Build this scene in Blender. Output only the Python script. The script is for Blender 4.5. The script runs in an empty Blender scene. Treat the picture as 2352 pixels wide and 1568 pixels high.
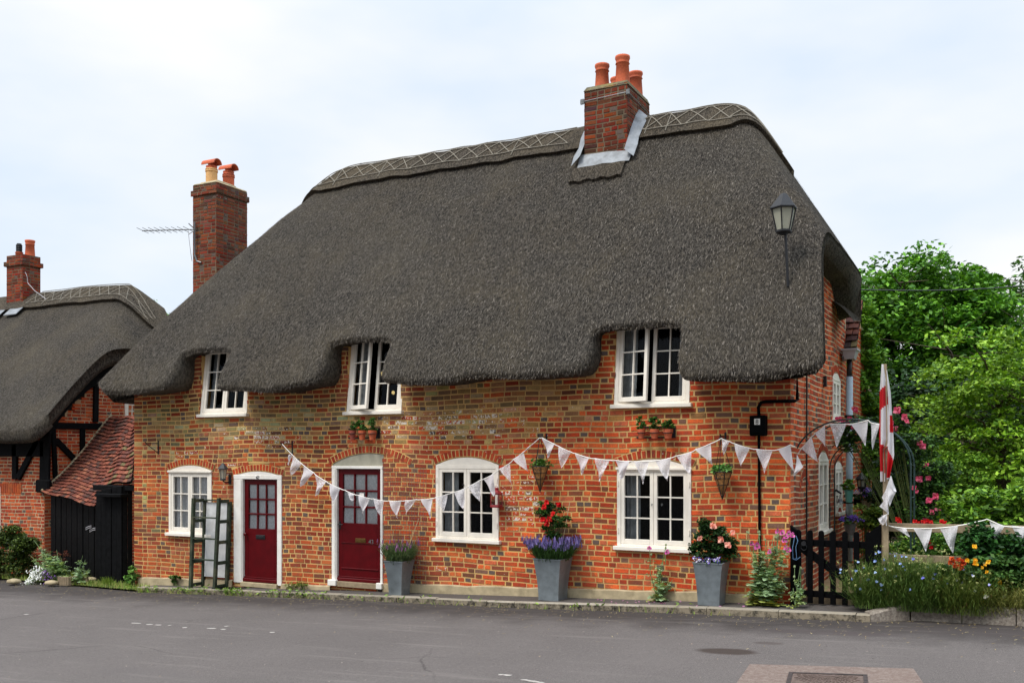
import bpy, math, random
import numpy as np
from mathutils import Vector, Matrix, noise as mnoise
random.seed(7)
NR = np.random.default_rng(11)
scene = bpy.context.scene
C = scene.collection

# ---------------------------------------------------------------- camera, world, sun, exposure
PHI = math.radians(27.3); CP, SP = math.cos(PHI), math.sin(PHI)
F = 2211.0; PX0, HY = 1176.0, 1045.0          # focal length and horizon on a 2352 px wide picture
CAM = Vector((2.458, -12.46, 1.88))
cd = bpy.data.cameras.new('camera'); cam = bpy.data.objects.new('camera', cd); C.objects.link(cam)
cam.location = CAM; cam.rotation_euler = (math.pi/2, 0, PHI)
cd.sensor_width = 36; cd.lens = F/2352*36; cd.shift_y = (HY-784)/2352
cd.clip_start = .1; cd.clip_end = 3000
scene.camera = cam

W = bpy.data.worlds.new('World'); scene.world = W; W.use_nodes = True
nt = W.node_tree; nt.nodes.clear()
SUN_EL, SUN_AZ = math.radians(58), math.radians(205)     # azimuth clockwise from +Y
def wn(t, **k):
    n = nt.nodes.new(t)
    for a, b in k.items(): setattr(n, a, b)
    return n
sky = wn('ShaderNodeTexSky', sky_type='NISHITA', sun_disc=False, sun_elevation=SUN_EL, sun_rotation=SUN_AZ)
skm = wn('ShaderNodeMix', data_type='RGBA', blend_type='MULTIPLY'); skm.inputs[0].default_value = 1
skm.inputs[7].default_value = (.15, .15, .15, 1)
nt.links.new(sky.outputs[0], skm.inputs[6])
tc = wn('ShaderNodeTexCoord')
mp = wn('ShaderNodeMapping'); mp.inputs['Scale'].default_value = (1.0, 1.0, 2.6); mp.inputs['Location'].default_value = (.4, .1, .3)
nz = wn('ShaderNodeTexNoise'); nz.inputs['Scale'].default_value = 1.5; nz.inputs['Detail'].default_value = 5; nz.inputs['Roughness'].default_value = .5
nt.links.new(tc.outputs['Generated'], mp.inputs[0]); nt.links.new(mp.outputs[0], nz.inputs[0])
cr = wn('ShaderNodeValToRGB'); cr.color_ramp.elements[0].position = .38; cr.color_ramp.elements[0].color = (.15, .15, .15, 1)
cr.color_ramp.elements[1].position = .62; cr.color_ramp.elements[1].color = (1, 1, 1, 1)
nt.links.new(nz.outputs[0], cr.inputs[0])
mx = wn('ShaderNodeMix', data_type='RGBA'); nt.links.new(cr.outputs[0], mx.inputs[0])
mb_ = wn('ShaderNodeMix', data_type='RGBA'); mb_.inputs[0].default_value = .88; nt.links.new(skm.outputs[2], mb_.inputs[6]); mb_.inputs[7].default_value = (.66, .83, 1.05, 1)
nt.links.new(mb_.outputs[2], mx.inputs[6]); mx.inputs[7].default_value = (1.0, 1.015, 1.03, 1)
# an overcast sky is brighter towards the zenith
sx = wn('ShaderNodeSeparateXYZ'); nt.links.new(tc.outputs['Generated'], sx.inputs[0])
mr = wn('ShaderNodeMapRange', interpolation_type='SMOOTHSTEP'); mr.inputs[1].default_value = .38; mr.inputs[2].default_value = 1; mr.inputs[3].default_value = 1; mr.inputs[4].default_value = 2.3
nt.links.new(sx.outputs[2], mr.inputs[0])
bg = wn('ShaderNodeBackground'); # low sky behind the camera dimmed, added to deepen shade under the eaves
lo = wn('ShaderNodeMapRange', interpolation_type='SMOOTHSTEP'); lo.inputs[1].default_value = .12; lo.inputs[2].default_value = .55; lo.inputs[3].default_value = .42; lo.inputs[4].default_value = 1
nt.links.new(sx.outputs[2], lo.inputs[0])
az = wn('ShaderNodeMapRange', interpolation_type='SMOOTHSTEP'); az.inputs[1].default_value = -.45; az.inputs[2].default_value = .05; az.inputs[3].default_value = 0; az.inputs[4].default_value = 1
nt.links.new(sx.outputs[1], az.inputs[0])
mm = wn('ShaderNodeMix', data_type='FLOAT'); nt.links.new(az.outputs[0], mm.inputs[0]); nt.links.new(lo.outputs[0], mm.inputs[2]); mm.inputs[3].default_value = 1
pr = wn('ShaderNodeMath', operation='MULTIPLY'); nt.links.new(mr.outputs[0], pr.inputs[0]); nt.links.new(mm.outputs[0], pr.inputs[1])
nt.links.new(pr.outputs[0], bg.inputs[1])
nt.links.new(mx.outputs[2], bg.inputs[0])
wo = wn('ShaderNodeOutputWorld'); nt.links.new(bg.outputs[0], wo.inputs[0])

sd = bpy.data.lights.new('sun', 'SUN'); sun = bpy.data.objects.new('sun', sd); C.objects.link(sun)
sd.energy = 2.9; sd.angle = math.radians(20); sd.color = (1, .96, .9)
sv = Vector((math.sin(SUN_AZ)*math.cos(SUN_EL), math.cos(SUN_AZ)*math.cos(SUN_EL), math.sin(SUN_EL)))
sun.rotation_euler = sv.to_track_quat('Z', 'Y').to_euler(); sun.location = (0, -20, 20)
scene.view_settings.view_transform = 'Standard'; scene.view_settings.look = 'None'
scene.view_settings.gamma = 1; scene.view_settings.exposure = 0.0
scene.render.resolution_x, scene.render.resolution_y = 1024, 682

# ---------------------------------------------------------------- measuring: a picture point on a real plane
def ray(px, py):
    a = (px-PX0)/F
    return Vector((a*CP-SP, a*SP+CP, (HY-py)/F))
def fy(px, py, y=0.0):
    d = ray(px, py); return CAM + d*((y-CAM.y)/d.y)
def fx(px, py, x=0.0):
    d = ray(px, py); return CAM + d*((x-CAM.x)/d.x)
SL = .0397
def GZ(x):                       # pavement level
    return SL*max(-30, min(9, x))
def gnd(px, py, off=0.0):
    d = ray(px, py)              # z = SL*x+off
    t = (SL*CAM.x+off-CAM.z)/(d.z-SL*d.x)
    return CAM + d*t
K = 1.7415
def zc(ox, oy, s):               # a point in an enlargement -> picture point
    return lambda x, y: ((ox+x/s)/K, (oy+y/s)/K)

# ---------------------------------------------------------------- naming
def tag(o, label=None, cat=None, group=None, kind=None):
    if label: o['label'] = label
    if cat: o['category'] = cat
    if group: o['group'] = group
    if kind: o['kind'] = kind
    return o
def empty(name, loc, label, cat, group=None):
    o = bpy.data.objects.new(name, None); C.objects.link(o); o.location = loc; o.empty_display_size = .1
    tag(o, label, cat, group); return o
def lin(c):
    c = c/255.0
    return c/12.92 if c <= .04045 else ((c+.055)/1.055)**2.4
def col(r, g, b, k=1.0): return (min(1, lin(r)*k), min(1, lin(g)*k), min(1, lin(b)*k))

# ---------------------------------------------------------------- mesh builder
class MB:
    def __init__(s): s.v = []; s.f = []; s.c = []; s.m = []
    def add(s, vs, fs, c=(1, 1, 1, 0), m=0):
        n = len(s.v); s.v += [tuple(v) for v in vs]
        for f in fs: s.f.append(tuple(i+n for i in f)); s.c.append(c); s.m.append(m)
    def box(s, x0, x1, y0, y1, z0, z1, T=None, c=(1, 1, 1, 0), m=0, ch=0.0):
        if ch:
            vs = []; fs = []
            X = (x0, x1); Y = (y0, y1); Z = (z0, z1)
            # chamfered box: 24 verts
            idx = {}
            for i in range(2):
                for j in range(2):
                    for k in range(2):
                        sx = ch*(1-2*i); sy = ch*(1-2*j); sz = ch*(1-2*k)
                        idx[i, j, k, 0] = len(vs); vs.append((X[i], Y[j]+sy, Z[k]+sz))
                        idx[i, j, k, 1] = len(vs); vs.append((X[i]+sx, Y[j], Z[k]+sz))
                        idx[i, j, k, 2] = len(vs); vs.append((X[i]+sx, Y[j]+sy, Z[k]))
            I = lambda i, j, k, a: idx[i, j, k, a]
            for i in range(2): fs.append((I(i,0,0,0), I(i,1,0,0), I(i,1,1,0), I(i,0,1,0)))
            for j in range(2): fs.append((I(0,j,0,1), I(1,j,0,1), I(1,j,1,1), I(0,j,1,1)))
            for k in range(2): fs.append((I(0,0,k,2), I(1,0,k,2), I(1,1,k,2), I(0,1,k,2)))
            for a in range(2):
                for b in range(2):
                    fs.append((I(a,b,0,0), I(a,b,1,0), I(a,b,1,1), I(a,b,0,1)))
                    fs.append((I(a,0,b,0), I(a,1,b,0), I(a,1,b,2), I(a,0,b,2)))
                    fs.append((I(0,a,b,1), I(1,a,b,1), I(1,a,b,2), I(0,a,b,2)))
                    for cc in range(2): fs.append((I(a,b,cc,0), I(a,b,cc,1), I(a,b,cc,2)))
        else:
            vs = [(x, y, z) for x in (x0, x1) for y in (y0, y1) for z in (z0, z1)]
            fs = [(0,1,3,2), (4,6,7,5), (0,4,5,1), (2,3,7,6), (0,2,6,4), (1,5,7,3)]
        if T: vs = [T(*v) for v in vs]
        s.add(vs, fs, c, m)
    def tube(s, pts, r, n=6, c=(1, 1, 1, 0), m=0, cap=True, r1=None, flat=None):
        pts = [Vector(p) for p in pts]; N = len(pts); up = Vector((0, 0, 1)); rings = []
        for i, p in enumerate(pts):
            d = (pts[min(i+1, N-1)]-pts[max(i-1, 0)])
            if d.length < 1e-9: d = Vector((0, 0, 1))
            d.normalize()
            a = d.cross(up)
            if a.length < .05: a = d.cross(Vector((0, 1, 0)))
            a.normalize(); b = d.cross(a)
            rr = r if r1 is None else r+(r1-r)*i/max(1, N-1)
            rings.append([p+a*math.cos(2*math.pi*k/n)*rr+b*math.sin(2*math.pi*k/n)*rr for k in range(n)])
        vs = [v for q in rings for v in q]; fs = []
        for i in range(N-1):
            for k in range(n):
                k2 = (k+1) % n; fs.append((i*n+k, i*n+k2, (i+1)*n+k2, (i+1)*n+k))
        if cap: fs += [tuple(range(n))[::-1], tuple((N-1)*n+k for k in range(n))]
        s.add(vs, fs, c, m)
    def lathe(s, prof, center, n=20, c=(1, 1, 1, 0), m=0, sq=None, rot=0.0):
        vs = []; fs = []; cx, cy, cz = center; N = len(prof)
        for r, z in prof:
            for k in range(n):
                a = 2*math.pi*(k+.5)/n+rot; vs.append((cx+r*math.cos(a), cy+r*math.sin(a), cz+z))
        for i in range(N-1):
            for k in range(n):
                k2 = (k+1) % n; fs.append((i*n+k, i*n+k2, (i+1)*n+k2, (i+1)*n+k))
        fs += [tuple(range(n))[::-1], tuple((N-1)*n+k for k in range(n))]
        s.add(vs, fs, c, m)
    def build(s, name, mats, parent=None, smooth=False):
        me = bpy.data.meshes.new(name); me.from_pydata(s.v, [], s.f)
        if not isinstance(mats, (list, tuple)): mats = [mats]
        for m in mats: me.materials.append(m)
        if len(mats) > 1: me.polygons.foreach_set('material_index', s.m)
        a = me.color_attributes.new('Col', 'FLOAT_COLOR', 'CORNER')
        cnt = [len(f) for f in s.f]
        arr = np.repeat(np.array([tuple(c)+((0,) if len(c) == 3 else ()) for c in s.c], dtype=np.float32), cnt, axis=0)
        a.data.foreach_set('color', arr.ravel())
        if smooth: me.polygons.foreach_set('use_smooth', [True]*len(me.polygons))
        me.update()
        o = bpy.data.objects.new(name, me); C.objects.link(o)
        if parent: attach(o, parent)
        return o
def wloc(o):
    v = Vector(o.location)
    while o.parent: o = o.parent; v += Vector(o.location)
    return v
def attach(o, parent):           # meshes are written in world space; keep them there
    o.parent = parent
    off = wloc(parent)
    if off.length > 1e-9:
        o.data.transform(Matrix.Translation(-off))

class QC:                        # big clouds of quads/triangles
    def __init__(s): s.V = []; s.Cc = []
    def leaves(s, P, size, cols, up=.5, droop=0.0, ratio=.5, D=None):
        """P (n,3) positions; rhombic folded leaves"""
        n = len(P)
        if n == 0: return
        if D is None:
            d = NR.normal(size=(n, 3)); d[:, 2] = d[:, 2]*.5-droop
        else: d = D+NR.normal(size=(n, 3))*.25
        d /= np.linalg.norm(d, axis=1)[:, None]+1e-9
        nn = NR.normal(size=(n, 3)); nn[:, 2] = np.abs(nn[:, 2])+up
        w = np.cross(d, nn); w /= np.linalg.norm(w, axis=1)[:, None]+1e-9
        sz = (size*NR.uniform(.65, 1.35, n))[:, None]
        a = P-d*sz*.5; b = P+w*sz*ratio*.5+d*sz*.05; c_ = P+d*sz*.5; e = P-w*sz*ratio*.5+d*sz*.05
        s.V.append(np.stack([a, b, c_, e], axis=1))
        ci = NR.integers(0, len(cols), n); cc = np.array(cols, dtype=float)[ci]*NR.uniform(.75, 1.25, (n, 1))
        s.Cc.append(cc)
    def blades(s, P, D, Wd, cols):      # P base, D vector, Wd half width vectors -> thin quads
        s.V.append(np.stack([P-Wd, P+Wd, P+D+Wd*.4, P+D-Wd*.4], axis=1))
        n = len(P); ci = NR.integers(0, len(cols), n)
        s.Cc.append(np.array(cols, dtype=float)[ci]*NR.uniform(.7, 1.3, (n, 1)))
    def build(s, name, mat, parent=None):
        if not s.V: return None
        V = np.concatenate(s.V); c = np.concatenate(s.Cc); n = len(V)
        me = bpy.data.meshes.new(name)
        me.vertices.add(n*4); me.vertices.foreach_set('co', V.reshape(-1))
        me.loops.add(n*4); me.loops.foreach_set('vertex_index', np.arange(n*4, dtype=np.int32))
        me.polygons.add(n); me.polygons.foreach_set('loop_start', np.arange(0, n*4, 4, dtype=np.int32))
        me.polygons.foreach_set('loop_total', np.full(n, 4, dtype=np.int32))
        a = me.color_attributes.new('Col', 'FLOAT_COLOR', 'CORNER')
        cc = np.ones((n, 4)); cc[:, :3] = np.clip(c, 0, 1)
        a.data.foreach_set('color', np.repeat(cc, 4, axis=0).astype(np.float32).ravel())
        me.materials.append(mat); me.update(calc_edges=True)
        o = bpy.data.objects.new(name, me); C.objects.link(o)
        if parent: attach(o, parent)
        return o

# ---------------------------------------------------------------- materials
class M:
    def __init__(s, name):
        s.m = bpy.data.materials.new(name); s.m.use_nodes = True; s.t = s.m.node_tree
        s.b = s.t.nodes['Principled BSDF']; s.o = s.t.nodes['Material Output']
    def n(s, t, ins=None, **k):
        q = s.t.nodes.new(t)
        for a, b in k.items(): setattr(q, a, b)
        for a, b in (ins or {}).items(): s.put(q.inputs[a], b)
        return q
    def put(s, sock, v):
        if isinstance(v, bpy.types.NodeSocket): s.t.links.new(v, sock)
        else:
            if isinstance(v, tuple) and len(v) == 3 and sock.type == 'RGBA': v = v+(1,)
            sock.default_value = v
    def noise(s, scale, detail=3, rough=.5, vec=None, out=0, stretch=None, dist=0):
        if vec is None: vec = s.coord()
        if stretch:
            mpn = s.n('ShaderNodeMapping', {0: vec, 'Scale': stretch}); vec = mpn.outputs[0]
        return s.n('ShaderNodeTexNoise', {'Vector': vec, 'Scale': scale, 'Detail': detail, 'Roughness': rough, 'Distortion': dist}).outputs[out]
    def coord(s, w='Object'):
        if not hasattr(s, '_c'): s._c = s.n('ShaderNodeTexCoord')
        return s._c.outputs[w]
    def geo(s): return s.n('ShaderNodeNewGeometry').outputs['Position']
    def ramp(s, fac, a, b, ca=0.0, cb=1.0):
        r = s.n('ShaderNodeMapRange', {'Value': fac, 'From Min': a, 'From Max': b, 'To Min': ca, 'To Max': cb}); return r.outputs[0]
    def mix(s, f, a, b, mode='MIX'):
        q = s.n('ShaderNodeMix', data_type='RGBA', blend_type=mode); s.put(q.inputs[0], f); s.put(q.inputs[6], a); s.put(q.inputs[7], b); return q.outputs[2]
    def math(s, op, a, b=0.0):
        q = s.n('ShaderNodeMath', operation=op); s.put(q.inputs[0], a); s.put(q.inputs[1], b); return q.outputs[0]
    def bump(s, h, strength=.3, dist=.01):
        s.put(s.b.inputs['Normal'], s.n('ShaderNodeBump', {'Height': h, 'Strength': strength, 'Distance': dist}).outputs[0])
    def base(s, c): s.put(s.b.inputs['Base Color'], c)
    def rough(s, r): s.put(s.b.inputs['Roughness'], r)
def paint(name, c, r=.5, var=.12, bump=.1, sc=30, metal=0, dirt=None, spec=.4):
    m = M(name); cc = m.mix(m.ramp(m.noise(sc, 4, vec=m.geo()), .35, .7), tuple(x*(1-var) for x in c), tuple(min(1, x*(1+var)) for x in c))
    if dirt: cc = m.mix(m.ramp(m.noise(3.5, 6, .65, vec=m.geo()), .5, .75), cc, dirt)
    m.base(cc); m.rough(r); m.b.inputs['Metallic'].default_value = metal; m.b.inputs['Specular IOR Level'].default_value = spec
    m.bump(m.noise(sc*4, 3, vec=m.geo()), bump, .003); return m.m
def attrmat(name, r=.8, trans=0.0, var=.25, sc=60, bump=.3):
    m = M(name); a = m.n('ShaderNodeVertexColor', layer_name='Col')
    g = m.geo()
    c = m.mix(1.0, a.outputs[0], m.n('ShaderNodeCombineColor', {0: m.ramp(m.noise(sc, 2, vec=g), .3, .7, 1-var, 1+var), 1: m.ramp(m.noise(sc, 2, vec=g), .3, .7, 1-var, 1+var), 2: m.ramp(m.noise(sc, 2, vec=g), .3, .7, 1-var, 1+var)}).outputs[0], 'MULTIPLY') if var else a.outputs[0]
    m.base(c); m.rough(r); m.b.inputs['Specular IOR Level'].default_value = .25
    if bump: m.bump(m.noise(sc*2, 3, vec=g), bump, .004)
    if trans:
        tr = m.n('ShaderNodeBsdfTranslucent'); m.put(tr.inputs[0], m.mix(1.0, c, (1.0, 1.0, .5), 'MULTIPLY'))
        ms = m.n('ShaderNodeMixShader', {0: trans, 1: m.b.outputs[0], 2: tr.outputs[0]}); m.t.links.new(ms.outputs[0], m.o.inputs[0])
    return m.m
def brickmat(name, flake=(.78, .7, .6)):
    m = M(name); a = m.n('ShaderNodeVertexColor', layer_name='Col'); g = m.geo()
    v = m.ramp(m.noise(55, 4, .6, vec=g), .25, .75, .66, 1.3)
    v3 = m.n('ShaderNodeCombineColor', {0: v, 1: v, 2: v}).outputs[0]
    c = m.mix(1.0, a.outputs[0], v3, 'MULTIPLY')
    c = m.mix(m.ramp(m.noise(9, 4, .6, vec=g), .46, .75, 0, .6), c, (.10, .065, .05))
    c = m.mix(m.ramp(m.noise(.9, 5, .6, vec=g), .45, .7, 0, .35), c, (.17, .10, .06))
    fl = m.math('LESS_THAN', m.noise(26, 5, .62, vec=g), m.ramp(a.outputs[1], 0, 1, .27, .53))
    c = m.mix(fl, c, flake)
    m.base(c); m.rough(.92); m.b.inputs['Specular IOR Level'].default_value = .15
    m.bump(m.noise(110, 4, .7, vec=g), .5, .006); return m.m
def mortarmat(name, c1, c2):
    m = M(name); g = m.geo(); c = m.mix(m.ramp(m.noise(1.3, 5, .6, vec=g), .4, .62), c1, c2)
    c = m.mix(m.ramp(m.noise(70, 3, vec=g), .3, .8, 0, .5), c, tuple(x*.6 for x in c1)); m.base(c); m.rough(.95)
    m.bump(m.noise(150, 3, vec=g), .4, .004); return m.m
MT = {}
MT['brick'] = brickmat('brick'); MT['mortar'] = mortarmat('ochre_mortar', col(226, 182, 112), col(196, 160, 108))
MT['mortar2'] = mortarmat('pale_mortar', col(222, 200, 160), col(176, 146, 110))
MT['mortar3'] = mortarmat('grey_mortar', col(128, 112, 88), col(90, 76, 60))
MT['white'] = paint('cream_paint', col(240, 232, 218), .45, .04, .08, 12)
MT['whitest'] = paint('white_paint', col(238, 234, 226), .45, .04, .08, 12, dirt=col(222, 214, 200))
MT['red'] = paint('maroon_gloss', col(84, 2, 9), .34, .12, .05, 8, spec=.22)
MT['black'] = paint('black_stain', (.0025, .0025, .003), .7, .3, .4, 20, spec=.05)
MT['iron'] = paint('black_iron', (.012, .012, .014), .5, .3, .2, 40)
MT['tarboard'] = paint('tarred_timber', (.0035, .0035, .004), .65, .5, .5, 14, spec=.10)
MT['zinc'] = paint('galvanised_zinc', col(128, 136, 140), .42, .13, .12, 14, metal=.35, dirt=col(92, 98, 100))
MT['lead'] = paint('lead', col(138, 142, 146), .6, .2, .3, 9, metal=.1, dirt=col(92, 92, 90))
MT['terra'] = paint('terracotta', col(196, 96, 60), .8, .15, .2, 30, dirt=col(150, 80, 60))
MT['terra2'] = paint('dark_terracotta', col(150, 72, 56), .8, .2, .2, 30, dirt=col(100, 60, 50))
MT['buff'] = paint('buff_clay', col(222, 172, 112), .75, .12, .2, 20)
MT['greenwood'] = paint('green_stained_timber', col(44, 54, 38), .8, .35, .4, 22, dirt=col(96, 92, 70))
MT['plinth'] = paint('cement_plinth', col(176, 160, 128), .95, .15, .4, 10, dirt=col(120, 108, 80))
MT['wood'] = paint('weathered_timber', col(150, 132, 106), .85, .18, .4, 16, dirt=col(112, 98, 78))
MT['greyp'] = paint('grey_plastic', col(168, 164, 168), .45, .08, .05, 12)
MT['pipeblue'] = paint('pale_grey_pipe', col(160, 176, 186), .45, .08, .05, 12)
MT['greenwire'] = paint('green_coated_metal', col(38, 60, 58), .5, .2, .1, 30)
MT['greywire'] = paint('grey_metal', col(120, 122, 122), .5, .2, .1, 30, metal=.4)
MT['brass'] = paint('dull_brass', col(110, 84, 44), .4, .2, .1, 30, metal=.7)
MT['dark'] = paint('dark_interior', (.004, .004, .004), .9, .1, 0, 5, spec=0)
MT['leaf'] = attrmat('leaves', .55, .2, .15, 20, 0)
MT['leafdark'] = attrmat('deep_leaves', .6, .12, .15, 20, 0)
MT['petal'] = attrmat('petals', .6, .2, .08, 60, 0)
MT['stem'] = attrmat('stems', .75, 0, .2, 40, .2)
MT['attr'] = attrmat('tinted_surface', .8, 0, .22, 24, .35)
MT['tile'] = attrmat('clay_tiles', .9, 0, .35, 28, .6)
MT['coir'] = paint('coir', col(150, 104, 58), .95, .35, .8, 40)
MT['turq'] = paint('turquoise_enamel', col(110, 180, 165), .35, .06, .05, 12)
MT['redmetal'] = paint('faded_red_metal', col(150, 44, 50), .5, .2, .1, 20)
def straw():
    m = M('thatch'); g = m.geo(); a = m.n('ShaderNodeVertexColor', layer_name='Col')
    n1 = m.noise(28, 5, .75, vec=g, stretch=(1.6, 1, .55)); n2 = m.noise(1.1, 4, .6, vec=g); n3 = m.noise(75, 3, .7, vec=g, stretch=(1.8, 1, .5))
    c = m.mix(m.ramp(n1, .42, .60), col(36, 33, 30), col(118, 109, 97))
    n5 = m.noise(7, 4, .6, vec=g, stretch=(9, .5, .45)); c = m.mix(m.ramp(n5, .42, .66, 0, .42), c, col(70, 63, 54)); n6 = m.noise(.55, 5, .65, vec=g); c = m.mix(m.ramp(n6, .45, .66, 0, .30), c, col(120, 112, 98))
    n4 = m.noise(3.2, 5, .65, vec=g, stretch=(3.2, .45, .45)); c = m.mix(m.ramp(n4, .4, .68, 0, .38), c, m.mix(1.0, c, (.62, .62, .64), 'MULTIPLY'))
    c = m.mix(m.ramp(n3, .5, .7, 0, .45), c, col(140, 131, 115))
    c = m.mix(m.ramp(n2, .40, .68, 0, .45), c, m.mix(1.0, c, (1.25, 1.12, .86), 'MULTIPLY'))
    c = m.mix(1.0, m.mix(1.0, c, (.90, .93, .99), 'MULTIPLY'), a.outputs[0], 'MULTIPLY')
    m.base(c); m.rough(.95); m.b.inputs['Specular IOR Level'].default_value = .12
    m.bump(m.math('ADD', n1, n3), 1.0, .045); return m.m
MT['thatch'] = straw()
MT['strawbit'] = attrmat('thatch_straws', .9, 0, .2, 60, 0)
def glass():
    m = M('window_glass'); gl = m.n('ShaderNodeBsdfGlossy', {'Roughness': .03, 'Color': (.8, .85, .9)}); tr = m.n('ShaderNodeBsdfTransparent', {0: (.92, .93, .93)})
    fr = m.n('ShaderNodeFresnel', {0: 1.28}); ms = m.n('ShaderNodeMixShader', {0: fr.outputs[0], 1: tr.outputs[0], 2: gl.outputs[0]})
    m.t.links.new(ms.outputs[0], m.o.inputs[0]); return m.m
MT['glass'] = glass()
def lampglass():
    m = M('frosted_lamp_glass'); m.base(col(190, 190, 170)); m.rough(.35); m.b.inputs['Alpha'].default_value = .62; return m.m
MT['lampglass'] = lampglass()
def lace(name, dens, sc, tint=(.86, .84, .86)):
    m = M(name); g = m.geo()
    v = m.n('ShaderNodeTexVoronoi', {'Vector': g, 'Scale': sc}); v.distance = 'EUCLIDEAN'
    w = m.noise(sc*1.6, 2, .5, vec=g, dist=3.0)
    f = m.math('MAXIMUM', m.math('GREATER_THAN', m.math('ABSOLUTE', m.math('SUBTRACT', w, .5)), .045), 0)
    ring = m.math('LESS_THAN', m.math('ABSOLUTE', m.math('SUBTRACT', v.outputs[0], .33)), .10)
    sol = m.math('MAXIMUM', m.math('SUBTRACT', 1.0, f), ring)
    alpha = m.ramp(sol, 0, 1, dens, 1.0)
    m.base(tint); m.rough(.85); m.put(m.b.inputs['Alpha'], alpha)
    tr = m.n('ShaderNodeBsdfTranslucent', {0: tint}); add = m.n('ShaderNodeMixShader', {0: .3, 1: m.b.outputs[0]})
    tp = m.n('ShaderNodeBsdfTransparent'); ms2 = m.n('ShaderNodeMixShader', {0: alpha, 1: tp.outputs[0], 2: tr.outputs[0]})
    m.t.links.new(ms2.outputs[0], add.inputs[2]); m.t.links.new(add.outputs[0], m.o.inputs[0]); return m.m
MT['lace'] = lace('open_lace', .45, 26); MT['lace2'] = lace('dense_lace', .66, 45); MT['voile'] = lace('plain_voile', .90, 200, (.80, .78, .80))
MT['curtain'] = lace('net_curtain', .80, 24, (.95, .95, .95)); MT['drape'] = paint('pale_drape', col(150, 154, 156), .9, .2, .2, 12)
def cloth():
    m = M('flag_cloth'); a = m.n('ShaderNodeVertexColor', layer_name='Col'); m.base(a.outputs[0]); m.rough(.7)
    tr = m.n('ShaderNodeBsdfTranslucent'); m.put(tr.inputs[0], a.outputs[0]); ms = m.n('ShaderNodeMixShader', {0: .35, 1: m.b.outputs[0], 2: tr.outputs[0]}); m.t.links.new(ms.outputs[0], m.o.inputs[0]); return m.m
MT['flag'] = cloth()

# ---------------------------------------------------------------- brickwork
PAL = [(col(194, 100, 56), 5), (col(182, 82, 46), 6), (col(166, 68, 42), 6), (col(144, 60, 40), 4), (col(176, 98, 70), 3), (col(124, 70, 52), 2), (col(112, 90, 82), .8), (col(104, 68, 54), .8)]
PALW = [p[1] for p in PAL]; PALC = [(min(1, p[0][0]*1.24), p[0][1]*1.12, p[0][2]*1.0) for p in PAL]
def pick(tone=None):
    c = random.choices(PALC, PALW)[0]; k = random.uniform(.88, 1.13)
    c = tuple(x*k for x in c)
    if tone: c = tuple(a*b for a, b in zip(c, tone))
    return c
def brickwork(mb, mort, u0, u1, v0, v1, mapf, openf=None, pitch=.0747, L=.215, gap=.0135, tonef=None, wob=1.0, bond='flemish', cell=.045, topf=None):
    """openf(u,v) -> True when inside an opening; topf(u)->max v"""
    def wv(u, v): return wob*(.012*math.sin(u*.9+v*1.3)+.008*math.sin(u*2.3+1.7*v)+.004*math.sin(u*6.1))
    ins = (lambda u, v: False) if openf is None else openf
    tf = (lambda u: 1e9) if topf is None else topf
    rows = int((v1-v0)/pitch)
    for r in range(rows+1):
        c = v0+r*pitch; d = min(c+pitch-gap, v1)
        if d-c < .02: continue
        cm = (c+d)/2
        u = u0-random.uniform(0, .02)-(.11 if r % 2 else 0); k = r % 2
        while u < u1:
            st = (k % 2 == 0) if bond == 'flemish' else True
            if bond == 'flemish' and random.random() < .12: st = not st
            ln = (L if st else L*.48)*random.uniform(.95, 1.04); a, b = u, u+ln; u = b+gap*random.uniform(.7, 1.3); k += 1
            a = max(a, u0); b = min(b, u1)
            if b-a < .02 or cm > tf((a+b)/2): continue
            # trim against openings
            n = 5; ok = [not ins(a+(b-a)*(i+.5)/n, cm) for i in range(n)]
            if not any(ok): continue
            if not all(ok):
                i0 = ok.index(True); i1 = n-1-ok[::-1].index(True)
                a, b = a+(b-a)*i0/n, a+(b-a)*(i1+1)/n
                if b-a < .02: continue
            j = lambda: random.uniform(-.0022, .0022)
            dp = random.uniform(-.002, .0045); ch = .0045
            A = [(a+j(), c+j()), (b+j(), c+j()), (b+j(), d+j()), (a+j(), d+j())]
            sg = [(1, 1), (-1, 1), (-1, -1), (1, -1)]
            vs = [mapf(p[0]+s_[0]*ch, p[1]+s_[1]*ch+wv(p[0], p[1]), dp) for p, s_ in zip(A, sg)]+[mapf(p[0], p[1]+wv(p[0], p[1]), -.016) for p in A]
            cc = pick(); fl = random.random()**3*.5
            if tonef: cc, fl = tonef((a+b)/2, cm, cc, fl)
            if not st and random.random() < .14: cc = col(104, 88, 82)
            mb.add(vs, [(0, 1, 2, 3), (4, 5, 1, 0), (5, 6, 2, 1), (6, 7, 3, 2), (7, 4, 0, 3)], cc+(fl,))
    # mortar bed
    nu = max(1, int((u1-u0)/cell)); nv = max(1, int((v1-v0)/cell)); du = (u1-u0)/nu; dv = (v1-v0)/nv
    for i in range(nu):
        for jn in range(nv):
            uu = u0+i*du; vv = v0+jn*dv
            if ins(uu+du/2, vv+dv/2) or vv > tf(uu): continue
            q = [(uu, vv), (uu+du, vv), (uu+du, vv+dv), (uu, vv+dv)]
            mort.add([mapf(p[0], p[1]+wv(*p), -.0045) for p in q], [(0, 1, 2, 3)])
def front(u, v, d): return (u, -d, v)
def sidem(u, v, d): return (d, u, v)
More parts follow.
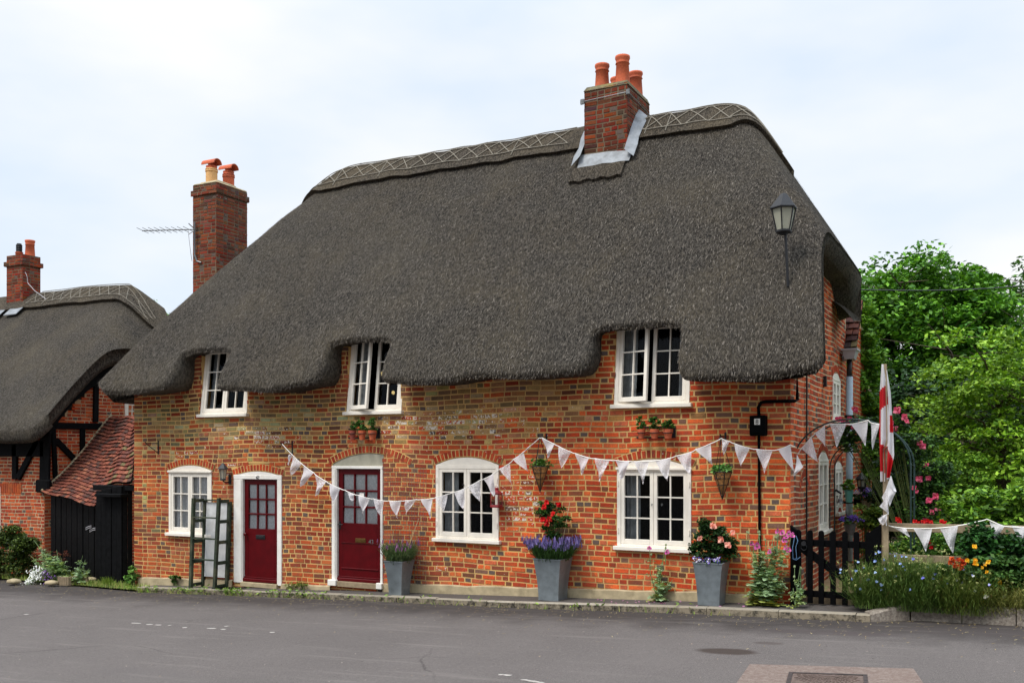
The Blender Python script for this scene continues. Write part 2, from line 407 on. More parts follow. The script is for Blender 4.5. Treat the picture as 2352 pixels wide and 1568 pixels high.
def arch_ring(mb, mort, x0, x1, zs, rise, h, mapf, proud=.005, w=.068, tone=None):
    """segmental arch: springing zs at x0,x1, crown zs+rise; ring of depth h"""
    half = (x1-x0)/2; R = (half*half+rise*rise)/(2*rise); cx = (x0+x1)/2; cz = zs+rise-R; am = math.asin(half/R)
    n = max(5, int(2*am*(R+h/2)/w+.5))
    for i in range(n):
        a0 = -am+2*am*i/n; a1 = -am+2*am*(i+1)/n; g = .0075/R; a0 += g; a1 -= g
        r0 = R+.006; r1 = R+h+random.uniform(-.006, .008)
        q = [(cx+r*math.sin(a), cz+r*math.cos(a)) for r, a in ((r0, a0), (r0, a1), (r1, a1), (r1, a0))]
        m_ = (sum(p[0] for p in q)/4, sum(p[1] for p in q)/4)
        dp = proud+random.uniform(0, .003)
        vs = [mapf(p[0]+(m_[0]-p[0])*.07, p[1]+(m_[1]-p[1])*.07, dp) for p in q]+[mapf(p[0], p[1], -.014) for p in q]
        mb.add(vs, [(0, 1, 2, 3), (4, 5, 1, 0), (5, 6, 2, 1), (6, 7, 3, 2), (7, 4, 0, 3)], tuple(a*b for a, b in zip(random.choice(PALC[1:4]), tone or (.95, .8, .8)))+(random.random()*.3,))
        q = [(cx+r*math.sin(a), cz+r*math.cos(a)) for r, a in ((R, a0-g), (R, a1+g), (R+h+.01, a1+g), (R+h+.01, a0-g))]
        mort.add([mapf(p[0], p[1], .0015) for p in q], [(0, 1, 2, 3)])
def arch_top(x0, x1, zs, rise):
    half = (x1-x0)/2; R = (half*half+rise*rise)/(2*rise); cx = (x0+x1)/2; cz = zs+rise-R
    return lambda x: cz+math.sqrt(max(1e-6, R*R-(x-cx)**2))

# ================================================================ THE THATCHED COTTAGE
cot = empty('thatched_cottage', (-5.8, 2, -.2), 'long red brick cottage with a deep grey thatched roof, two maroon doors and white windows', 'cottage')
XL = fy(308, 1100).x            # left corner of the wall; right corner is x = 0
DEP = 4.75
def zat(px, py): return fy(px, py).z
def xat(px): return fy(px, 1045).x
# openings of the street front
OP = []     # dict(x0,x1,z0,z1,rise)
def op(pxl, pxr, pyt, pyb, rise=0.0, **k):
    m_ = (pxl+pxr)/2
    o = dict(x0=xat(pxl), x1=xat(pxr), z0=zat(m_, pyb), z1=zat(m_, pyt), rise=rise, **k); OP.append(o); return o
U1 = op(461, 568, 795, 950); U2 = op(797, 923, 765, 944); U3 = op(1411, 1584, 735, 927)
A_ = op(389, 487, 1081, 1224, .10); B_ = op(1002, 1146, 1068, 1237, .12); C_ = op(1418, 1588, 1074, 1256, .12)
D1 = op(538, 648, 1094, 1342, .09); D2 = op(763, 880, 1066, 1345, .10)
for o in OP: o['arc'] = arch_top(o['x0'], o['x1'], o['z1'], o['rise']) if o['rise'] else (lambda x, z=o['z1']: z)
D2['arc'] = arch_top(D2['x0']-.04, xat(942), D2['z1']-.02, .20)
def in_open(u, v):
    for o in OP:
        if o['x0']+.004 < u < o['x1']-.004 and o['z0'] < v < o['arc'](u): return True
        if o['rise'] and o['x0']-.07 < u < o['x1']+.07:
            t = o['arc'](min(max(u, o['x0']), o['x1']))
            if t-.02 < v < t+.108+.015 and (v > o['z1']-.0): return True
    return False
def blob(u, v, cu, cv, ru, rv): return math.exp(-((u-cu)/ru)**2-((v-cv)/rv)**2)
def tone_front(u, v, cc, fl):
    p = blob(u, v, -5.0, 2.62, 1.9, .38)*1.35+blob(u, v, -8.4, 2.5, 1.4, .38)*1.25+blob(u, v, -10.9, 2.45, 1.1, .45)*1.1+blob(u, v, -3.5, 2.7, .6, .3)*.7+blob(u, v, -11, 1.4, .5, .8)*.25
    if random.random() < p*.75: cc = tuple(a*random.uniform(.8, 1.15) for a in random.choice([col(188, 152, 100), col(172, 134, 86), col(204, 172, 124), col(142, 114, 82), col(182, 128, 84)]))
    f = fl*.5+1.1*blob(u, v, -5.0, 2.35, 1.5, .25)+.9*blob(u, v, -8.6, 2.2, 1.0, .22)+.9*blob(u, v, -10.3, 1.6, .35, .6)+.85*blob(u, v, -9.4, 1.55, .3, .3)+.8*blob(u, v, -3.8, 1.2, .5, .5)+.5*blob(u, v, -10.7, .9, .2, .7)+.35*blob(u, v, -5.5, .2, 1.5, .3)
    if v > 2.55: cc = tuple(a*.78 for a in cc)  # eave shade painted into the upper bricks
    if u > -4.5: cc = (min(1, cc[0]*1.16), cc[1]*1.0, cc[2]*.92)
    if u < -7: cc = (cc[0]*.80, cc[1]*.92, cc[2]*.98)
    return cc, min(.95, f*random.uniform(.3, 1.1))
br = MB(); mo = MB()
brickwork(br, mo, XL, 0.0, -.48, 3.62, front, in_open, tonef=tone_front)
for o in (A_, B_, C_, D1): arch_ring(br, mo, o['x0']-.02, o['x1']+.02, o['arc'](o['x0']+.02), o['rise'], .108, front)
arch_ring(br, mo, D2['x0']-.04, xat(942), D2['z1']-.02, .20, .108, front)
front_wall = br.build('brick_wall', MT['brick'], cot); front_wall['label'] = 'orange red street front with ochre mortar and flaking limewash'
mo.build('mortar', MT['mortar'], front_wall)
# closed masonry behind the brick faces (reveals, keeps the rooms dark)
m_ = MB()
xs = sorted(set([XL+.01, -.012]+[o['x0'] for o in OP]+[o['x1'] for o in OP]))
for a, b in zip(xs[:-1], xs[1:]):
    zr = [(-.6, 3.62)]
    for o in OP:
        if o['x0'] < (a+b)/2 < o['x1']:
            nr = []
            for z0, z1 in zr:
                zt = o['z1']+o['rise']*.3
                if o['z0'] > z0: nr.append((z0, min(z1, o['z0'])))
                if zt < z1: nr.append((max(z0, zt), z1))
            zr = nr
    for z0, z1 in zr:
        if z1-z0 > .01: m_.box(a, b, .017, .24, z0, z1)
m_.build('masonry', MT['mortar'], front_wall)
# ---- right side wall (x = 0), windows found on that plane
def sop(fxl, fxr, fyt, fyb, rise):
    mx_ = (fxl+fxr)/2/K
    a = fx(fxl/K, 1045).y; b = fx(fxr/K, 1045).y
    return dict(x0=a, x1=b, z0=fx(mx_, fyb/K).z, z1=fx(mx_, fyt/K).z-rise, rise=rise)
S1 = sop(3330, 3358, 1492, 1678, .10); S2 = sop(3274, 3310, 1806, 2118, .12); S3 = sop(3339, 3367, 1846, 2045, .10)
SO = [S1, S2, S3]
for o in SO: o['arc'] = arch_top(o['x0'], o['x1'], o['z1'], o['rise'])
def in_side(u, v):
    for o in SO:
        if o['x0']+.004 < u < o['x1']-.004 and o['z0'] < v < o['arc'](u): return True
        if o['x0']-.06 < u < o['x1']+.06:
            t = o['arc'](min(max(u, o['x0']), o['x1']))
            if t-.02 < v < t+.12 and v > o['z1']: return True
    return False
def tone_side(u, v, cc, fl):
    cc = tuple(min(1, a*1.1) for a in cc)
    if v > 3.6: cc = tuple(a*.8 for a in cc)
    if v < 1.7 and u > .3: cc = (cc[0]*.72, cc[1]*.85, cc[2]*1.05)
    return cc, fl*.6
br = MB(); mo = MB()
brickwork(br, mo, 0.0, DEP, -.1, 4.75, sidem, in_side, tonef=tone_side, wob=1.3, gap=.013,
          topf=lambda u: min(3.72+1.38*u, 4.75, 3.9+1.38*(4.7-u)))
for o in SO: arch_ring(br, mo, o['x0']-.02, o['x1']+.02, o['arc'](o['x0']+.02), o['rise'], .12, sidem)
# blocked old window arches, visible as rings in the wall
for cy_, cz_ in ((1.15, 3.05), (.95, 1.42)):
    arch_ring(br, mo, cy_-.28, cy_+.28, cz_, .16, .12, sidem, proud=.004)
side_wall = br.build('side_wall', MT['brick'], cot); side_wall['label'] = 'right end wall with pale pointing and three arched windows'
mo.build('mortar', MT['mortar2'], side_wall)
m_ = MB(); ys = sorted(set([.25, DEP]+[o['x0'] for o in SO]+[o['x1'] for o in SO]))
for a, b in zip(ys[:-1], ys[1:]):
    zr = [(-.4, 4.4)]
    for o in SO:
        if o['x0'] < (a+b)/2 < o['x1']:
            nr = []
            for z0, z1 in zr:
                if o['z0'] > z0: nr.append((z0, min(z1, o['z0'])))
                if o['z1']+.03 < z1: nr.append((max(z0, o['z1']+.03), z1))
            zr = nr
    for z0, z1 in zr:
        if z1-z0 > .01: m_.box(-.24, -.017, a, b, z0, min(z1, 3.5) if a < 1 else z1)
m_.build('masonry', MT['mortar2'], side_wall)
m_ = MB(); m_.box(XL+.005, XL+.25, .26, DEP, -.7, 3.3); m_.box(XL+.26, -.26, DEP-.2, DEP, -.6, 3.9); m_.build('rear_walls', MT['mortar2'], cot)
# plinth along the front
m_ = MB(); n = 40; rr = random.Random(3)
segs = [(xat(322), D1['x0']-.01, .13), (D1['x1']+.01, D2['x0']-.01, .07), (D2['x1']+.02, xat(1290), .13), (xat(1290), xat(1735), .12)]
for a, b, h in segs:
    m_ = MB()
    k = max(2, int((b-a)/.25)); pts = []
    for i in range(k+1):
        x = a+(b-a)*i/k; pts.append((x, GZ(x), GZ(x)+h+rr.uniform(-.012, .012)))
    vs = [q for (x, g, t) in pts for q in ((x, -.055, g-.1), (x, -.045, t-.015), (x, -.004, t))]
    m_.add(vs, [(i*3+j, i*3+3+j, i*3+4+j, i*3+1+j) for i in range(len(pts)-1) for j in (0, 1)]); m_.build('cement_plinth', MT['plinth'], cot)

# ---------------------------------------------------------------- roof
YR, ZR = 2.4, 7.22
WN = [(U1['x0']-.38, U1['x1']+.18, .42, -.26), (U2['x0']-.34, U2['x1']+.26, .42, -.26), (U3['x0']-.44, U3['x1']+.22, .42, -.25)]
def warp(x, y, z):        # the thatch lobes swell into the window openings at their lower end
    s_ = min(1, max(0, 1-(z-2.86)/.95))**1.15*max(0, min(1, 1-(y+.1)/.9)); x_ = x+.20*math.exp(-((x-XRR)/.5)**2)*min(1, max(0, 1-(z-2.86)/1.6)) if y < .6 else x
    if s_ <= 0: return (x_, y, z)
    dx = 0
    for i, (a, b, w, yn) in enumerate(WN):
        dx += (.52 if x < (a+b)/2 else 0)*math.exp(-((x-a)/.40)**2)-((.50, .46, .34)[i] if x > (a+b)/2 else 0)*math.exp(-((x-b)/.38)**2)
    return (x_+dx*s_, y, z)
def sst(a, b, x):
    t = min(1, max(0, (x-a)/(b-a))); return t*t*(3-2*t)
def frontZ(y, e0=-.68):
    t = (y-e0)/(YR-e0)
    return 3.04+(ZR+.16-3.04)*(max(0, t)**.93 if t > 0 else t*1.4)
def leftZ(x):
    t = (x-(XL-.40))/3.05; return 2.95+4.3*(max(0, t)**.80 if t > 0 else t)
def rightZ(x): return 7.25-1.62*(x+1.15) if x > -1.15 else 7.25-1.2*(x+1.15)
NB = []
def H(x, y):
    k = 5.0
    zs = (frontZ(y), frontZ(2*YR-y), leftZ(x), rightZ(x)); mn = min(zs)
    h = mn-math.log(sum(math.exp(-k*(z-mn)) for z in zs))/k
    h -= .10*sst(-4, -1.8, x)*max(0, 1-(y+.68)/1.2)
    h += .035*mnoise.noise(Vector((x*.8, y*.9, 3)))+.018*mnoise.noise(Vector((x*2.6, y*2.4, 9)))
    return h
XRR = .33; XLL = XL-.42
def yfront(x):
    y = -.68+.02*math.sin(x*1.7)+.015*math.sin(x*4.1)
    for a, b, w, yn in WN:
        s_ = sst(a-w*.5, a+w*.5, x)*(1-sst(b-w*.5, b+w*.5, x))
        u_ = min(1, max(0, (x-a)/(b-a))); y = y+(yn-.09*abs(2*u_-1)**3-y)*s_
    d = x-XLL                    # rounded corner in plan at the left tip
    if d < .5: y += .55*(1-math.sqrt(max(0, 1-(1-d/.5)**2)))
    d = XRR-x
    if d < .12: y += .07*(1-math.sqrt(max(0, 1-(1-d/.12)**2)))
    return y
def roof_mesh():
    xs = list(np.arange(XLL, XRR, .05))+[XRR-.004, XRR]
    for a, b, w, _ in WN:
        for c_ in (a, b): xs += list(np.linspace(c_-w*.6, c_+w*.6, 14))
    xs = sorted(xs); YE = 4.0
    m_ = MB(); NYF = 56; NYB = 16; n = NYF+NYB+1; vs = []; fs = []
    for x in xs:
        y0 = yfront(x)
        for j in range(NYF): 
            y = y0+(YR-y0)*(j/NYF); vs.append((x, y, H(x, y)))
        for j in range(NYB+1):
            ye = YE if x > -4 else 5.3
            y = YR+(ye-YR)*j/NYB; vs.append((x, y, H(x, y)))
    for i in range(len(xs)-1):
        for j in range(n-1): fs.append((i*n+j, (i+1)*n+j, (i+1)*n+j+1, i*n+j+1))
    base = len(vs)
    # front eave: rounded lip then underside back to the wall
    ring = []
    for i, x in enumerate(xs):
        y0 = yfront(x); h = H(x, y0)+.01*mnoise.noise(Vector((x*9, 0, 0)))
        xi = min(max(x, XL-.05), -.02)
        pr = [(x, y0+.015, h-.05), (x, y0+.06, h-.085), (x*.5+xi*.5, y0*.5+.10, h-.07), (xi, .34, h-.03)]
        ring.append([base+i*4+q for q in range(4)]); vs += pr
    for i in range(len(xs)-1):
        a = [i*n]+ring[i]; b = [(i+1)*n]+ring[i+1]
        for q in range(4): fs.append((a[q], a[q+1], b[q+1], b[q]))
    # right verge and half-hip eave
    base = len(vs); last = (len(xs)-1)*n; rng_ = []
    for j in range(n):
        x, y, h = vs[last+j]; dz = .30+.45*sst(3.0, 3.95, y)
        vs += [(x+.015, y, h-.10), (x-.10, y, h-dz*.85), (-.10, y, h-dz-.02)]
        rng_.append((base+j*3, base+j*3+1, base+j*3+2))
    for j in range(n-1):
        a = (last+j,)+rng_[j]; b = (last+j+1,)+rng_[j+1]
        for q in range(3): fs.append((a[q], b[q], b[q+1], a[q+1]))
    # close the front end of the verge
    fs.append((last,)+tuple(rng_[0])+(ring[-1][1],))
    # left eave
    base = len(vs)
    for j in range(n):
        x, y, h = vs[j]; vs += [(x+.03, y, h-.08), (XL+.1, min(max(y, .0), 5), h+.02)]
    for j in range(n-1): 
        fs.append((j, base+j*2, base+j*2+2, j+1)); fs.append((base+j*2, base+j*2+1, base+j*2+3, base+j*2+2))
    # back end of the roof
    base = len(vs)
    for i, x in enumerate(xs):
        X_, y, h = vs[i*n+n-1]; vs += [(x, y+.02, h-.75), (x, y-.8, h-.85)]
    for i in range(len(xs)-1):
        fs.append((i*n+n-1, (i+1)*n+n-1, base+(i+1)*2, base+i*2)); fs.append((base+i*2, base+(i+1)*2, base+(i+1)*2+1, base+i*2+1))
    vs = [warp(*v) for v in vs]
    m_.add(vs, fs, (1, 1, 1, 1)); return m_.build('thatch_roof', MT['thatch'], cot, smooth=True)
roof = roof_mesh()
def straws(name, parent, n, Hf, yf, x0, x1, y1, size=.05, lift=.010, mask=None):
    q = QC(); X = NR.uniform(x0, x1, n); P = []; D = []; Wd = []
    for x in X:
        y0 = yf(x)
        y = y0+(y1-y0)*random.random()**1.15
        if mask and not mask(x, y): continue
        e = .03; h = Hf(x, y); gx = (Hf(x+e, y)-h)/e; gy = (Hf(x, y+e)-h)/e
        N_ = Vector((-gx, -gy, 1)).normalized(); dn = Vector((-gx, -gy, -(gx*gx+gy*gy))); 
        if dn.length < .01: dn = Vector((1, 0, 0))
        dn.normalize(); s_ = N_.cross(dn)
        dn = (dn+N_*random.uniform(-.02, .26)+s_*random.gauss(0, .28)).normalized(); L_ = size*random.uniform(.5, 1.5)
        P.append(Vector(warp(x, y, h) if Hf is H else (x, y, h))+N_*lift*random.random()); D.append(dn*L_); Wd.append(s_*random.uniform(.0014, .0034))
    q.blades(np.array(P), np.array(D), np.array(Wd), [col(94, 87, 77), col(82, 76, 68), col(108, 101, 93), col(52, 48, 44), col(36, 34, 32), col(130, 122, 112)])
    return q.build(name, MT['strawbit'], parent)
straws('straw_ends', roof, 90000, H, yfront, XLL+.05, XRR-.01, 3.0)
# ragged straws along the eave line
q = QC(); P = []; D = []; Wd = []
for i in range(5200):
    x = random.uniform(XLL+.1, XRR-.02); y = yfront(x); h = H(x, y)
    P.append(warp(x, y+random.uniform(0, .05), h-random.uniform(-.03, .075))); D.append((random.gauss(0, .012), -random.uniform(.0, .03), -random.uniform(.01, .05))); Wd.append((random.uniform(.002, .004), 0, 0))
q.blades(np.array(P), np.array(D), np.array(Wd), [col(88, 82, 76), col(66, 61, 57), col(112, 104, 92)]); q.build('eave_straws', MT['strawbit'], roof)

# raised ridge
def capw(x):
    a, b = -9.95, -.42
    t = (x-a)/(b-a); 
    return .47*min(1, (max(0, x-a)/.9)**.6)*min(1, (max(0, b-x)/.85)**.6)
def ridge_cap(Hf, capw, a, b, yr, th, name, parent):
    xs = np.linspace(a+.003, b-.003, int((b-a)/.07)); m_ = MB(); vs = []; fs = []; NN = 16; n = NN+1+2
    for x in xs:
        w = max(.01, capw(x)+.006*math.sin(x*7)+.005*math.sin(x*13)); x = float(x)
        vs.append((x, yr-w+min(.10, w*.8), Hf(x, yr-w+min(.10, w*.8))-.03)); 
        for j in range(NN+1):
            y = yr-w+2*w*j/NN; vs.append((x, y, Hf(x, y)+th*(.95+.05*math.sin(x*3))))
        vs.append((x, yr+w-.04, Hf(x, yr+w-.04)-.02))
    for i in range(len(xs)-1):
        for j in range(n-1): fs.append((i*n+j, (i+1)*n+j, (i+1)*n+j+1, i*n+j+1))
    vs += [(xs[-1]+.01, yr, Hf(xs[-1], yr)-.05)]; 
    m_.add(vs, fs, (1.25, 1.2, 1.12, 1)); return m_.build(name, MT['thatch'], parent, smooth=False)
cap = ridge_cap(H, capw, -9.95, -.42, YR, .12, 'ridge_cap', roof)
def spars(Hf, capw, a, b, yr, th, parent, gapx=.34, skip=None):
    m_ = MB(); c_ = (1, 1, 1, 0)
    def pt(x, f):
        w = capw(x); y = yr-w*f; return Vector((x, y, Hf(x, y)+th+.012))
    def line(x0, f0, x1, f1):
        n = max(2, int(abs(x1-x0)/.12)+2)
        m_.tube([pt(x0+(x1-x0)*i/n, f0+(f1-f0)*i/n) for i in range(n+1)], .009, 4, c=col(128, 121, 108)+(0,))
    x = a+.5
    while x < b-.4:
        if not (skip and skip[0] < x+gapx/2 < skip[1]):
            for f in (.80, .30, .02): line(x-.01, f+random.uniform(-.02, .02), x+gapx+.03, f+random.uniform(-.02, .02))
            g = gapx*random.uniform(.8, 1.1); o_ = random.uniform(-.03, .03)
            line(x+o_, .80, x+g+o_, .32); line(x+g+random.uniform(-.05, .05), .80, x+random.uniform(-.03, .05), .32)
            if random.random() < .25: line(x+.02, .95, x+.03, .3)
        x += gapx
    return m_.build('hazel_spars', MT['stem'], parent)
spars(H, capw, -9.95, -3.9, YR, .12, roof); spars(H, capw, -3.5, -.42, YR, .12, roof)

# ---------------------------------------------------------------- chimneys
def chimney(px0, px1, ytop, Y, depth, zb, name, label, tone, collar=None):
    p0 = fy(px0, ytop, Y); p1 = fy(px1, ytop, Y); br = MB(); mo = MB(); x0, x1, zt = p0.x, p1.x, p0.z*.5+p1.z*.5
    cast = []
    tf = lambda u, v, c_, f: (tuple(a*b*random.uniform(.7, 1.2) for a, b in zip(c_, tone)), f*.5)
    brickwork(br, mo, x0, x1, zb, zt, lambda u, v, d: (u, Y-d, v), tonef=tf, cell=.3)
    brickwork(br, mo, Y, Y+depth, zb, zt, lambda u, v, d: (x1+d, u, v), tonef=tf, cell=.3)
    brickwork(br, mo, Y, Y+depth, zb, zt, lambda u, v, d: (x0-d, u, v), tonef=tf, cell=.3)
    mo.box(x0+.018, x1-.018, Y+.018, Y+depth, zb, zt-.01)
    if collar:
        for za, zb2, pr in collar:
            brickwork(br, mo, x0-pr, x1+pr, zt-za, zt-zb2, lambda u, v, d: (u, Y-pr-d, v), tonef=tf, cell=.3)
            brickwork(br, mo, Y-pr, Y+depth+pr, zt-za, zt-zb2, lambda u, v, d: (x1+pr+d, u, v), tonef=tf, cell=.3)
            mo.box(x0-pr+.01, x1+pr-.01, Y-pr+.01, Y+depth+pr-.01, zt-za+.001, zt-zb2-.004)
    o = br.build(name, MT['brick'], cot); o['label'] = label; mo.build('mortar', MT['mortar3'], o)
    return o, x0, x1, zt
ch, cx0, cx1, czt = chimney(1342, 1441, 199, 1.80, 1.05, 5.9, 'chimney', 'square brick stack on the ridge with four terracotta pots', (.36, .36, .42))
CY = 1.80; CD = 1.05
m_ = MB()   # flaunching
vs = [(cx0-.01, CY-.01, czt-.02), (cx1+.01, CY-.01, czt-.02), (cx1+.01, CY+CD, czt-.02), (cx0-.01, CY+CD, czt-.02), (cx0+.02, CY+.05, czt+.06), (cx1-.02, CY+.05, czt+.06), (cx1-.02, CY+CD-.05, czt+.06), (cx0+.02, CY+CD-.05, czt+.06)]
m_.add(vs, [(0, 1, 5, 4), (1, 2, 6, 5), (2, 3, 7, 6), (3, 0, 4, 7), (4, 5, 6, 7)]); m_.build('flaunching', paint('lichened_mortar', col(104, 98, 74), .95, .3, .5, 14, dirt=col(150, 130, 60)), ch)
def pot(name, x, y, z, h, r, mat, parent, top=True):
    m_ = MB(); m_.lathe([(r*1.12, 0), (r*1.02, .06*h), (r*.86, .74*h), (r*.98, .76*h), (r*.88, .80*h), (r*.90, .86*h), (r*1.02, .93*h), (r*1.0, h), (r*.84, h), (r*.8, h*.8)], (x, y, z), 24)
    return m_.build(name, mat, parent, smooth=True)
for i, (fx_, fy_, h) in enumerate(((.27, .26, .44), (.76, .24, .50), (.34, .78, .40), (.80, .74, .42))):
    pot('chimney_pot', cx0+(cx1-cx0)*fx_, CY+CD*fy_, czt+.03, h, .118, MT['terra'], ch)
# lead flashing where the stack meets the thatch
m_ = MB()
def lead(pts, th=.012):
    n = len(pts)//2
    top = [Vector(p) for p in pts]; vs = top+[p-Vector((0, .02, .02)) for p in top]
    m_.add(vs, [(i*2, i*2+1, i*2+3, i*2+2) for i in range(n-1)]+[(n*2+i*2, n*2+i*2+2, n*2+i*2+3, n*2+i*2+1) for i in range(n-1)])
def onr(x, y, l=.05): return (x, y, H(x, y)+l)
f_ = []
for i in range(7):
    x = cx0-.06+(cx1-cx0+.16)*i/6; f_ += [(x, CY-.012, H(x, CY)+.12-.010*i), onr(x-.02*i/6, CY-.12+.012*math.sin(i*3), .055)]
lead(f_)
for sx, xx in ((-1, cx0), (1, cx1)):
    f_ = []
    for i in range(6):
        y = CY-.14+(.66)*i/5; f_ += [(xx+sx*.006, y, H(xx, y)+.26), onr(xx+sx*(.16+.015*math.sin(i*2.2)), y, .12+.02*(i % 2))]
    lead(f_)
fl_ = m_.build('lead_flashing', MT['lead'], ch)
# thatch apron below the stack
m_ = MB(); vs = []; fs = []; n = 14
for i in range(n):
    x = cx0-.12+(cx1-cx0+.14)*i/(n-1)
    y1 = CY-.10; y0 = CY-.36+.015*math.sin(i*1.7)
    vs += [(x, y0+.05, H(x, y0+.05)-.02), (x, y0, H(x, y0)+.085), (x, (y0+y1)/2, H(x, (y0+y1)/2)+.085), (x, y1, H(x, y1)+.05)]
for i in range(n-1):
    for j in range(3): fs.append((i*4+j, (i+1)*4+j, (i+1)*4+j+1, i*4+j+1))
fs += [(0, 1, 2, 3), tuple((n-1)*4+j for j in (3, 2, 1, 0))]
m_.add(vs, fs, (1.15, 1.12, 1.08, 1)); m_.build('apron', MT['thatch'], roof)
# wire round the stack
m_ = MB(); zz = czt-.17
m_.tube([(cx0-.03, CY-.03, zz-.02), (cx1+.02, CY-.03, zz+.01), (cx1+.03, CY+CD, zz-.05)], .008, 5)
for p in ((cx0-.02, CY-.03, zz-.02), (cx1+.02, CY-.03, zz+.01)): m_.box(p[0]-.035, p[0]+.035, p[1]-.012, p[1]+.004, p[2]-.045, p[2]+.045, ch=.01)
m_.build('stay_wire', MT['greywire'], ch)

# left rear chimney
LY = 3.2; a_ = fy(441, 440, LY).x; b_ = fy(497, 440, LY).x
# depth so that the right face ends at 568 px
LD = fx(568, 440, b_).y-LY
lc, lx0, lx1, lzt = chimney(443, 497, 424, LY, LD, 3.6, 'chimney', 'tall weathered stack behind the left hip with a buff pot and a red pot', (.42, .45, .54), collar=((.22, .10, .035),))
m_ = MB(); m_.box(lx0-.01, lx1+.01, LY-.01, LY+LD+.01, lzt-.01, lzt+.05, ch=.03); m_.box(lx0+.06, lx1-.06, LY+.1, LY+LD-.25, lzt+.04, lzt+.11, ch=.04); m_.build('flaunching', MT['plinth'], lc)
def hooded(px, ytop, ybot, Y, matname):
    p = fy(px, ybot, Y); t = fy(px, ytop, Y); h = t.z-p.z; r = .125
    z0 = p.z-.08; m_ = MB()
    m_.lathe([(r, 0), (r, h*.66), (r*1.1, h*.67), (r*1.1, h*.72), (r*1.02, h*.735), (r*1.1, h*.77), (r*1.02, h*.80), (r*.8, h*.81)], (p.x, p.y, z0), 22)
    po = m_.build('chimney_pot', MT[matname], lc, smooth=False)
    m2 = MB(); m2.lathe([(r*.9, h*.78), (r*1.0, h*.90), (r*.7, h*.93)], (p.x, p.y, z0), 16)
    vs = []; fs = []; n = 10        # half round hood, open at both ends
    zc_ = z0+h*.93
    for k in range(n+1):
        a = math.pi*k/n; c_, s_ = math.cos(a), math.sin(a)
        for xx in (-.19, .19):
            for rr in (.125, .105): vs.append((p.x+xx, p.y-rr*c_, zc_+.02+rr*s_*.95))
    for k in range(n):
        b = k*4; fs += [(b, b+4, b+6, b+2), (b+1, b+3, b+7, b+5), (b, b+1, b+5, b+4), (b+2, b+6, b+7, b+3)]
    m2.add(vs, fs); m2.build('hood', MT['terra'], po)
hooded(486, 369, 424, LY+.28, 'buff'); hooded(525, 381, 438, LY+LD*.72, 'terra')

# TV aerial on that stack
ae = empty('tv_aerial', (lx0, LY, 4.5), 'thin silver television aerial with a long boom pointing left from the rear chimney', 'aerial')
m_ = MB(); p0 = fy(327, 530, LY-.1); p1 = fy(447, 527, LY-.1)
m_.tube([p0, p1], .014, 5)
for i in range(9):
    t = i/9; q_ = p0.lerp(p1, t+.01); m_.tube([q_+Vector((-.03, -.15, .04)), q_+Vector((.02, .15, -.03))], .006, 4)
for dz in (.12, -.12): m_.tube([p1+Vector((-.08, -.1, dz)), p1+Vector((-.02, 0, dz*.2))], .01, 4)
m_.build('boom', MT['greywire'], ae)
m_ = MB(); q0 = fy(447, 510, LY-.05); q1 = fy(447, 585, LY-.05); q2 = fy(462, 603, LY-.02)
m_.tube([q0, q1, q1.lerp(q2, .5)+Vector((-.03, 0, -.05)), q2], .02, 6); m_.build('mast', MT['greywire'], ae)
m_ = MB(); w0 = fy(432, 530, LY-.1); m_.tube([w0, w0+Vector((.08, 0, -.5)), fy(441, 600, LY-.05)], .006, 4); m_.build('cable', MT['greyp'], ae)

# ================================================================ WINDOWS AND DOORS
def panel_arch(m_, o, z0, T, y0, y1, inset=.0):
    n = 14; x0, x1 = o['x0']+inset, o['x1']-inset; vs = []; fs = []
    for i in range(n+1):
        x = x0+(x1-x0)*i/n; zt = max(z0+.004, o['arc'](x)-.004)
        vs += [T(x, y0, z0), T(x, y0, zt), T(x, y1, zt), T(x, y1, z0)]
    for i in range(n):
        a = i*4; b = a+4; fs += [(a, b, b+1, a+1), (a+1, b+1, b+2, a+2), (a, a+3, b+3, b)]
    fs += [(0, 1, 2, 3), (n*4+3, n*4+2, n*4+1, n*4)]
    m_.add(vs, fs)
def sash(x0, x1, z0, z1, T, parent, mat, nx=2, nz=3, st=.05, br_=.017, y0=-.01, y1=.035, curtain=None, yc=.07):
    m_ = MB(); 
    m_.box(x0, x0+st, y0, y1, z0, z1, T, ch=.004); m_.box(x1-st, x1, y0, y1, z0, z1, T, ch=.004)
    m_.box(x0+st, x1-st, y0, y1, z1-st, z1, T, ch=.004); m_.box(x0+st, x1-st, y0, y1, z0, z0+st*1.3, T, ch=.004)
    gx0, gx1, gz0, gz1 = x0+st, x1-st, z0+st*1.3, z1-st
    for i in range(1, nx):
        x = gx0+(gx1-gx0)*i/nx; m_.box(x-br_/2, x+br_/2, y0+.006, y1-.004, gz0, gz1, T)
    for i in range(1, nz):
        z = gz0+(gz1-gz0)*i/nz; m_.box(gx0, gx1, y0+.004, y1-.006, z-br_/2, z+br_/2, T)
    s_ = m_.build('sash', mat, parent)
    g = MB(); g.add([T(gx0, y1-.012, gz0), T(gx1, y1-.012, gz0), T(gx1, y1-.012, gz1), T(gx0, y1-.012, gz1)], [(0, 1, 2, 3)])
    g.build('pane', MT['glass'], parent)
    return gx0, gx1, gz0, gz1
def folds(x0, x1, z0, z1, y, T, amp=.018, freq=55, gather=0):
    m_ = MB(); n = max(8, int((x1-x0)/.012)); vs = []
    for i in range(n+1):
        x = x0+(x1-x0)*i/n; yy = y+amp*math.sin(x*freq+.6*math.sin(x*17))
        vs += [T(x, yy, z0), T(x+gather*(.5-i/n), yy+.01, (z0+z1)/2), T(x, yy, z1)]
    m_.add(vs, [(i*3+j, i*3+3+j, i*3+4+j, i*3+1+j) for i in range(n) for j in (0, 1)]); return m_
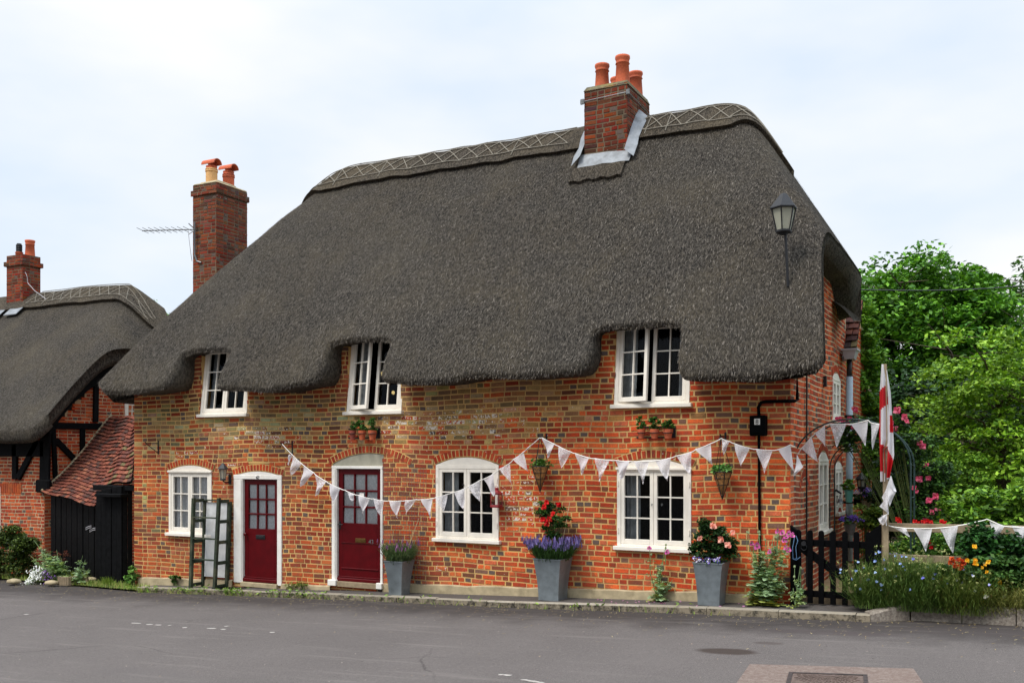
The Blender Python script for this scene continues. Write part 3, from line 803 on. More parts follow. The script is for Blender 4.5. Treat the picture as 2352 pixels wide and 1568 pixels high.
def window(o, label, parent, mapxy, tilt=0.0, opened=0.0, curtains=(), sillx=.04, split=.5, nx=2, toppanel=True, hinges=False):
    """mapxy(x, y, z): local (along wall, inwards, up) -> world"""
    z0, z1 = o['z0'], o['z1']; x0, x1 = o['x0'], o['x1']; tn = math.tan(math.radians(tilt))
    T = lambda x, y, z: mapxy(x, y+(z-z0)*tn, z)
    m_ = MB(); fw = .055 if nx == 2 else .03
    m_.box(x0, x0+fw, -.018, .075, z0, z1, T, ch=.004); m_.box(x1-fw, x1, -.018, .075, z0, z1, T, ch=.004)
    m_.box(x0+fw, x1-fw, -.016, .075, z1-fw, z1, T, ch=.004); m_.box(x0+fw, x1-fw, -.016, .075, z0, z0+.03, T, ch=.004)
    if o['rise']: panel_arch(m_, o, z1+.001, T, -.010, .07)
    if toppanel: m_.box(x0-.012, x1+.012, -.045, -.019, z1-.028, z1+.006, T, ch=.004)
    if hinges:
        for zz in (z0+.2*(z1-z0), z0+.8*(z1-z0)):
            for xx in (x0+.012, x1-.03): m_.box(xx, xx+.014, -.032, -.017, zz-.035, zz+.035, T)
    w = m_.build('window', MT['white'], parent); w['label'] = label
    s_ = MB(); s_.box(x0-sillx, x1+sillx, -.075, .05, z0-.055, z0-.001, lambda x, y, z: mapxy(x, y, z-.0*y), ch=.006); s_.build('sill', MT['white'], w)
    xm = x0+(x1-x0)*split; za, zb = z0+.032, z1-fw-.002
    if opened:
        hx = x0+fw+.002; a = math.radians(opened); wd = xm-hx
        T2 = lambda x, y, z: T(hx+(x-hx)*math.cos(a)+(y+.01)*math.sin(a), -.02-(x-hx)*math.sin(a)+(y+.01)*math.cos(a), z)
        sash(hx, xm, za, zb, T2, w, MT['white'], nx=nx)
    else: sash(x0+fw+.002, xm-.002, za, zb, T, w, MT['white'], nx=nx)
    sash(xm+.002, x1-fw-.002, za, zb, T, w, MT['white'], nx=nx)
    for (f0, f1, mat, amp, freq) in curtains:
        folds(x0+(x1-x0)*f0, x0+(x1-x0)*f1, z0+.03, z1-.03, .065 if mat == 'curtain' else .13, T, amp, freq).build('curtain', MT[mat], w)
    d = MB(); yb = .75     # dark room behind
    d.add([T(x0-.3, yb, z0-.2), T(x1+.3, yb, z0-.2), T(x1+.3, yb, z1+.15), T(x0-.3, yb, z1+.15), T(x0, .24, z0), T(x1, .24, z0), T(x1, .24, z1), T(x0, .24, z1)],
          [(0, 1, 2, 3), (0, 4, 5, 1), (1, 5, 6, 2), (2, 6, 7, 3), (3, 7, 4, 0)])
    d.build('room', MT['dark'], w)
    return w
FR = lambda x, y, z: (x, y, z)
SD = lambda x, y, z: (-y, x, z)
window(U1, 'upper left window with its right half under the thatch', cot, FR, 7, curtains=((.06, .14, 'drape', .01, 60),), toppanel=False)
w2 = window(U2, 'upper middle window with one casement ajar', cot, FR, 7, opened=20, curtains=((.05, .26, 'drape', .012, 60),), toppanel=False)
w3 = window(U3, 'upper right window with one casement ajar', cot, FR, 6, opened=18, curtains=((.05, .25, 'drape', .015, 55), (.82, .97, 'drape', .015, 55)), toppanel=False)
wa = window(A_, 'small arched window with net curtains left of the doors', cot, FR, curtains=((.05, .95, 'curtain', .012, 50), (.08, .16, 'drape', .01, 60)))
wb = window(B_, 'arched window with dark panes right of the second door', cot, FR, curtains=((.08, .30, 'drape', .02, 50),), toppanel=False, hinges=True)
wc = window(C_, 'arched window with scroll catches nearest the gate', cot, FR, curtains=((.08, .28, 'drape', .02, 50),), hinges=True)
for o, l in ((S1, 'upper arched window of the end wall'), (S2, 'tall arched window of the end wall nearest the corner'), (S3, 'far arched window of the end wall')):
    window(o, l, side_wall and cot, SD, nx=1, toppanel=False)
for pxx in (1497, 1520):
    m_ = MB(); p = fy(pxx, 1159, -.03); m_.tube([p+Vector((.012*math.cos(t*.7)*(1-t/14), 0, .02*math.sin(t*.7)*(1-t/14))) for t in range(10)], .004, 5); m_.build('catch', MT['greywire'], wc)
m_ = MB(); p = fy(1064, 1108, -.03); m_.tube([p+Vector((-.015, 0, -.04)), p, p+Vector((.012, 0, -.045))], .006, 5); m_.build('catch', MT['iron'], wb)
# paper leaf and bird hung in the upper middle window
for pp, nm in (((879, 857), 'paper_leaf'), ((902, 903), 'paper_bird')):
    p = fy(pp[0], pp[1], .055); m_ = MB(); n = 11
    vs = [p+Vector((0, -.004, 0)), p+Vector((0, .004, 0))]
    for i in range(n):
        a = 2*math.pi*i/n; r = .045*(.62+.38*(i % 2)) if nm == 'paper_leaf' else .035*(1+.6*math.cos(a-.8))*.8
        vs += [p+Vector((r*math.cos(a), -.002, r*math.sin(a))), p+Vector((r*math.cos(a), .002, r*math.sin(a)))]
    fs = []
    for i in range(n):
        j = (i+1) % n; fs += [(0, 2+2*i, 2+2*j), (1, 3+2*j, 3+2*i), (2+2*i, 3+2*i, 3+2*j, 2+2*j)]
    m_.add(vs, fs, col(222, 196, 130)+(0,)); m_.build(nm, MT['attr'], w2)

def textmesh(s_, loc, size, mat, name, parent, shear=0.0, ext=.002, rot=(math.pi/2, 0, 0)):
    cu = bpy.data.curves.new('t', 'FONT'); cu.body = s_; cu.size = size; cu.extrude = ext; cu.shear = shear; cu.align_x = 'CENTER'
    ob = bpy.data.objects.new('t', cu); C.objects.link(ob); bpy.context.view_layer.update()
    me = bpy.data.meshes.new_from_object(ob); C.objects.unlink(ob); bpy.data.objects.remove(ob)
    me.name = name; me.materials.clear(); me.materials.append(mat)
    me.transform(Matrix.Translation(loc) @ Matrix.Rotation(rot[0], 4, 'X'))
    o = bpy.data.objects.new(name, me); C.objects.link(o); attach(o, parent); return o
def door(o, px, py, label, frame, style):
    """px: leaf edges, py: leaf top and bottom in the picture"""
    x0, x1 = xat(px[0]), xat(px[1]); m_px = (px[0]+px[1])/2; zt, zb = zat(m_px, py[0]), zat(m_px, py[1])
    m_ = MB(); st = .085; y0, y1 = .03, .075
    gz1 = zt-.085; gz0 = zt-(zt-zb)*.48; gx0, gx1 = x0+st, x1-st
    m_.box(x0, x0+st, y0, y1, zb, zt, ch=.004); m_.box(x1-st, x1, y0, y1, zb, zt, ch=.004)
    m_.box(gx0, gx1, y0, y1, gz1, zt, ch=.004); m_.box(gx0, gx1, y0, y1, zb, gz0, ch=.004)
    for i in (1, 2):
        x = gx0+(gx1-gx0)*i/3; m_.box(x-.013, x+.013, y0+.004, y1-.006, gz0, gz1, ch=.004)
        z = gz0+(gz1-gz0)*i/3; m_.box(gx0, gx1, y0+.002, y1-.008, z-.013, z+.013, ch=.004)
    # weather bar and mouldings
    m_.box(x0-.01, x1+.01, y0-.045, y0-.001, zb, zb+.06, ch=.012); m_.box(x0, x1, y0-.02, y0-.001, zb+.062, zb+.085, ch=.006)
    if style == 43: m_.box(gx0-.03, gx1+.03, y0-.014, y0-.001, zb+.20, zb+.222, ch=.006); m_.box(gx0-.03, gx1+.03, y0-.012, y0-.001, gz0-.32, gz0-.31, ch=.004)
    d = m_.build('door', MT['red'], cot); d['label'] = label
    g = MB(); g.add([(gx0, y1-.02, gz0), (gx1, y1-.02, gz0), (gx1, y1-.02, gz1), (gx0, y1-.02, gz1)], [(0, 1, 2, 3)]); g.build('pane', MT['glass'], d)
    folds(gx0-.02, gx1+.02, gz0-.02, gz1+.02, .064, FR, .006 if style == 43 else .002, 70).build('net_curtain', MT['curtain'], d)
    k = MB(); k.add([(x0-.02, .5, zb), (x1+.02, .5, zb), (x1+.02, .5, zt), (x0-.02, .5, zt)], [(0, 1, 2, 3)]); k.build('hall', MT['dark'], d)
    lz = zat(m_px, 1233 if style == 42 else 1241); lx = xat(596 if style == 42 else 826)
    lw = .10; m2 = MB()
    m2.box(lx-lw, lx+lw, y0-.012, y0+.001, lz-.035, lz+.035, ch=.005); m2.box(lx-lw*.8, lx+lw*.8, y0-.018, y0-.0121, lz-.018, lz+.018, ch=.004)
    m2.build('letter_box', MT['iron'] if style == 42 else MT['brass'], d)
    m3 = MB()
    if style == 42:
        kx = x0+.05; kz = zat(m_px, 1228); m3.lathe([(.010, 0), (.012, .03), (.027, .038), (.030, .05), (.018, .062)], (0, 0, 0), 12)
        m3.v = [(kx+v[0], y0-v[2], kz+v[1]) for v in m3.v]; m3.build('knob', MT['red'], d)
    else:
        kx = x0+.03; kz = zat(m_px, 1205); m3.box(kx-.014, kx+.014, y0-.01, y0, kz-.08, kz+.05, ch=.004); m3.tube([(kx, y0-.01, kz), (kx, y0-.05, kz), (kx+.09, y0-.05, kz-.004)], .009, 6); m3.build('handle', MT['iron'], d)
    # white frame
    f = MB(); X0, X1 = o['x0'], o['x1']; zg = zb-.03
    f.box(X0, x0-.005, -.02, .10, zg, zt+.004, ch=.008); f.box(x1+.005, X1, -.02, .10, zg, zt+.004, ch=.008)
    f.box(X0, X1, -.022, .10, zt+.005, zt+(.05 if style == 43 else .075), ch=.006)
    f.box(x0-.045, x0-.025, -.034, -.021, zg+.05, zt, ch=.004)
    if style == 42:
        oo = dict(o); panel_arch(f, oo, zt+.076, FR, -.012, .07)
    fo = f.build('door_frame', MT['whitest'], cot)
    if style == 43:
        l = MB(); panel_arch(l, o, zt+.051, FR, .01, .07); l.build('lintel_panel', paint('grey_lintel', col(164, 160, 142), .8, .08, .2, 12), fo)
        for xx in ((X0-.03, x0+.03), (x1-.03, X1+.03)):
            bl = MB(); bl.box(xx[0], xx[1], -.09, -.021, zg-.04, zg+.055, ch=.008); bl.build('foot_block', MT['whitest'], fo)
        th = MB(); th.box(x0+.035, x1-.035, -.06, .10, zg-.05, zg+.035, ch=.005); th.build('threshold', MT['wood'], fo)
        textmesh('43', (xat(850), y0-.003, zat(850, 1249)), .10, MT['greywire'], 'number', d)
    else:
        th = MB(); th.box(x0-.02, x1+.03, -.06, .10, zg-.05, zb-.005, ch=.006); th.build('threshold', MT['plinth'], fo)
        textmesh('42', (xat(593), -.03, zat(593, 1099)), .075, MT['iron'], 'number', fo, shear=.35)
    return d
d1 = door(D1, (559, 637), (1101, 1337), 'maroon half glazed door numbered 42 with a round knob', None, 42)
d2 = door(D2, (775, 874), (1077, 1337), 'maroon half glazed door numbered 43 with a lever handle', None, 43)
m_ = MB(); p = fy(831, 1138, .048); m_.box(p.x-.045, p.x+.04, .05, .054, p.z-.05, p.z+.05); m_.build('notice', MT['whitest'], d2)

# meter box, conduits and cables
m_ = MB(); a = fy(1721, 954, -.14); b = fy(1758, 1000, -.14); m_.box(a.x, b.x, -.14, -.005, b.z, a.z, ch=.012); m_.box(a.x+.02, b.x-.02, -.15, -.141, b.z+.03, a.z-.02, ch=.004)
mbx = m_.build('meter_box', MT['black'], cot)
m_ = MB(); p = fy(1739, 968, -.153); m_.box(p.x-.036, p.x+.036, -.156, -.1505, p.z-.038, p.z+.038); nb = m_.build('number_plate', MT['whitest'], mbx)
textmesh('8', (p.x, -.1575, p.z-.03), .085, MT['iron'], 'digit', mbx)
m_ = MB(); p = fy(1742, 1000, -.03); g = fy(1746, 1375, -.03)
m_.tube([fy(1743, 995, -.05), fy(1743, 1002, -.03), fy(1746, 1372, -.03)], .018, 8)
m_.tube([fy(1743, 955, -.05), fy(1742, 935, -.05), fy(1748, 924, -.05), fy(1760, 922, -.05), fy(1812, 921, -.05), Vector((.05, 0, fy(1812, 921).z)), Vector((.06, .12, fy(1812, 921).z+.02)), Vector((.05, .14, 3.2))], .022, 8)
m_.build('black_conduit', MT['black'], cot)
m_ = MB(); m_.tube([(.02, .95, 4.4), (.022, .98, 3.0), (.02, .97, 0.1)], .012, 5); pz = fx(3306/K, 1525/K, .05); m_.box(.01, .05, pz.y-.03, pz.y+.04, pz.z-.08, pz.z+.08)
m_.build('cable', MT['iron'], cot)
# hopper head and rainwater pipe at the back corner of the end wall
m_ = MB(); h = fx(3400/K, 1438/K, .14); a = fx(3383/K, 1440/K, .16)
zh0, zh1 = h.z, fx(3400/K, 1405/K, .14).z; hy = h.y
vs = [(.05, hy-.20, zh1), (.26, hy-.20, zh1), (.26, hy+.14, zh1), (.05, hy+.14, zh1), (.07, hy-.16, zh0), (.22, hy-.16, zh0), (.22, hy+.10, zh0), (.07, hy+.10, zh0)]
m_.add(vs, [(0, 1, 5, 4), (1, 2, 6, 5), (2, 3, 7, 6), (3, 0, 4, 7), (0, 3, 2, 1), (4, 5, 6, 7)])
m_.box(.03, .28, hy-.22, hy+.16, zh1, zh1+.03); hh = m_.build('hopper_head', MT['greyp'], cot)
m_ = MB(); px_ = .13
m_.tube([(px_, hy, zh0), (px_, hy, zh0-.3)], .04, 10, m=1); m_.tube([(px_, hy, zh0-.28), (px_, hy, .15)], .055, 12)
for zz in (zh0-.95, zh0-2.25): m_.box(px_-.07, px_+.07, hy-.065, hy+.065, zz, zz+.04, m=1)
m_.build('rain_pipe', [MT['pipeblue'], MT['iron']], cot, smooth=True)

# ================================================================ GROUND
KP = [(320, 1348), (480, 1353), (650, 1359), (800, 1364.5), (950, 1371), (1176, 1381), (1400, 1387.5), (1556, 1392), (1811, 1403), (1999, 1411)]
KG = [gnd(*p) for p in KP]
EX = fy(2352, 1438, -1.0)
RK = [gnd(2091, 1424, -.085), gnd(2352, 1438, -.085)]
def kerbY(x):
    pts = [(-60, 1.5), (-19, .9), (-16.2, .55)]+[(p.x, p.y) for p in KG]+[(RK[0].x, RK[0].y), (RK[1].x, RK[1].y), (RK[1].x+6, RK[1].y+(RK[1].y-RK[0].y)*3), (70, -3)]
    for a, b in zip(pts[:-1], pts[1:]):
        if a[0] <= x <= b[0]: return a[1]+(b[1]-a[1])*(x-a[0])/(b[0]-a[0])
    return pts[-1][1]
def strip(name, xs, ya, yb, off, mat, ny=1, kind='structure', bumpf=None):
    m_ = MB(); vs = []; fs = []; n = ny+1
    for x in xs:
        a, b = ya(x), yb(x)
        for j in range(n):
            y = a+(b-a)*j/ny; vs.append((x, y, GZ(x)+off(x, y)))
    for i in range(len(xs)-1):
        for j in range(ny): fs.append((i*n+j, (i+1)*n+j, (i+1)*n+j+1, i*n+j+1))
    m_.add(vs, fs); o = m_.build(name, mat, None, smooth=True); tag(o, kind=kind); return o
xs_w = [-900, -300, -100, -60, -30]+list(np.arange(-28, 9, .5))+[9, 30, 100, 300, 900]
def asphalt(name, base, dark, litter=True):
    m = M(name); g = m.geo()
    c = m.mix(m.ramp(m.noise(.7, 5, .6, vec=g), .35, .7), base, tuple(x*.82 for x in base))
    c = m.mix(m.ramp(m.noise(240, 2, .6, vec=g), .56, .64, 0, .85), c, tuple(min(1, x*2.2) for x in base))
    c = m.mix(m.ramp(m.noise(160, 2, .5, vec=g), .60, .66, 0, .9), c, tuple(x*.4 for x in base))
    vo = m.n('ShaderNodeTexVoronoi', {'Vector': m.mix(.25, g, m.noise(1.4, 4, .6, vec=g, out=1)), 'Scale': .55}, feature='DISTANCE_TO_EDGE')
    c = m.mix(m.math('MULTIPLY', m.ramp(vo.outputs[0], .002, .008, 1, 0), m.ramp(m.noise(.45, 2, vec=g), .56, .62, 0, .6)), c, tuple(x*.3 for x in base))
    c = m.mix(m.ramp(m.noise(38, 3, .75, vec=g), .42, .6, 0, .30), c, tuple(x*.55 for x in base)); c = m.mix(m.ramp(m.noise(47, 3, .8, vec=g), .6, .68, 0, .5), c, tuple(min(1, x*1.7) for x in base))
    return m, g, c
m, g, c = asphalt('road_asphalt', col(99, 93, 90), None)
sep = m.n('ShaderNodeSeparateXYZ', {0: g})
# dark dirt band along the kerb (distance from a line fitted to the kerb), a damp patch and a long smear
kx0, ky0, kx1, ky1 = KG[0].x, KG[0].y, KG[-1].x, KG[-1].y; ks = (ky1-ky0)/(kx1-kx0)
line = m.math('ADD', m.math('MULTIPLY', sep.outputs[0], ks), ky0-ks*kx0)
dist = m.math('SUBTRACT', line, sep.outputs[1])
dn = m.math('ADD', dist, m.ramp(m.noise(1.6, 5, .6, vec=g), 0, 1, -.8, .8))
c = m.mix(m.ramp(dn, .45, 1.35, .75, 0), c, col(52, 47, 45))
def spot(px, py, rx, ry, colr, k, cc):
    p = gnd(px, py, -.085)
    dx = m.math('DIVIDE', m.math('SUBTRACT', sep.outputs[0], p.x), rx); dy = m.math('DIVIDE', m.math('SUBTRACT', sep.outputs[1], p.y), ry)
    d = m.math('ADD', m.math('ADD', m.math('MULTIPLY', dx, dx), m.math('MULTIPLY', dy, dy)), m.ramp(m.noise(4, 3, vec=g), 0, 1, -.35, .35))
    return m.mix(m.ramp(d, .55, 1.15, k, 0), cc, colr)
c = spot(1670, 1495, .33, .17, col(58, 48, 42), .85, c)
c = spot(1765, 1476, .17, .08, col(72, 64, 60), .6, c)
c = spot(1900, 1452, .8, .16, col(74, 67, 66), .7, c); c = spot(2250, 1452, 1.6, .22, col(70, 64, 62), .7, c)
c = spot(330, 1545, .7, .25, col(92, 87, 85), .3, c)
# pale worn streaks
c = m.mix(m.ramp(m.noise(2.2, 5, .6, vec=g, stretch=(.25, 3.0, 1)), .58, .74, 0, .5), c, col(124, 117, 112))
m.base(c); m.rough(.93); m.b.inputs['Specular IOR Level'].default_value = .2; m.bump(m.noise(220, 3, .6, vec=g), .5, .006)
MT['road'] = m.m
m, g, c = asphalt('pavement_asphalt', col(80, 74, 70), None)
c = m.mix(m.ramp(m.noise(5, 6, .7, vec=g), .5, .7, 0, .7), c, col(70, 62, 54)); m.base(c); m.rough(.95); m.bump(m.noise(200, 3, vec=g), .5, .005); MT['pave'] = m.m
m = M('earth'); g = m.geo(); m.base(m.mix(m.ramp(m.noise(9, 6, .7, vec=g), .35, .7), col(58, 44, 32), col(112, 92, 64))); m.rough(1); m.bump(m.noise(40, 5, .7, vec=g), .8, .03); MT['soil'] = m.m
m = M('rough_grass'); g = m.geo(); m.base(m.mix(m.ramp(m.noise(14, 6, .7, vec=g), .35, .7), col(58, 74, 28), col(104, 112, 52))); m.rough(1); m.bump(m.noise(60, 5, .7, vec=g), .8, .03); MT['lawn'] = m.m
m = M('kerb_stone'); g = m.geo(); c = m.mix(m.ramp(m.noise(26, 5, .7, vec=g), .35, .65), col(168, 158, 144), col(118, 106, 96))
c = m.mix(m.ramp(m.noise(90, 4, .7, vec=g), .55, .7, 0, .8), c, col(84, 74, 68)); m.base(c); m.rough(.95); m.bump(m.noise(45, 5, .75, vec=g), .9, .018); MT['granite'] = m.m
m = M('old_kerb'); g = m.geo(); a = m.n('ShaderNodeVertexColor', layer_name='Col')
c = m.mix(m.ramp(m.noise(6, 6, .7, vec=g), .40, .62), a.outputs[0], col(150, 140, 122)); 
c2 = m.mix(m.ramp(m.noise(11, 6, .75, vec=g), .38, .56), col(36, 33, 27), col(140, 128, 108))
nrm = m.n('ShaderNodeSeparateXYZ', {0: m.n('ShaderNodeNewGeometry').outputs['Normal']})
c = m.mix(m.ramp(nrm.outputs[2], .35, .8), c2, c); m.base(c); m.rough(.95); m.bump(m.noise(60, 5, .7, vec=g), .7, .01); MT['oldkerb'] = m.m
strip('ground', xs_w, lambda x: -200, lambda x: 900, lambda x, y: -.16, MT['soil'], 3)
xr = [-60, -40]+list(np.arange(-28, 9, .25))+[9, 20, 60]
strip('road', xr, lambda x: -40, lambda x: kerbY(x)+.02, lambda x, y: -.085, MT['road'], 1)
kx = [p.x for p in KG]
strip('pavement', list(np.linspace(kx[0], 1.05, 60)), lambda x: kerbY(x)+.09, lambda x: .1, lambda x, y: -.002, MT['pave'], 1)
strip('garden_path', list(np.linspace(.02, 1.02, 6)), lambda x: .12, lambda x: 9, lambda x, y: -.01+.01*y, paint('path_concrete', col(168, 142, 104), .95, .15, .4, 10, dirt=col(130, 108, 80)), 4)
bedz = lambda x, y: .07+.03*math.sin(x*3)+.02*math.sin(y*5+x)
strip('flower_bed', list(np.linspace(1.18, 9, 40)), lambda x: RK[0].y+.16 if x > RK[0].x else kerbY(x)+.12, lambda x: .25, bedz, MT['soil'], 6)
strip('garden_lawn', list(np.linspace(1.03, 30, 40)), lambda x: .25, lambda x: 30, lambda x, y: .02, MT['lawn'], 4)
strip('verge', list(np.linspace(-30, kx[0]+.5, 50)), lambda x: kerbY(x), lambda x: 1.4, lambda x, y: -.05+.04*(y-kerbY(x)), MT['lawn'], 4)
# kerbs
def kerb_stones():
    m_ = MB(); x = kx[0]-.1; xe = kx[-1]; rr = random.Random(5)
    while x < xe-.05:
        L = rr.choice([.9, .9, .62, .45]) if x > -4.5 else rr.uniform(.85, .95)
        b = min(x+L, xe); tint = rr.uniform(.8, 1.05)
        cc = col(150, 142, 128, tint) if not (-4.1 < x < -1.9) else col(176, 168, 154)
        y0, y1 = kerbY(x+.004), kerbY(b-.004); j = rr.uniform(-.004, .004); n = 5
        for i in range(n):
            xa = x+.004+(b-x-.008)*i/n; xb = x+.004+(b-x-.008)*(i+1)/n
            ya = y0+(y1-y0)*i/n; yb_ = y0+(y1-y0)*(i+1)/n; za, zb_ = GZ(xa)+j, GZ(xb)+j
            vs = [(xa, ya, za-.2), (xb, yb_, zb_-.2), (xb, yb_+.003, zb_-.014), (xa, ya+.003, za-.014), (xa, ya+.018, za), (xb, yb_+.018, zb_), (xb, yb_+.115, zb_), (xa, ya+.115, za), (xb, yb_+.115, zb_-.2), (xa, ya+.115, za-.2)]
            fs = [(0, 1, 2, 3), (3, 2, 5, 4), (4, 5, 6, 7), (7, 6, 8, 9)]
            if i == 0: fs.append((0, 3, 4, 7, 9))
            if i == n-1: fs.append((1, 8, 6, 5, 2))
            m_.add(vs, fs, cc+(0,))
        x = b
    o = m_.build('kerb', MT['oldkerb']); tag(o, kind='structure'); return o
kerb_stones()
m_ = MB(); rr = random.Random(8)       # tall rough stones round the flower bed
p0 = Vector((KG[-1].x, KG[-1].y, 0)); p1 = Vector((RK[0].x, RK[0].y, 0)); dirr = (RK[1]-RK[0]); dirr.z = 0; dirr.normalize()
pts = [p0, p1]; L0 = .0
x = p1.copy()
for k in range(14): x = x+dirr*.545; pts.append(x.copy())
for i in range(len(pts)-1):
    a, b = pts[i], pts[i+1]; d = (b-a).normalized(); nrm_ = Vector((-d.y, d.x, 0)); a2 = a+d*.006; b2 = b-d*.006
    ha = .015 if i == 0 else .105; hb = .105; nseg = 6
    for q_ in range(nseg):
        t0, t1 = q_/nseg, (q_+1)/nseg; A = a2.lerp(b2, t0); B = a2.lerp(b2, t1); h0 = ha+(hb-ha)*t0; h1 = ha+(hb-ha)*t1
        w = lambda p, o_, z: (p.x+nrm_.x*o_, p.y+nrm_.y*o_, GZ(p.x)+z)
        vs = [w(A, 0, -.2), w(B, 0, -.2), w(B, .012, h1-.02), w(A, .012, h0-.02), w(A, .03, h0), w(B, .03, h1), w(B, .17, h1), w(A, .17, h0), w(B, .17, -.2), w(A, .17, -.2)]
        fs = [(0, 1, 2, 3), (3, 2, 5, 4), (4, 5, 6, 7), (7, 6, 8, 9)]
        if q_ == 0: fs.append((0, 3, 4, 7, 9))
        if q_ == nseg-1: fs.append((1, 8, 6, 5, 2))
        m_.add(vs, fs)
o = m_.build('raised_kerb', MT['granite']); tag(o, kind='structure')
# worn paint fragments on the road
m_ = MB(); rr = random.Random(2)
def frag(px, py, w, h):
    p = gnd(px, py, -.081); n = 9; vs = [p]
    for i in range(n):
        a = 2*math.pi*i/n; r = rr.uniform(.6, 1); q_ = p+Vector((w*r*math.cos(a), h*r*math.sin(a), 0)); q_.z = GZ(q_.x)-.081; vs.append(q_)
    m_.add(vs, [(0, 1+i, 1+(i+1) % n) for i in range(n)])
for px, py, w in ((312, 1430, .10), (344, 1433, .07), (364, 1434, .08), (390, 1435, .03), (424, 1440, .04), (520, 1437, .03), (486, 1442, .09), (513, 1444, .05), (625, 1451, .05), (60, 1410, .06), (1165, 1549, .06), (1150, 1548, .03)): frag(px, py, w, .035)
for i in range(5): frag(1205+i*9, 1560+i*1.5, .05, .03)
for i in range(0): frag(1040+i*9+rr.uniform(-4, 4), 1441+i*1.4+rr.uniform(-2, 2), rr.uniform(.02, .05), .012)
o = m_.build('road_marking', paint('worn_road_paint', col(176, 170, 162), .85, .1, .2, 40)); tag(o, kind='structure')
# manhole in its concrete patch
PT = [gnd(1722, 1524, -.082), gnd(2098, 1534, -.082), gnd(2170, 1640, -.082), gnd(1640, 1640, -.082)]
m = M('patch_concrete'); g = m.geo(); c = m.mix(m.ramp(m.noise(18, 6, .75, vec=g), .4, .62), col(112, 94, 85), col(132, 118, 108)); m.base(m.mix(m.ramp(m.noise(60, 4, .7, vec=g), .52, .66), c, col(92, 74, 68))); m.rough(.95); m.bump(m.noise(70, 4, .7, vec=g), .8, .01)
m_ = MB(); m_.add(PT, [(0, 3, 2, 1)]); o = m_.build('concrete_patch', m.m); tag(o, kind='structure')
a = gnd(1812, 1543, -.08); b = gnd(1992, 1549, -.08); mc = a.lerp(b, .5); ax = (b-a); wM = ax.length; ax.normalize(); ay = Vector((ax.y, -ax.x, 0)).normalized()
def mh(u, v, z): 
    p = mc+ax*u+ay*v; return (p.x, p.y, GZ(p.x)-.08+z)
cov = empty('manhole_cover', (mc.x, mc.y, GZ(mc.x)-.08), 'rusty square iron manhole cover set in a pale concrete patch of road', 'manhole cover')
m_ = MB(); h_ = wM/2
m_.box(-h_, h_, 0, .035, -.01, .006, mh); m_.box(-h_, h_, wM*.95, wM*.95+.035, -.01, .006, mh); m_.box(-h_, -h_+.035, .036, wM*.95-.001, -.01, .006, mh); m_.box(h_-.035, h_, .036, wM*.95-.001, -.01, .006, mh)
m_.build('rim', paint('worn_iron', col(70, 62, 60), .6, .3, .5, 20, metal=.3), cov)
m_ = MB(); m_.box(-h_+.04, h_-.04, .04, wM*.95-.005, -.01, .001, mh)
for r in range(6):
    for k in range(22):
        a_ = math.pi*k/22+.05*r; rad = .06+.045*r; u = rad*math.cos(a_); v = .05+rad*math.sin(a_)*1.3
        if abs(u) < h_-.07 and .06 < v < wM*.9:
            m_.box(-.006, .006, -.018, .018, 0, .006, lambda x, y, z: mh(u+x*math.sin(a_)+y*math.cos(a_), v-x*math.cos(a_)+y*math.sin(a_), z))
m_.build('lid', paint('rusty_iron', col(104, 88, 80), .7, .3, .6, 22, metal=.2), cov)

# ================================================================ NEIGHBOURING COTTAGE
NX, NY = -15.8, 1.2
nei = empty('timber_framed_cottage', (-19, 3, -.6), 'timber framed brick cottage with a thatched roof at the left edge', 'cottage')
NRED = (1.02, .88, .9)
br = MB(); mo = MB(); tn_ = lambda u, v, c_, f: (tuple(a*.93*b for a, b in zip(random.choice(PALC[:4]), NRED)), f*.4)
brickwork(br, mo, NX-9, NX-.02, -.7, 2.6, lambda u, v, d: (u, NY-d, v), tonef=tn_, cell=.25)
o = br.build('front_wall', MT['brick'], nei); mo.build('mortar', MT['mortar2'], o)
br = MB(); mo = MB(); brickwork(br, mo, NY, NY+6.5, -.7, 4.9, lambda u, v, d: (NX+d, u, v), tonef=tn_, cell=.25, topf=lambda u: min(2.25+(u-NY)*1.0, 4.9))
o = br.build('end_wall', MT['brick'], nei); mo.build('mortar', MT['mortar2'], o)
m_ = MB(); m_.box(NX-9, NX-.03, NY+.02, NY+6, -.8, 2.3); m_.box(NX-.3, NX-.03, NY+2.2, NY+6, -.8, 4.3); m_.build('masonry', MT['mortar3'], nei)
def beamS(p, q_, w, name='timber'):      # on the end wall plane
    a, b = fx(p[0], p[1], NX+.03), fx(q_[0], q_[1], NX+.03); d = (b-a); L = d.length; d.normalize(); n_ = Vector((0, -d.z, d.y)); m_ = MB()
    m_.box(0, L, -w/2, w/2, -.02, .035, lambda x, y, z: tuple(a+d*x+n_*y+Vector((z, 0, 0))), ch=.008); return m_.build(name, MT['tarboard'], nei)
def beamF(p, q_, w, name='timber'):
    a, b = fy(p[0], p[1], NY-.03), fy(q_[0], q_[1], NY-.03); d = (b-a); L = d.length; d.normalize(); n_ = Vector((-d.z, 0, d.x)); m_ = MB()
    m_.box(0, L, -w/2, w/2, -.035, .02, lambda x, y, z: tuple(a+d*x+n_*y+Vector((0, z, 0))), ch=.008); return m_.build(name, MT['tarboard'], nei)
beamS((118, 977), (330, 981), .14); beamS((221, 860), (219, 969), .13); beamS((189, 985), (189, 1100), .12); beamS((128, 1010), (172, 1056), .13); beamS((120, 935), (128, 1128), .10)
beamF((106, 990), (103, 1128), .30, 'corner_post'); beamF((35, 1020), (35, 1100), .15); beamF((88, 1012), (42, 1098), .15); beamF((-60, 1030), (103, 1030), .34, 'wall_plate')
m_ = MB()           # curved black strip added as soffit shade under the verge of the neighbour's thatch
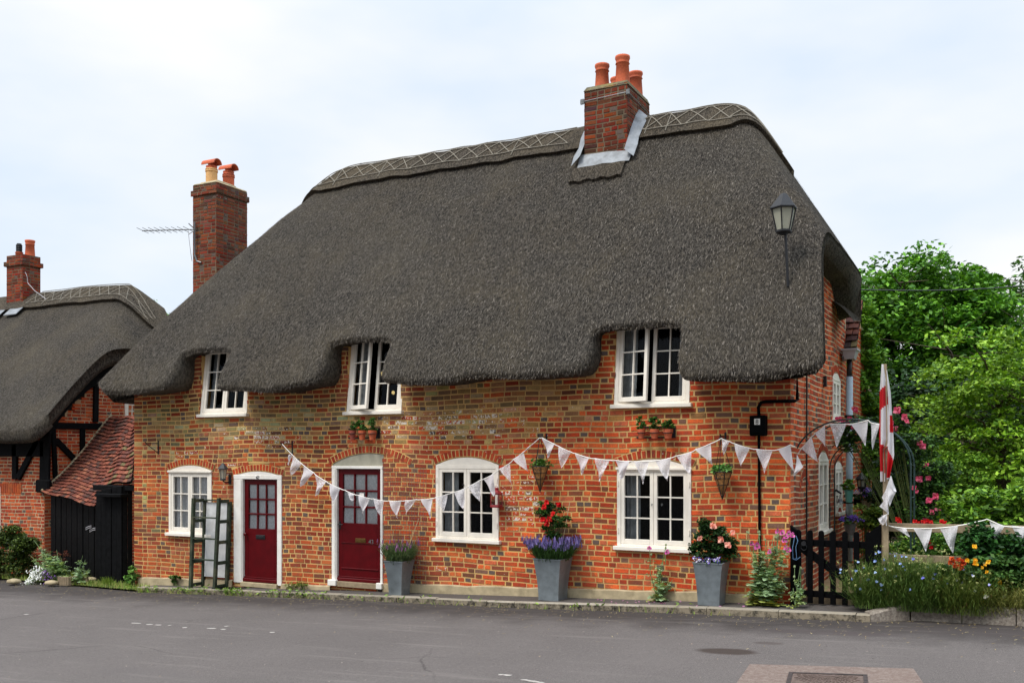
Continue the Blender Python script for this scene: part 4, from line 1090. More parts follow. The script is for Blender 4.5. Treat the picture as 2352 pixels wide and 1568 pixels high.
cp = [(108, 1000), (130, 962), (160, 925), (195, 895), (225, 875), (262, 858), (300, 852)]
P_s = [fx(a, b, NX+.02) for a, b in cp]; vs = []
for p in P_s:
    for dx_, dz_ in ((0, -.02), (.10, -.02), (.10, .34), (0, .34)): vs.append((p.x+dx_, p.y, p.z+dz_))
m_.add(vs, [(i*4+j, i*4+4+j, i*4+4+(j+1) % 4, i*4+(j+1) % 4) for i in range(len(P_s)-1) for j in range(4)]+[(0, 1, 2, 3)]); m_.build('soffit_shade_strip', MT['tarboard'], nei)
m_ = MB(); p = fy(96, 1118, NY-.1); m_.box(p.x-.2, p.x+.22, NY-.12, NY, p.z-.12, p.z+.16, ch=.03); m_.build('post_foot', MT['tarboard'], nei)
m_ = MB(); k = 0
xx = NX-.75
while xx > NX-3.4:                 # soldier course under the timbers
    zz = fy(40, 1110, NY).z; m_.box(xx-.066, xx, NY-.012, NY, zz-.20, zz, ch=.004, c=tuple(a*.95 for a in random.choice(PALC[:3]))+(.1,)); xx -= .075
m_.build('soldier_course', MT['brick'], nei)
wy0, wy1 = fx(286, 940, NX).y, fx(318, 940, NX).y
window(dict(x0=wy0, x1=wy1+.35, z0=fx(300, 966, NX).z, z1=fx(300, 905, NX).z, rise=0), 'white window in the end wall between the two thatched roofs', nei, lambda x, y, z: (NX-y, x, z), toppanel=False, curtains=((.05, .95, 'curtain', .01, 50),))
wl = dict(x0=fy(-40, 1150, NY).x, x1=fy(2, 1150, NY).x, z0=fy(0, 1240, NY).z, z1=fy(0, 1118, NY).z, rise=0)
window(wl, 'white window cut by the left edge', nei, lambda x, y, z: (x, NY+y, z), toppanel=False)
YR2, ZR2 = 4.3, 6.03
def H2(x, y):
    k = 6.0; e = .62
    f = lambda y: 2.42+(ZR2+.1-2.42)*(max(0, (y-e)/(YR2-e))**.95 if y > e else (y-e)*.3)
    zs = (f(y), f(2*YR2-y), ZR2+.1-1.2*(x+16.8) if x > -16.8 else ZR2+.1-.2*(x+16.8)); mn = min(zs)
    return mn-math.log(sum(math.exp(-k*(z-mn)) for z in zs))/k+.03*mnoise.noise(Vector((x*.9, y, 7)))
XR2 = -15.28
def y2(x):
    y = .62+.02*math.sin(x*2); d = XR2-x
    if d < .3: y += .28*(1-math.sqrt(max(0, 1-(1-d/.3)**2)))
    return y
def roof2():
    xs = list(np.arange(-26, XR2, .12))+[XR2-.2, XR2-.1, XR2-.05, XR2-.02, XR2]; xs = sorted(xs); m_ = MB(); vs = []; fs = []; n = 46
    for x in xs:
        for j in range(n):
            y0 = y2(x); y = y0+(8.0-y0)*j/(n-1); vs.append((x, y, H2(x, y)))
    for i in range(len(xs)-1):
        for j in range(n-1): fs.append((i*n+j, (i+1)*n+j, (i+1)*n+j+1, i*n+j+1))
    base = len(vs)
    for i, x in enumerate(xs):
        h = H2(x, y2(x)); vs += [(x, y2(x)+.02, h-.2), (x, y2(x)+.1, h-.27), (min(x, NX), NY+.05, h-.1)]
    for i in range(len(xs)-1):
        a = [i*n, base+i*3, base+i*3+1, base+i*3+2]; b = [(i+1)*n, base+i*3+3, base+i*3+4, base+i*3+5]
        for q_ in range(3): fs.append((a[q_], a[q_+1], b[q_+1], b[q_]))
    base = len(vs); last = (len(xs)-1)*n
    for j in range(n):
        x, y, h = vs[last+j]; vs += [(x+.01, y, h-.22), (x-.05, y, h-.36), (NX-.05, y, h-.30)]
    for j in range(n-1):
        a = (last+j, base+j*3, base+j*3+1, base+j*3+2); b = (last+j+1, base+j*3+3, base+j*3+4, base+j*3+5)
        for q_ in range(3): fs.append((a[q_], b[q_], b[q_+1], a[q_+1]))
    m_.add(vs, fs, (1, 1, 1, 1)); return m_.build('thatch_roof', MT['thatch'], nei, smooth=True)
roofn = roof2()
straws('straw_ends', roofn, 20000, H2, y2, -19.5, XR2-.02, 4.8)
cap2 = lambda x: .62*min(1, (max(0, x+26)/.8)**.6)*min(1, (max(0, -15.55-x)/.75)**.6)
ridge_cap(H2, cap2, -25.9, -15.56, YR2, .13, 'ridge_cap', roofn)
spars(H2, cap2, -20.5, -15.56, YR2, .13, roofn)
_c = cot; cot = nei
c2, a0, a1, az = chimney(15, 52, 586, 3.9, .52, 4.9, 'chimney', None or 'narrow stack with one tall pot and one cowled pot', (.5, .44, .5), collar=((.28, .17, .05),))
cot = _c
pt_ = fy(65, 590, 4.3); pot('chimney_pot', pt_.x, 4.35, az-.02, fy(65, 553, 4.35).z-az+.02, .125, MT['terra'], c2)
pt_ = fy(44, 590, 4.2); pot('chimney_pot', pt_.x, 4.2, az-.02, .17, .10, MT['terra'], c2)
m_ = MB()
for k in range(4): m_.lathe([(.075, 0), (.08, .012), (.08, .03), (.075, .042)], (pt_.x, 4.2, az+.15+.052*k), 14)
m_.tube([(pt_.x, 4.2, az+.1), (pt_.x, 4.2, az+.38)], .06, 8); m_.build('cowl', MT['iron'], c2)
m_ = MB(); m_.box(a0-1.1, a0+.25, 3.2, 3.75, 0, .02, lambda x, y, z: (x, y, H2(x, y)+.10+z)); m_.box(a1-.2, a1+.3, 3.5, 3.88, 0, .02, lambda x, y, z: (x, y, H2(x, y)+.10+z)); m_.build('lead_flashing', MT['lead'], c2)
m_ = MB(); w0 = fy(106, 640, 3.85); m_.tube([fy(58, 625, 3.84), fy(62, 634, 3.84), fy(64, 650, 3.84), fy(80, 668, 3.84), fy(110, 690, 3.9)], .008, 4); m_.build('cable', MT['greyp'], c2)

# ================================================================ BLACK SHED WITH TILED ROOF
shed = empty('lean_to_shed', (-14, 1, -.55), 'black boarded lean-to shed with a sagging clay tile roof between the two cottages', 'shed')
def P_(px, py, y): return fy(px, py, y)
A0, B0, T1, T2 = fx(97, 1131, NX+.10), P_(219, 1165, .30), fx(256, 958, NX+.10), P_(316, 956, 2.6)
R1, R2 = P_(231, 1116, .55), P_(304, 1108, .25)
TP = [(col(128, 72, 54), 4), (col(112, 60, 46), 4), (col(94, 56, 47), 3), (col(138, 86, 64), 2), (col(80, 56, 48), 2)]
def tiles(A, B, Cc, D, rows, wid, sag, par, name, moss=0, tint=(1, 1, 1)):
    m_ = MB()
    def S(u, v):     # u across 0..1, v up 0..1
        p = A.lerp(B, u).lerp(D.lerp(Cc, u), v); p = p+Vector((0, 0, -sag*math.sin(math.pi*v)-.02*math.sin(u*9+v*5))); return p
    nrm_ = ((B-A).cross(D-A)).normalized(); 
    if nrm_.z < 0: nrm_ = -nrm_
    for r in range(rows):
        v0 = r/rows; v1 = min(1, (r+1.25)/rows); L = (S(1, v0)-S(0, v0)).length; n = max(2, int(L/wid)); of = .5 if r % 2 else 0
        for k in range(-1, n+1):
            u0 = (k+of)/n; u1 = (k+1+of)/n-.06/n; u0 = max(0, u0); u1 = min(1, u1)
            if u1-u0 < .2/n: continue
            j = random.uniform(-.006, .006); d0 = .05+j; d1 = .012
            cc = random.choices([t[0] for t in TP], [t[1] for t in TP])[0]; kk = random.uniform(.75, 1.15); cc = tuple(a*kk*b for a, b in zip(cc, tint))
            if moss and random.random() < moss*(1-v0): cc = col(104, 92, 60)
            vj = v0+random.uniform(-.004, .004)
            a, b, c_, d_ = S(u0, vj), S(u1, vj), S(u1, v1), S(u0, v1); um = (u0+u1)/2; mf, mb_ = S(um, vj)+nrm_*.006, S(um, v1)+nrm_*.004
            vs = [a+nrm_*d0, mf+nrm_*d0, b+nrm_*d0, c_+nrm_*d1, mb_+nrm_*d1, d_+nrm_*d1, a+nrm_*(d0-.016), b+nrm_*(d0-.016), mf+nrm_*(d0-.016)]
            m_.add(vs, [(0, 1, 4, 5), (1, 2, 3, 4), (0, 6, 8, 1), (1, 8, 7, 2), (0, 5, 6), (2, 7, 3)], cc+(0,))
    sh = MB(); N = 8
    vs = [S(i/N, j/N) for i in range(N+1) for j in range(N+1)]; sh.add(vs, [(i*(N+1)+j, (i+1)*(N+1)+j, (i+1)*(N+1)+j+1, i*(N+1)+j+1) for i in range(N) for j in range(N)])
    o = m_.build(name, MT['tile'], par); sh.build('roof_boarding', MT['tarboard'], o); return o, S
tr, S_ = tiles(A0, B0, T2, T1, 26, .15, .10, shed, 'tiled_roof', .0)
tiles(R1, R2, T2+Vector((.12, -.05, .02)), T2.lerp(B0, .02), 17, .15, .02, shed, 'tiled_roof', .15)
m_ = MB(); m_.tube([S_(-.004, t/10)+Vector((0, 0, .035)) for t in range(11)], .035, 6); m_.build('verge_mortar', MT['plinth'], tr)
def boards(a, b, ztop_a, ztop_b, zb, name, n=9):
    m_ = MB(); d = b-a; d.z = 0; L = d.length; d.normalize(); nr_ = Vector((d.y, -d.x, 0))
    for i in range(n):
        t0, t1 = i/n, (i+1)/n-.012; zt = ztop_a+(ztop_b-ztop_a)*(t0+t1)/2; jj = random.uniform(-.006, .012)
        m_.box(L*t0, L*t1, -.02+jj, .012+jj, zb, zt, lambda x, y, z: tuple(Vector((a.x, a.y, 0))+d*x+nr_*y+Vector((0, 0, z))), ch=.004)
    return m_.build(name, MT['tarboard'], shed)
a_ = A0+Vector((.10, .15, 0)); b_ = B0+Vector((-.02, .30, 0)); boards(a_, b_, A0.z-.02, B0.z+.08, -.8, 'boarded_wall', 10)
c_ = P_(222, 1130, .28); d_ = P_(282, 1120, .28); boards(c_, d_, c_.z+.02, d_.z+.05, -.8, 'boarded_wall', 5)
e_ = P_(304, 1112, .42); boards(d_, e_, d_.z+.05, e_.z, -.8, 'boarded_wall', 2)
m_ = MB(); p, q_ = P_(228, 1136, .20), P_(287, 1132, .20); m_.box(p.x, q_.x, .10, .30, p.z-.03, p.z+.03, ch=.006); m_.build('ledge', MT['tarboard'], shed)
m_ = MB(); p, q_ = P_(226, 1110, .5), P_(304, 1105, .25); m_.box(p.x+.08, q_.x, .30, .62, p.z-.12, p.z-.02, ch=.01); m_.build('eaves_board', MT['tarboard'], shed)
# two pairs of pale hinge-like hooks on the doors
m_ = MB()
for px, py in ((206, 1208), (215, 1213)):
    for dy in (0, 4): 
        p0_, p1_, p2_ = P_(px-9, py+dy+4, .52), P_(px-2, py+dy, .50), P_(px+4, py+dy-1, .48); m_.tube([p0_, p1_, p2_], .008, 5)
m_.build('hooks', MT['greyp'], shed)

# rear wing of the main cottage (gable end and tiled slope seen past the end wall)
WX = .10
br = MB(); mo = MB(); e0, e1 = DEP-.40, 7.4
ez, rz_, ry_ = 3.55, 4.6, 5.3
brickwork(br, mo, DEP+.01, e1, -.1, 4.8, lambda u, v, d: (WX+d, u, v), tonef=lambda u, v, c_, f: (tuple(a*.95 for a in random.choice(PALC[:3])), .1), cell=.25, topf=lambda u: min(ez+(u-e0)*1.0, 4.55-(u-ry_)*1.0))
o = br.build('rear_wing_wall', MT['brick'], cot); mo.build('mortar', MT['mortar2'], o)
m_ = MB(); m_.box(-3, WX-.02, DEP+.02, e1, -.3, 3.4); m_.build('masonry', MT['mortar3'], o)
tiles(Vector((-2.5, e0, ez)), Vector((WX+.1, e0, ez)), Vector((WX+.1, ry_, rz_)), Vector((-2.5, ry_, rz_)), 9, .17, .03, cot, 'rear_wing_roof', .2, (.45, .5, .55))
m_ = MB(); m_.tube([(-2.5, ry_, rz_+.05), (WX-.02, ry_, rz_+.03)], .10, 10); m_.build('ridge_tiles', MT['terra'], cot)
m_ = MB(); m_.tube([(-2, e0-.06, ez-.06), (WX+.1, e0-.06, ez-.06)], .05, 8); m_.build('gutter', MT['greyp'], cot)

# ================================================================ SMALL OBJECTS ON THE FRONT
def bracket(px, pyt, pyb, reach, label, plain=False):
    p = fy(px, pyt, -.01); z1 = p.z; z0 = fy(px, pyb, -.01).z; m_ = MB()
    m_.box(p.x-.012, p.x+.012, -.012, -.001, z0-.02, z1+.05, ch=.003)
    m_.tube([(p.x, -.01, z1), (p.x, -reach, z1)], .007, 5); m_.tube([(p.x, -.01, z0), (p.x, -reach*.9, z1-.01)], .007, 5)
    m_.tube([(p.x, -reach+.03*math.cos(a)-.0, z1+.03*math.sin(a)-.01) for a in np.linspace(-2.5, 1.8, 9)], .007, 5)
    o = m_.build('wall_bracket', MT['iron']); tag(o, label, 'bracket', 'iron brackets on the street front'); return Vector((p.x, -reach, z1))
K1 = bracket(363, 1018, 1040, .30, 'empty black iron bracket left of the small net-curtained window')
K2 = bracket(671, 1019, 1041, .30, 'black iron bracket between the two maroon doors, holding the end of the bunting')
K3 = bracket(1255, 1003, 1007, .28, 'black iron bracket above the left hanging basket')
K4 = bracket(1666, 1001, 1008, .28, 'black iron bracket above the right hanging basket')
def lantern_body(m_, mg, cx, cy, z0, z1, r0, r1, n=6, cap=.3, over=1.25, bar=.008):
    """tapering glazed lantern: frame in m_, glass in mg"""
    P0 = [Vector((cx+r0*math.cos(2*math.pi*(k+.5)/n), cy+r0*math.sin(2*math.pi*(k+.5)/n), z0)) for k in range(n)]
    P1 = [Vector((cx+r1*math.cos(2*math.pi*(k+.5)/n), cy+r1*math.sin(2*math.pi*(k+.5)/n), z1)) for k in range(n)]
    for k in range(n):
        m_.tube([P0[k], P1[k]], bar, 5); m_.tube([P0[k], P0[(k+1) % n]], bar, 5); m_.tube([P1[k], P1[(k+1) % n]], bar, 5)
        ins = lambda p: p+(Vector((cx, cy, p.z))-p)*.05
        mg.add([ins(P0[k]), ins(P0[(k+1) % n]), ins(P1[(k+1) % n]), ins(P1[k])], [(0, 1, 2, 3)])
    H_ = (z1-z0)
    m_.lathe([(r1*over, 0), (r1*over*1.0, .012), (r1*.28, cap*H_), (.001, cap*H_*1.08)], (cx, cy, z1), n, rot=0)
    m_.lathe([(r0*1.02, -.03), (r0*1.12, -.015), (r0*1.1, .0)], (cx, cy, z0), n)
# street lamp rising from the thatch
sl = empty('street_lamp', (0, 0, 4), 'black hexagonal lantern on a thin pole rising out of the thatch at the right', 'street lamp')
LYp = -.04; pb = fy(1810, 640, LYp); pt_ = fy(1806, 534, LYp); l0 = fy(1800, 530, LYp); l1 = fy(1800, 480, LYp); l2 = fy(1800, 446, LYp)
sc_ = (CAM-l0).length/F*K/K
wpx = lambda px: px*(-(CAM.y-LYp)/ray(1800, 500).y)/F
m_ = MB(); mg = MB(); lantern_body(m_, mg, l0.x, LYp, l0.z, l1.z, wpx(17), wpx(28), 6, cap=(l2.z-l1.z)/(l1.z-l0.z), over=1.14, bar=.009)
hd = m_.build('lantern_frame', MT['iron'], sl); mg.build('lamp_glass', MT['lampglass'], hd)
m_ = MB(); m_.lathe([(.02, 0), (.025, .05), (.03, .1), (.02, .16)], (l0.x, LYp, l0.z), 10); m_.build('bulb', MT['lampglass'], hd)
m_ = MB(); m_.tube([pb-Vector((0, 0, .1)), Vector((l0.x+.02, LYp, l0.z))], .017, 8); m_.tube([Vector((l0.x, LYp, l0.z-.05)), Vector((l0.x, LYp, l0.z))], .05, 10); m_.build('pole', MT['iron'], sl)
# coach lantern by the first door
wl_ = empty('wall_lantern', fy(515, 1090, -.12), 'small grey coach lantern on the wall between the net-curtained window and the first maroon door', 'lantern')
q0, q1, q2 = fy(512, 1099, -.14), fy(512, 1077, -.14), fy(512, 1060, -.14); m_ = MB(); mg = MB()
lantern_body(m_, mg, q0.x, -.14, q0.z, q1.z, .045, .062, 6, cap=.62, over=1.45, bar=.005); m_.tube([q2, q2+Vector((0, 0, .03))], .006, 5)
o = m_.build('lantern_frame', paint('weathered_iron', col(62, 64, 66), .6, .2, .1, 30), wl_); mg.build('lamp_glass', MT['lampglass'], o)
m_ = MB(); q3 = fy(528, 1100, -.01); m_.box(q3.x-.03, q3.x+.03, -.02, -.001, q3.z-.09, q3.z+.08, ch=.006); m_.tube([(q3.x, -.02, q3.z-.04), (q3.x-.0, -.10, q3.z-.06), (q0.x, -.14, q0.z-.03)], .012, 6); m_.build('arm', MT['iron'], wl_)
# faded red lantern on the middle window
rl = empty('red_lantern', fy(1141, 1145, -.12), 'faded red metal candle lantern hung at the right side of the middle ground floor window', 'lantern')
q0, q1 = fy(1141, 1160, -.12), fy(1141, 1134, -.12); m_ = MB(); mg = MB()
lantern_body(m_, mg, q0.x, -.13, q0.z, q1.z, .085, .085, 4, cap=.38, over=1.15, bar=.007); m_.tube([(q0.x+.02*math.cos(t), -.13, q1.z+.10+.02*math.sin(t)) for t in np.linspace(0, 6.28, 9)], .003, 4); m_.lathe([(.03, 0), (.035, .03), (.015, .04)], (q0.x, -.13, q1.z+.055), 8)
o = m_.build('lantern_frame', MT['redmetal'], rl); mg.build('lantern_glass', MT['glass'], o)
# zinc planters
def planter(pxc, pyb, pyt, rim_px, base_px, label):
    g = gnd(pxc, pyb-4, 0); t = (g-CAM).length; cy = -.26; k = (cy-CAM.y)/ray(pxc, pyb).y/F; c_ = fy(pxc, pyb, cy)
    a = (pxc-PX0)/F; vis = (CP-a*SP)+(SP+a*CP)*(1 if True else 1); z0 = GZ(c_.x); wr = rim_px*k/ ((CP+a*SP)*1.0+(SP-a*CP)*1.0); wb = base_px*k/((CP+a*SP)+(SP-a*CP)); h = (pyb-pyt)*k-.02
    m_ = MB(); n = 7; vs = []; fs = []; rings = []
    for i in range(n+1):
        t = i/n; w = (wb+(wr-wb)*t**1.7)/2; z = z0+h*t; s_ = len(vs)
        vs += [(c_.x-w, cy-w, z), (c_.x+w, cy-w, z), (c_.x+w, cy+w, z), (c_.x-w, cy+w, z)]; rings.append(s_)
    w = wr/2
    for ww, dz in ((w+.006, 0), (w+.006, .012), (w-.012, .012), (w-.02, -.06)):
        s_ = len(vs); vs += [(c_.x-ww, cy-ww, z0+h+dz), (c_.x+ww, cy-ww, z0+h+dz), (c_.x+ww, cy+ww, z0+h+dz), (c_.x-ww, cy+ww, z0+h+dz)]; rings.append(s_)
    for p, q_ in zip(rings[:-1], rings[1:]):
        for j in range(4): fs.append((p+j, p+(j+1) % 4, q_+(j+1) % 4, q_+j))
    m_.add(vs, fs); o = m_.build('zinc_planter', MT['zinc']); 
    e = empty('zinc_planter', (c_.x, cy, z0), label, 'planter', 'tall grey zinc planters along the wall'); o.name = 'tapered_body'; attach(o, e)
    s_ = MB(); s_.add([rings and (c_.x-w+.015, cy-w+.015, z0+h-.04), (c_.x+w-.015, cy-w+.015, z0+h-.04), (c_.x+w-.015, cy+w-.015, z0+h-.04), (c_.x-w+.015, cy+w-.015, z0+h-.04)], [(0, 1, 2, 3)]); s_.build('potting_soil', MT['soil'], e)
    return Vector((c_.x, cy, z0+h)), wr
PL1 = planter(917, 1364.5, 1285, 71, 48, 'smallest grey tapered planter, right of door 43, filled with French lavender')
PL2 = planter(1270, 1374.5, 1278, 90, 66, 'grey tapered planter under the left hanging basket, filled with blue lavender')
PL3 = planter(1634, 1384.5, 1285, 85, 63, 'grey tapered planter under the right hanging basket, holding a pink rose and violas')
# hanging baskets
def basket(px0, px1, pyr, pyt, hook, label):
    pc = (px0+px1)/2; y = -.20; rim = fy(pc, pyr, y); tip = fy(pc, pyt, y); r = (fy(px1, pyr, y)-fy(px0, pyr, y)).length/2*.92; h = rim.z-tip.z
    e = empty('hanging_basket', rim, label, 'hanging basket', 'cone hanging baskets on the street front')
    m_ = MB(); m_.lathe([(.004, 0), (r*.5, h*.5), (r*.94, h*.985), (r*.8, h*.99)], tip, 18); m_.build('coir_liner', MT['coir'], e, smooth=True)
    m_ = MB()
    for k in range(6):
        a = math.pi*k/3; m_.tube([tip-Vector((0, 0, .02)), tip+Vector((r*.52*math.cos(a), r*.52*math.sin(a), h*.5)), rim+Vector((r*math.cos(a), r*math.sin(a), 0))], .005, 4)
    for f in (.5, .75, 1.0):
        m_.tube([(rim.x+r*(f+.02)*math.cos(t), rim.y+r*(f+.02)*math.sin(t), tip.z+h*f) for t in np.linspace(0, 2*math.pi, 19)], .006 if f == 1 else .004, 4)
    for s_ in (-1, 1): m_.tube([(rim.x+s_*.03+.024*math.cos(t), rim.y-r*.92, rim.z-.06+.024*math.sin(t)) for t in np.linspace(0, 5, 10)], .004, 4)
    m_.build('wire_frame', MT['iron'], e)
    m_ = MB()
    for k in range(3):
        a = 2*math.pi*k/3+.5; p = rim+Vector((r*math.cos(a), r*math.sin(a), 0)); m_.tube([p, hook], .0045, 4)
    m_.build('chain', MT['iron'], e); return rim, r
BK1 = basket(1219.5, 1261.5, 1071, 1127, K3-Vector((0, -.05, .02)), 'coir lined cone basket with trailing green leaves above the lavender planter')
BK2 = basket(1635, 1683, 1083, 1143, K4-Vector((0, -.05, .02)), 'coir lined cone basket with round nasturtium leaves right of the ground floor windows')
# terracotta wall pots
def wall_pots(cs, rimy, boty, rackr, who, pos):
    y = -.13; out = []
    a = fy(cs[0][0]-2, rimy+6, -.01); b = fy(rackr, rimy+6, -.01); e = MB(); 
    e.box(a.x, b.x, -.012, -.001, a.z-.09, a.z-.07, ch=.002); e.box(a.x, b.x, -.012, -.001, a.z+.05, a.z+.07, ch=.002)
    for (x0, x1) in cs:
        c_ = fy((x0+x1)/2, rimy, y); r = (x1-x0)/2*((y-CAM.y)/ray(x0, 1000).y)/F+.006; e.tube([(c_.x+r*math.cos(t), y+r*math.sin(t), c_.z-.05) for t in np.linspace(0, 6.28, 15)], .005, 4); e.tube([(c_.x, y+r, c_.z-.05), (c_.x, -.005, c_.z-.05)], .005, 4)
    e.box(b.x-.10, b.x, -.014, -.0125, a.z-.09, a.z+.07)
    o = e.build('pot_rack', MT['iron']); tag(o, 'black iron wall rack holding three small terracotta pots '+pos, 'pot rack', 'pot racks under the upper windows')
    nm = ('left', 'middle', 'right')
    for i, (x0, x1) in enumerate(cs):
        c_ = fy((x0+x1)/2, rimy, y); r = (x1-x0)/2*((y-CAM.y)/ray(x0, 1000).y)/F; h = c_.z-fy((x0+x1)/2, boty, y).z
        m_ = MB(); m_.lathe([(r*.66, -h), (r*.86, -h*.42), (r*.98, -h*.40), (r*1.02, 0), (r*.9, 0), (r*.8, -h*.3)], c_, 18)
        mat = MT['terra2'] if i == 0 and who == 1 else MT['terra']
        o = m_.build('terracotta_pot', mat, None, smooth=False); tag(o, '%s of the three terracotta pots in the wall rack %s' % (nm[i], pos), 'flower pot', 'terracotta pots in the wall racks'); out.append((c_, r))
    return out
WP1 = wall_pots([(802, 818), (823, 841), (845.5, 865.6)], 988, 1010, 873, 1, 'above door 43')
WP2 = wall_pots([(1463.6, 1482), (1493, 1514), (1523, 1546)], 985, 1006.5, 1552, 2, 'under the upper right window')
# green folding plant stand
st = empty('plant_stand', gnd(485, 1346), 'tall weathered dark green slatted shelf unit leaning by the first maroon door', 'shelf unit')
b1, b3 = gnd(438, 1349), gnd(492, 1349.5); W_ = b3.x-b1.x; dY = .36; by = min(b1.y, -.42)
by = b1.y-.06; b1 = fy(438, 1349, by); b3 = fy(493, 1349, by); x0 = b1.x; x1 = b3.x
t1 = fy(445, 1146, by+.02); t3 = fy(503, 1144, by+.02); HT = t1.z; 
def post(bx, by_, tx, ty_, zt, name='post'):
    m_ = MB(); b = Vector((bx, by_, GZ(bx))); t = Vector((tx, ty_, zt)); w = .026
    m_.add([b+Vector((-w, -w, 0)), b+Vector((w, -w, 0)), b+Vector((w, w, 0)), b+Vector((-w, w, 0)), t+Vector((-w, -w, 0)), t+Vector((w, -w, 0)), t+Vector((w, w, 0)), t+Vector((-w, w, 0))], [(0, 1, 5, 4), (1, 2, 6, 5), (2, 3, 7, 6), (3, 0, 4, 7), (4, 5, 6, 7)]); m_.build(name, MT['greenwood'], st)
dxt = t1.x-b1.x; dx3 = t3.x-b3.x; byb = min(-.05, by+dY); HB = HT-.02
post(x0, by, x0+dxt, by+.02, HT+.02); post(x0+.01, byb, x0+dxt+.01, byb, HB); post(x1, by, x1+dx3, by+.02, HT+.03); post(x1+.01, byb, x1+dx3, byb, HB-.02)
zb_ = GZ(x0)
def lerpx(x, dx, z): return x+dx*(z-zb_)/(HT-zb_)
for z in (zb_+.06, zb_+(HT-zb_)*.30, zb_+(HT-zb_)*.53, zb_+(HT-zb_)*.76, HT-.02):
    for x, dx in ((x0, dxt), (x1, dx3)):
        m_ = MB(); xa = lerpx(x, dx, z); m_.box(xa-.014, xa+.014, by+.022, byb-.022, z-.034, z+.024, ch=.003); m_.build('rung', MT['greenwood'], st)
for f in (.31, .545, .78):
    z = zb_+(HT-zb_)*f+.03; m_ = MB(); xa, xb = lerpx(x0, dxt, z), lerpx(x1, dx3, z)
    m_.box(xa-.01, xb+.01, by-.01, by+.05, z-.012, z+.010, ch=.003); m_.build('shelf', MT['greenwood'], st)
m_ = MB(); z = HT-.01; m_.box(lerpx(x0, dxt, z)+.02, lerpx(x1, dx3, z)-.02, byb-.06, byb+.0, z-.02, z+.0, ch=.003); m_.build('top_rail', MT['greenwood'], st)
m_ = MB(); bx0, bx1 = fy(472, 1200, byb+.02).x, fy(519, 1200, byb+.02).x; m_.box(bx0, bx1, byb-.018, byb-.006, zb_+.18, HB-.04, lambda x, y, z: (lerpx(x, (dxt+dx3)/2, z), y, z)); o = m_.build('white_board', paint('grubby_white_board', col(206, 206, 204), .6, .1, .1, 8, dirt=col(176, 174, 168))); tag(o, 'white board propped behind the green plant stand', 'board')
m_ = MB(); p = gnd(520, 1352); m_.box(p.x-.28, p.x+.45, p.y-.06, p.y+.16, GZ(p.x)-.03, GZ(p.x)+.012, ch=.006); o = m_.build('door_mat', MT['black']); tag(o, 'thin black mat on the pavement in front of the first maroon door', 'mat')
# wire mesh panel
m_ = MB(); a = fy(884, 1072, -.035); b = fy(978, 1072, -.035); zb = GZ(a.x)+.06; n = int((b.x-a.x)/.05)
for i in range(n+1):
    x = a.x+(b.x-a.x)*i/n; m_.tube([(x, -.035, zb), (x+.01*math.sin(i), -.035, a.z)], .0022, 3, cap=False)
k = 0; z = zb
while z < a.z: m_.tube([(a.x-.01, -.038, z), ((a.x+b.x)/2, -.038, z+.004), (b.x+.01, -.038, z)], .0022, 3, cap=False); z += .05
o = m_.build('wire_mesh', MT['greywire']); tag(o, 'thin square wire mesh fixed to the brick wall right of door 43', 'wire mesh')

# ================================================================ GATE, FENCE, ARCH, FLAG
gy = -.06
gt = empty('picket_gate', fy(1925, 1388, gy), 'black picket gate with rounded tops at the right corner of the cottage', 'gate')
Z4 = zc(3200, 2050, 3.484)
zt_ = fy(*Z4(630, 255), gy).z; zbm = fy(*Z4(630, 1285), gy).z; rt = [fy(*Z4(630, y), gy).z for y in (392, 487, 1112, 1200)]
def picket(xc, w, z0, z1, y0, y1, parent, name='picket', mat='black'):
    m_ = MB(); n = 8; pr = [(xc-w, z0), (xc+w, z0)]+[(xc+w*math.cos(math.pi*i/n), z1-w+w*math.sin(math.pi*i/n)) for i in range(n+1)]
    N = len(pr); m_.add([(x, y0, z) for x, z in pr]+[(x, y1, z) for x, z in pr], [tuple(range(N)), tuple(range(N, 2*N))[::-1]]+[(i, N+i, N+(i+1) % N, (i+1) % N) for i in range(N)]); return m_.build(name, MT[mat], parent)
pxs = [-15, 145, 300, 465, 630, 790, 955]
for xz in pxs: 
    p = fy(*Z4(xz, 640), gy); picket(p.x, .033, zbm, zt_, gy-.03, gy-.008, gt)
gx0, gx1 = fy(*Z4(-40, 640), gy).x, fy(*Z4(985, 640), gy).x
for z0, z1 in ((rt[1], rt[0]), (rt[3], rt[2])):
    m_ = MB(); m_.box(gx0, gx1, gy-.006, gy+.035, z0, z1, ch=.004); m_.build('rail', MT['black'], gt)
m_ = MB(); a = fy(*Z4(0, 470), gy); b = fy(*Z4(900, 1110), gy); d = (b-a); L = d.length; d.normalize(); n_ = Vector((-d.z, 0, d.x)); m_.box(0, L, -.05, .05, -.005, .03, lambda x, y, z: tuple(a+d*x+n_*y+Vector((0, z, 0))), ch=.003); m_.build('brace', MT['black'], gt)
m_ = MB(); p = fy(*Z4(55, 425), gy-.04); m_.lathe([(.012, 0), (.012, .02), (.03, .025), (.03, .04)], (0, 0, 0), 10); m_.v = [(p.x+v[0], gy-.03-v[2], p.z+v[1]) for v in m_.v]; m_.tube([(p.x+.035*math.cos(t), gy-.045, p.z-.05+.035*math.sin(t)) for t in np.linspace(0, 6.28, 12)], .005, 4); m_.build('ring_latch', MT['iron'], gt)
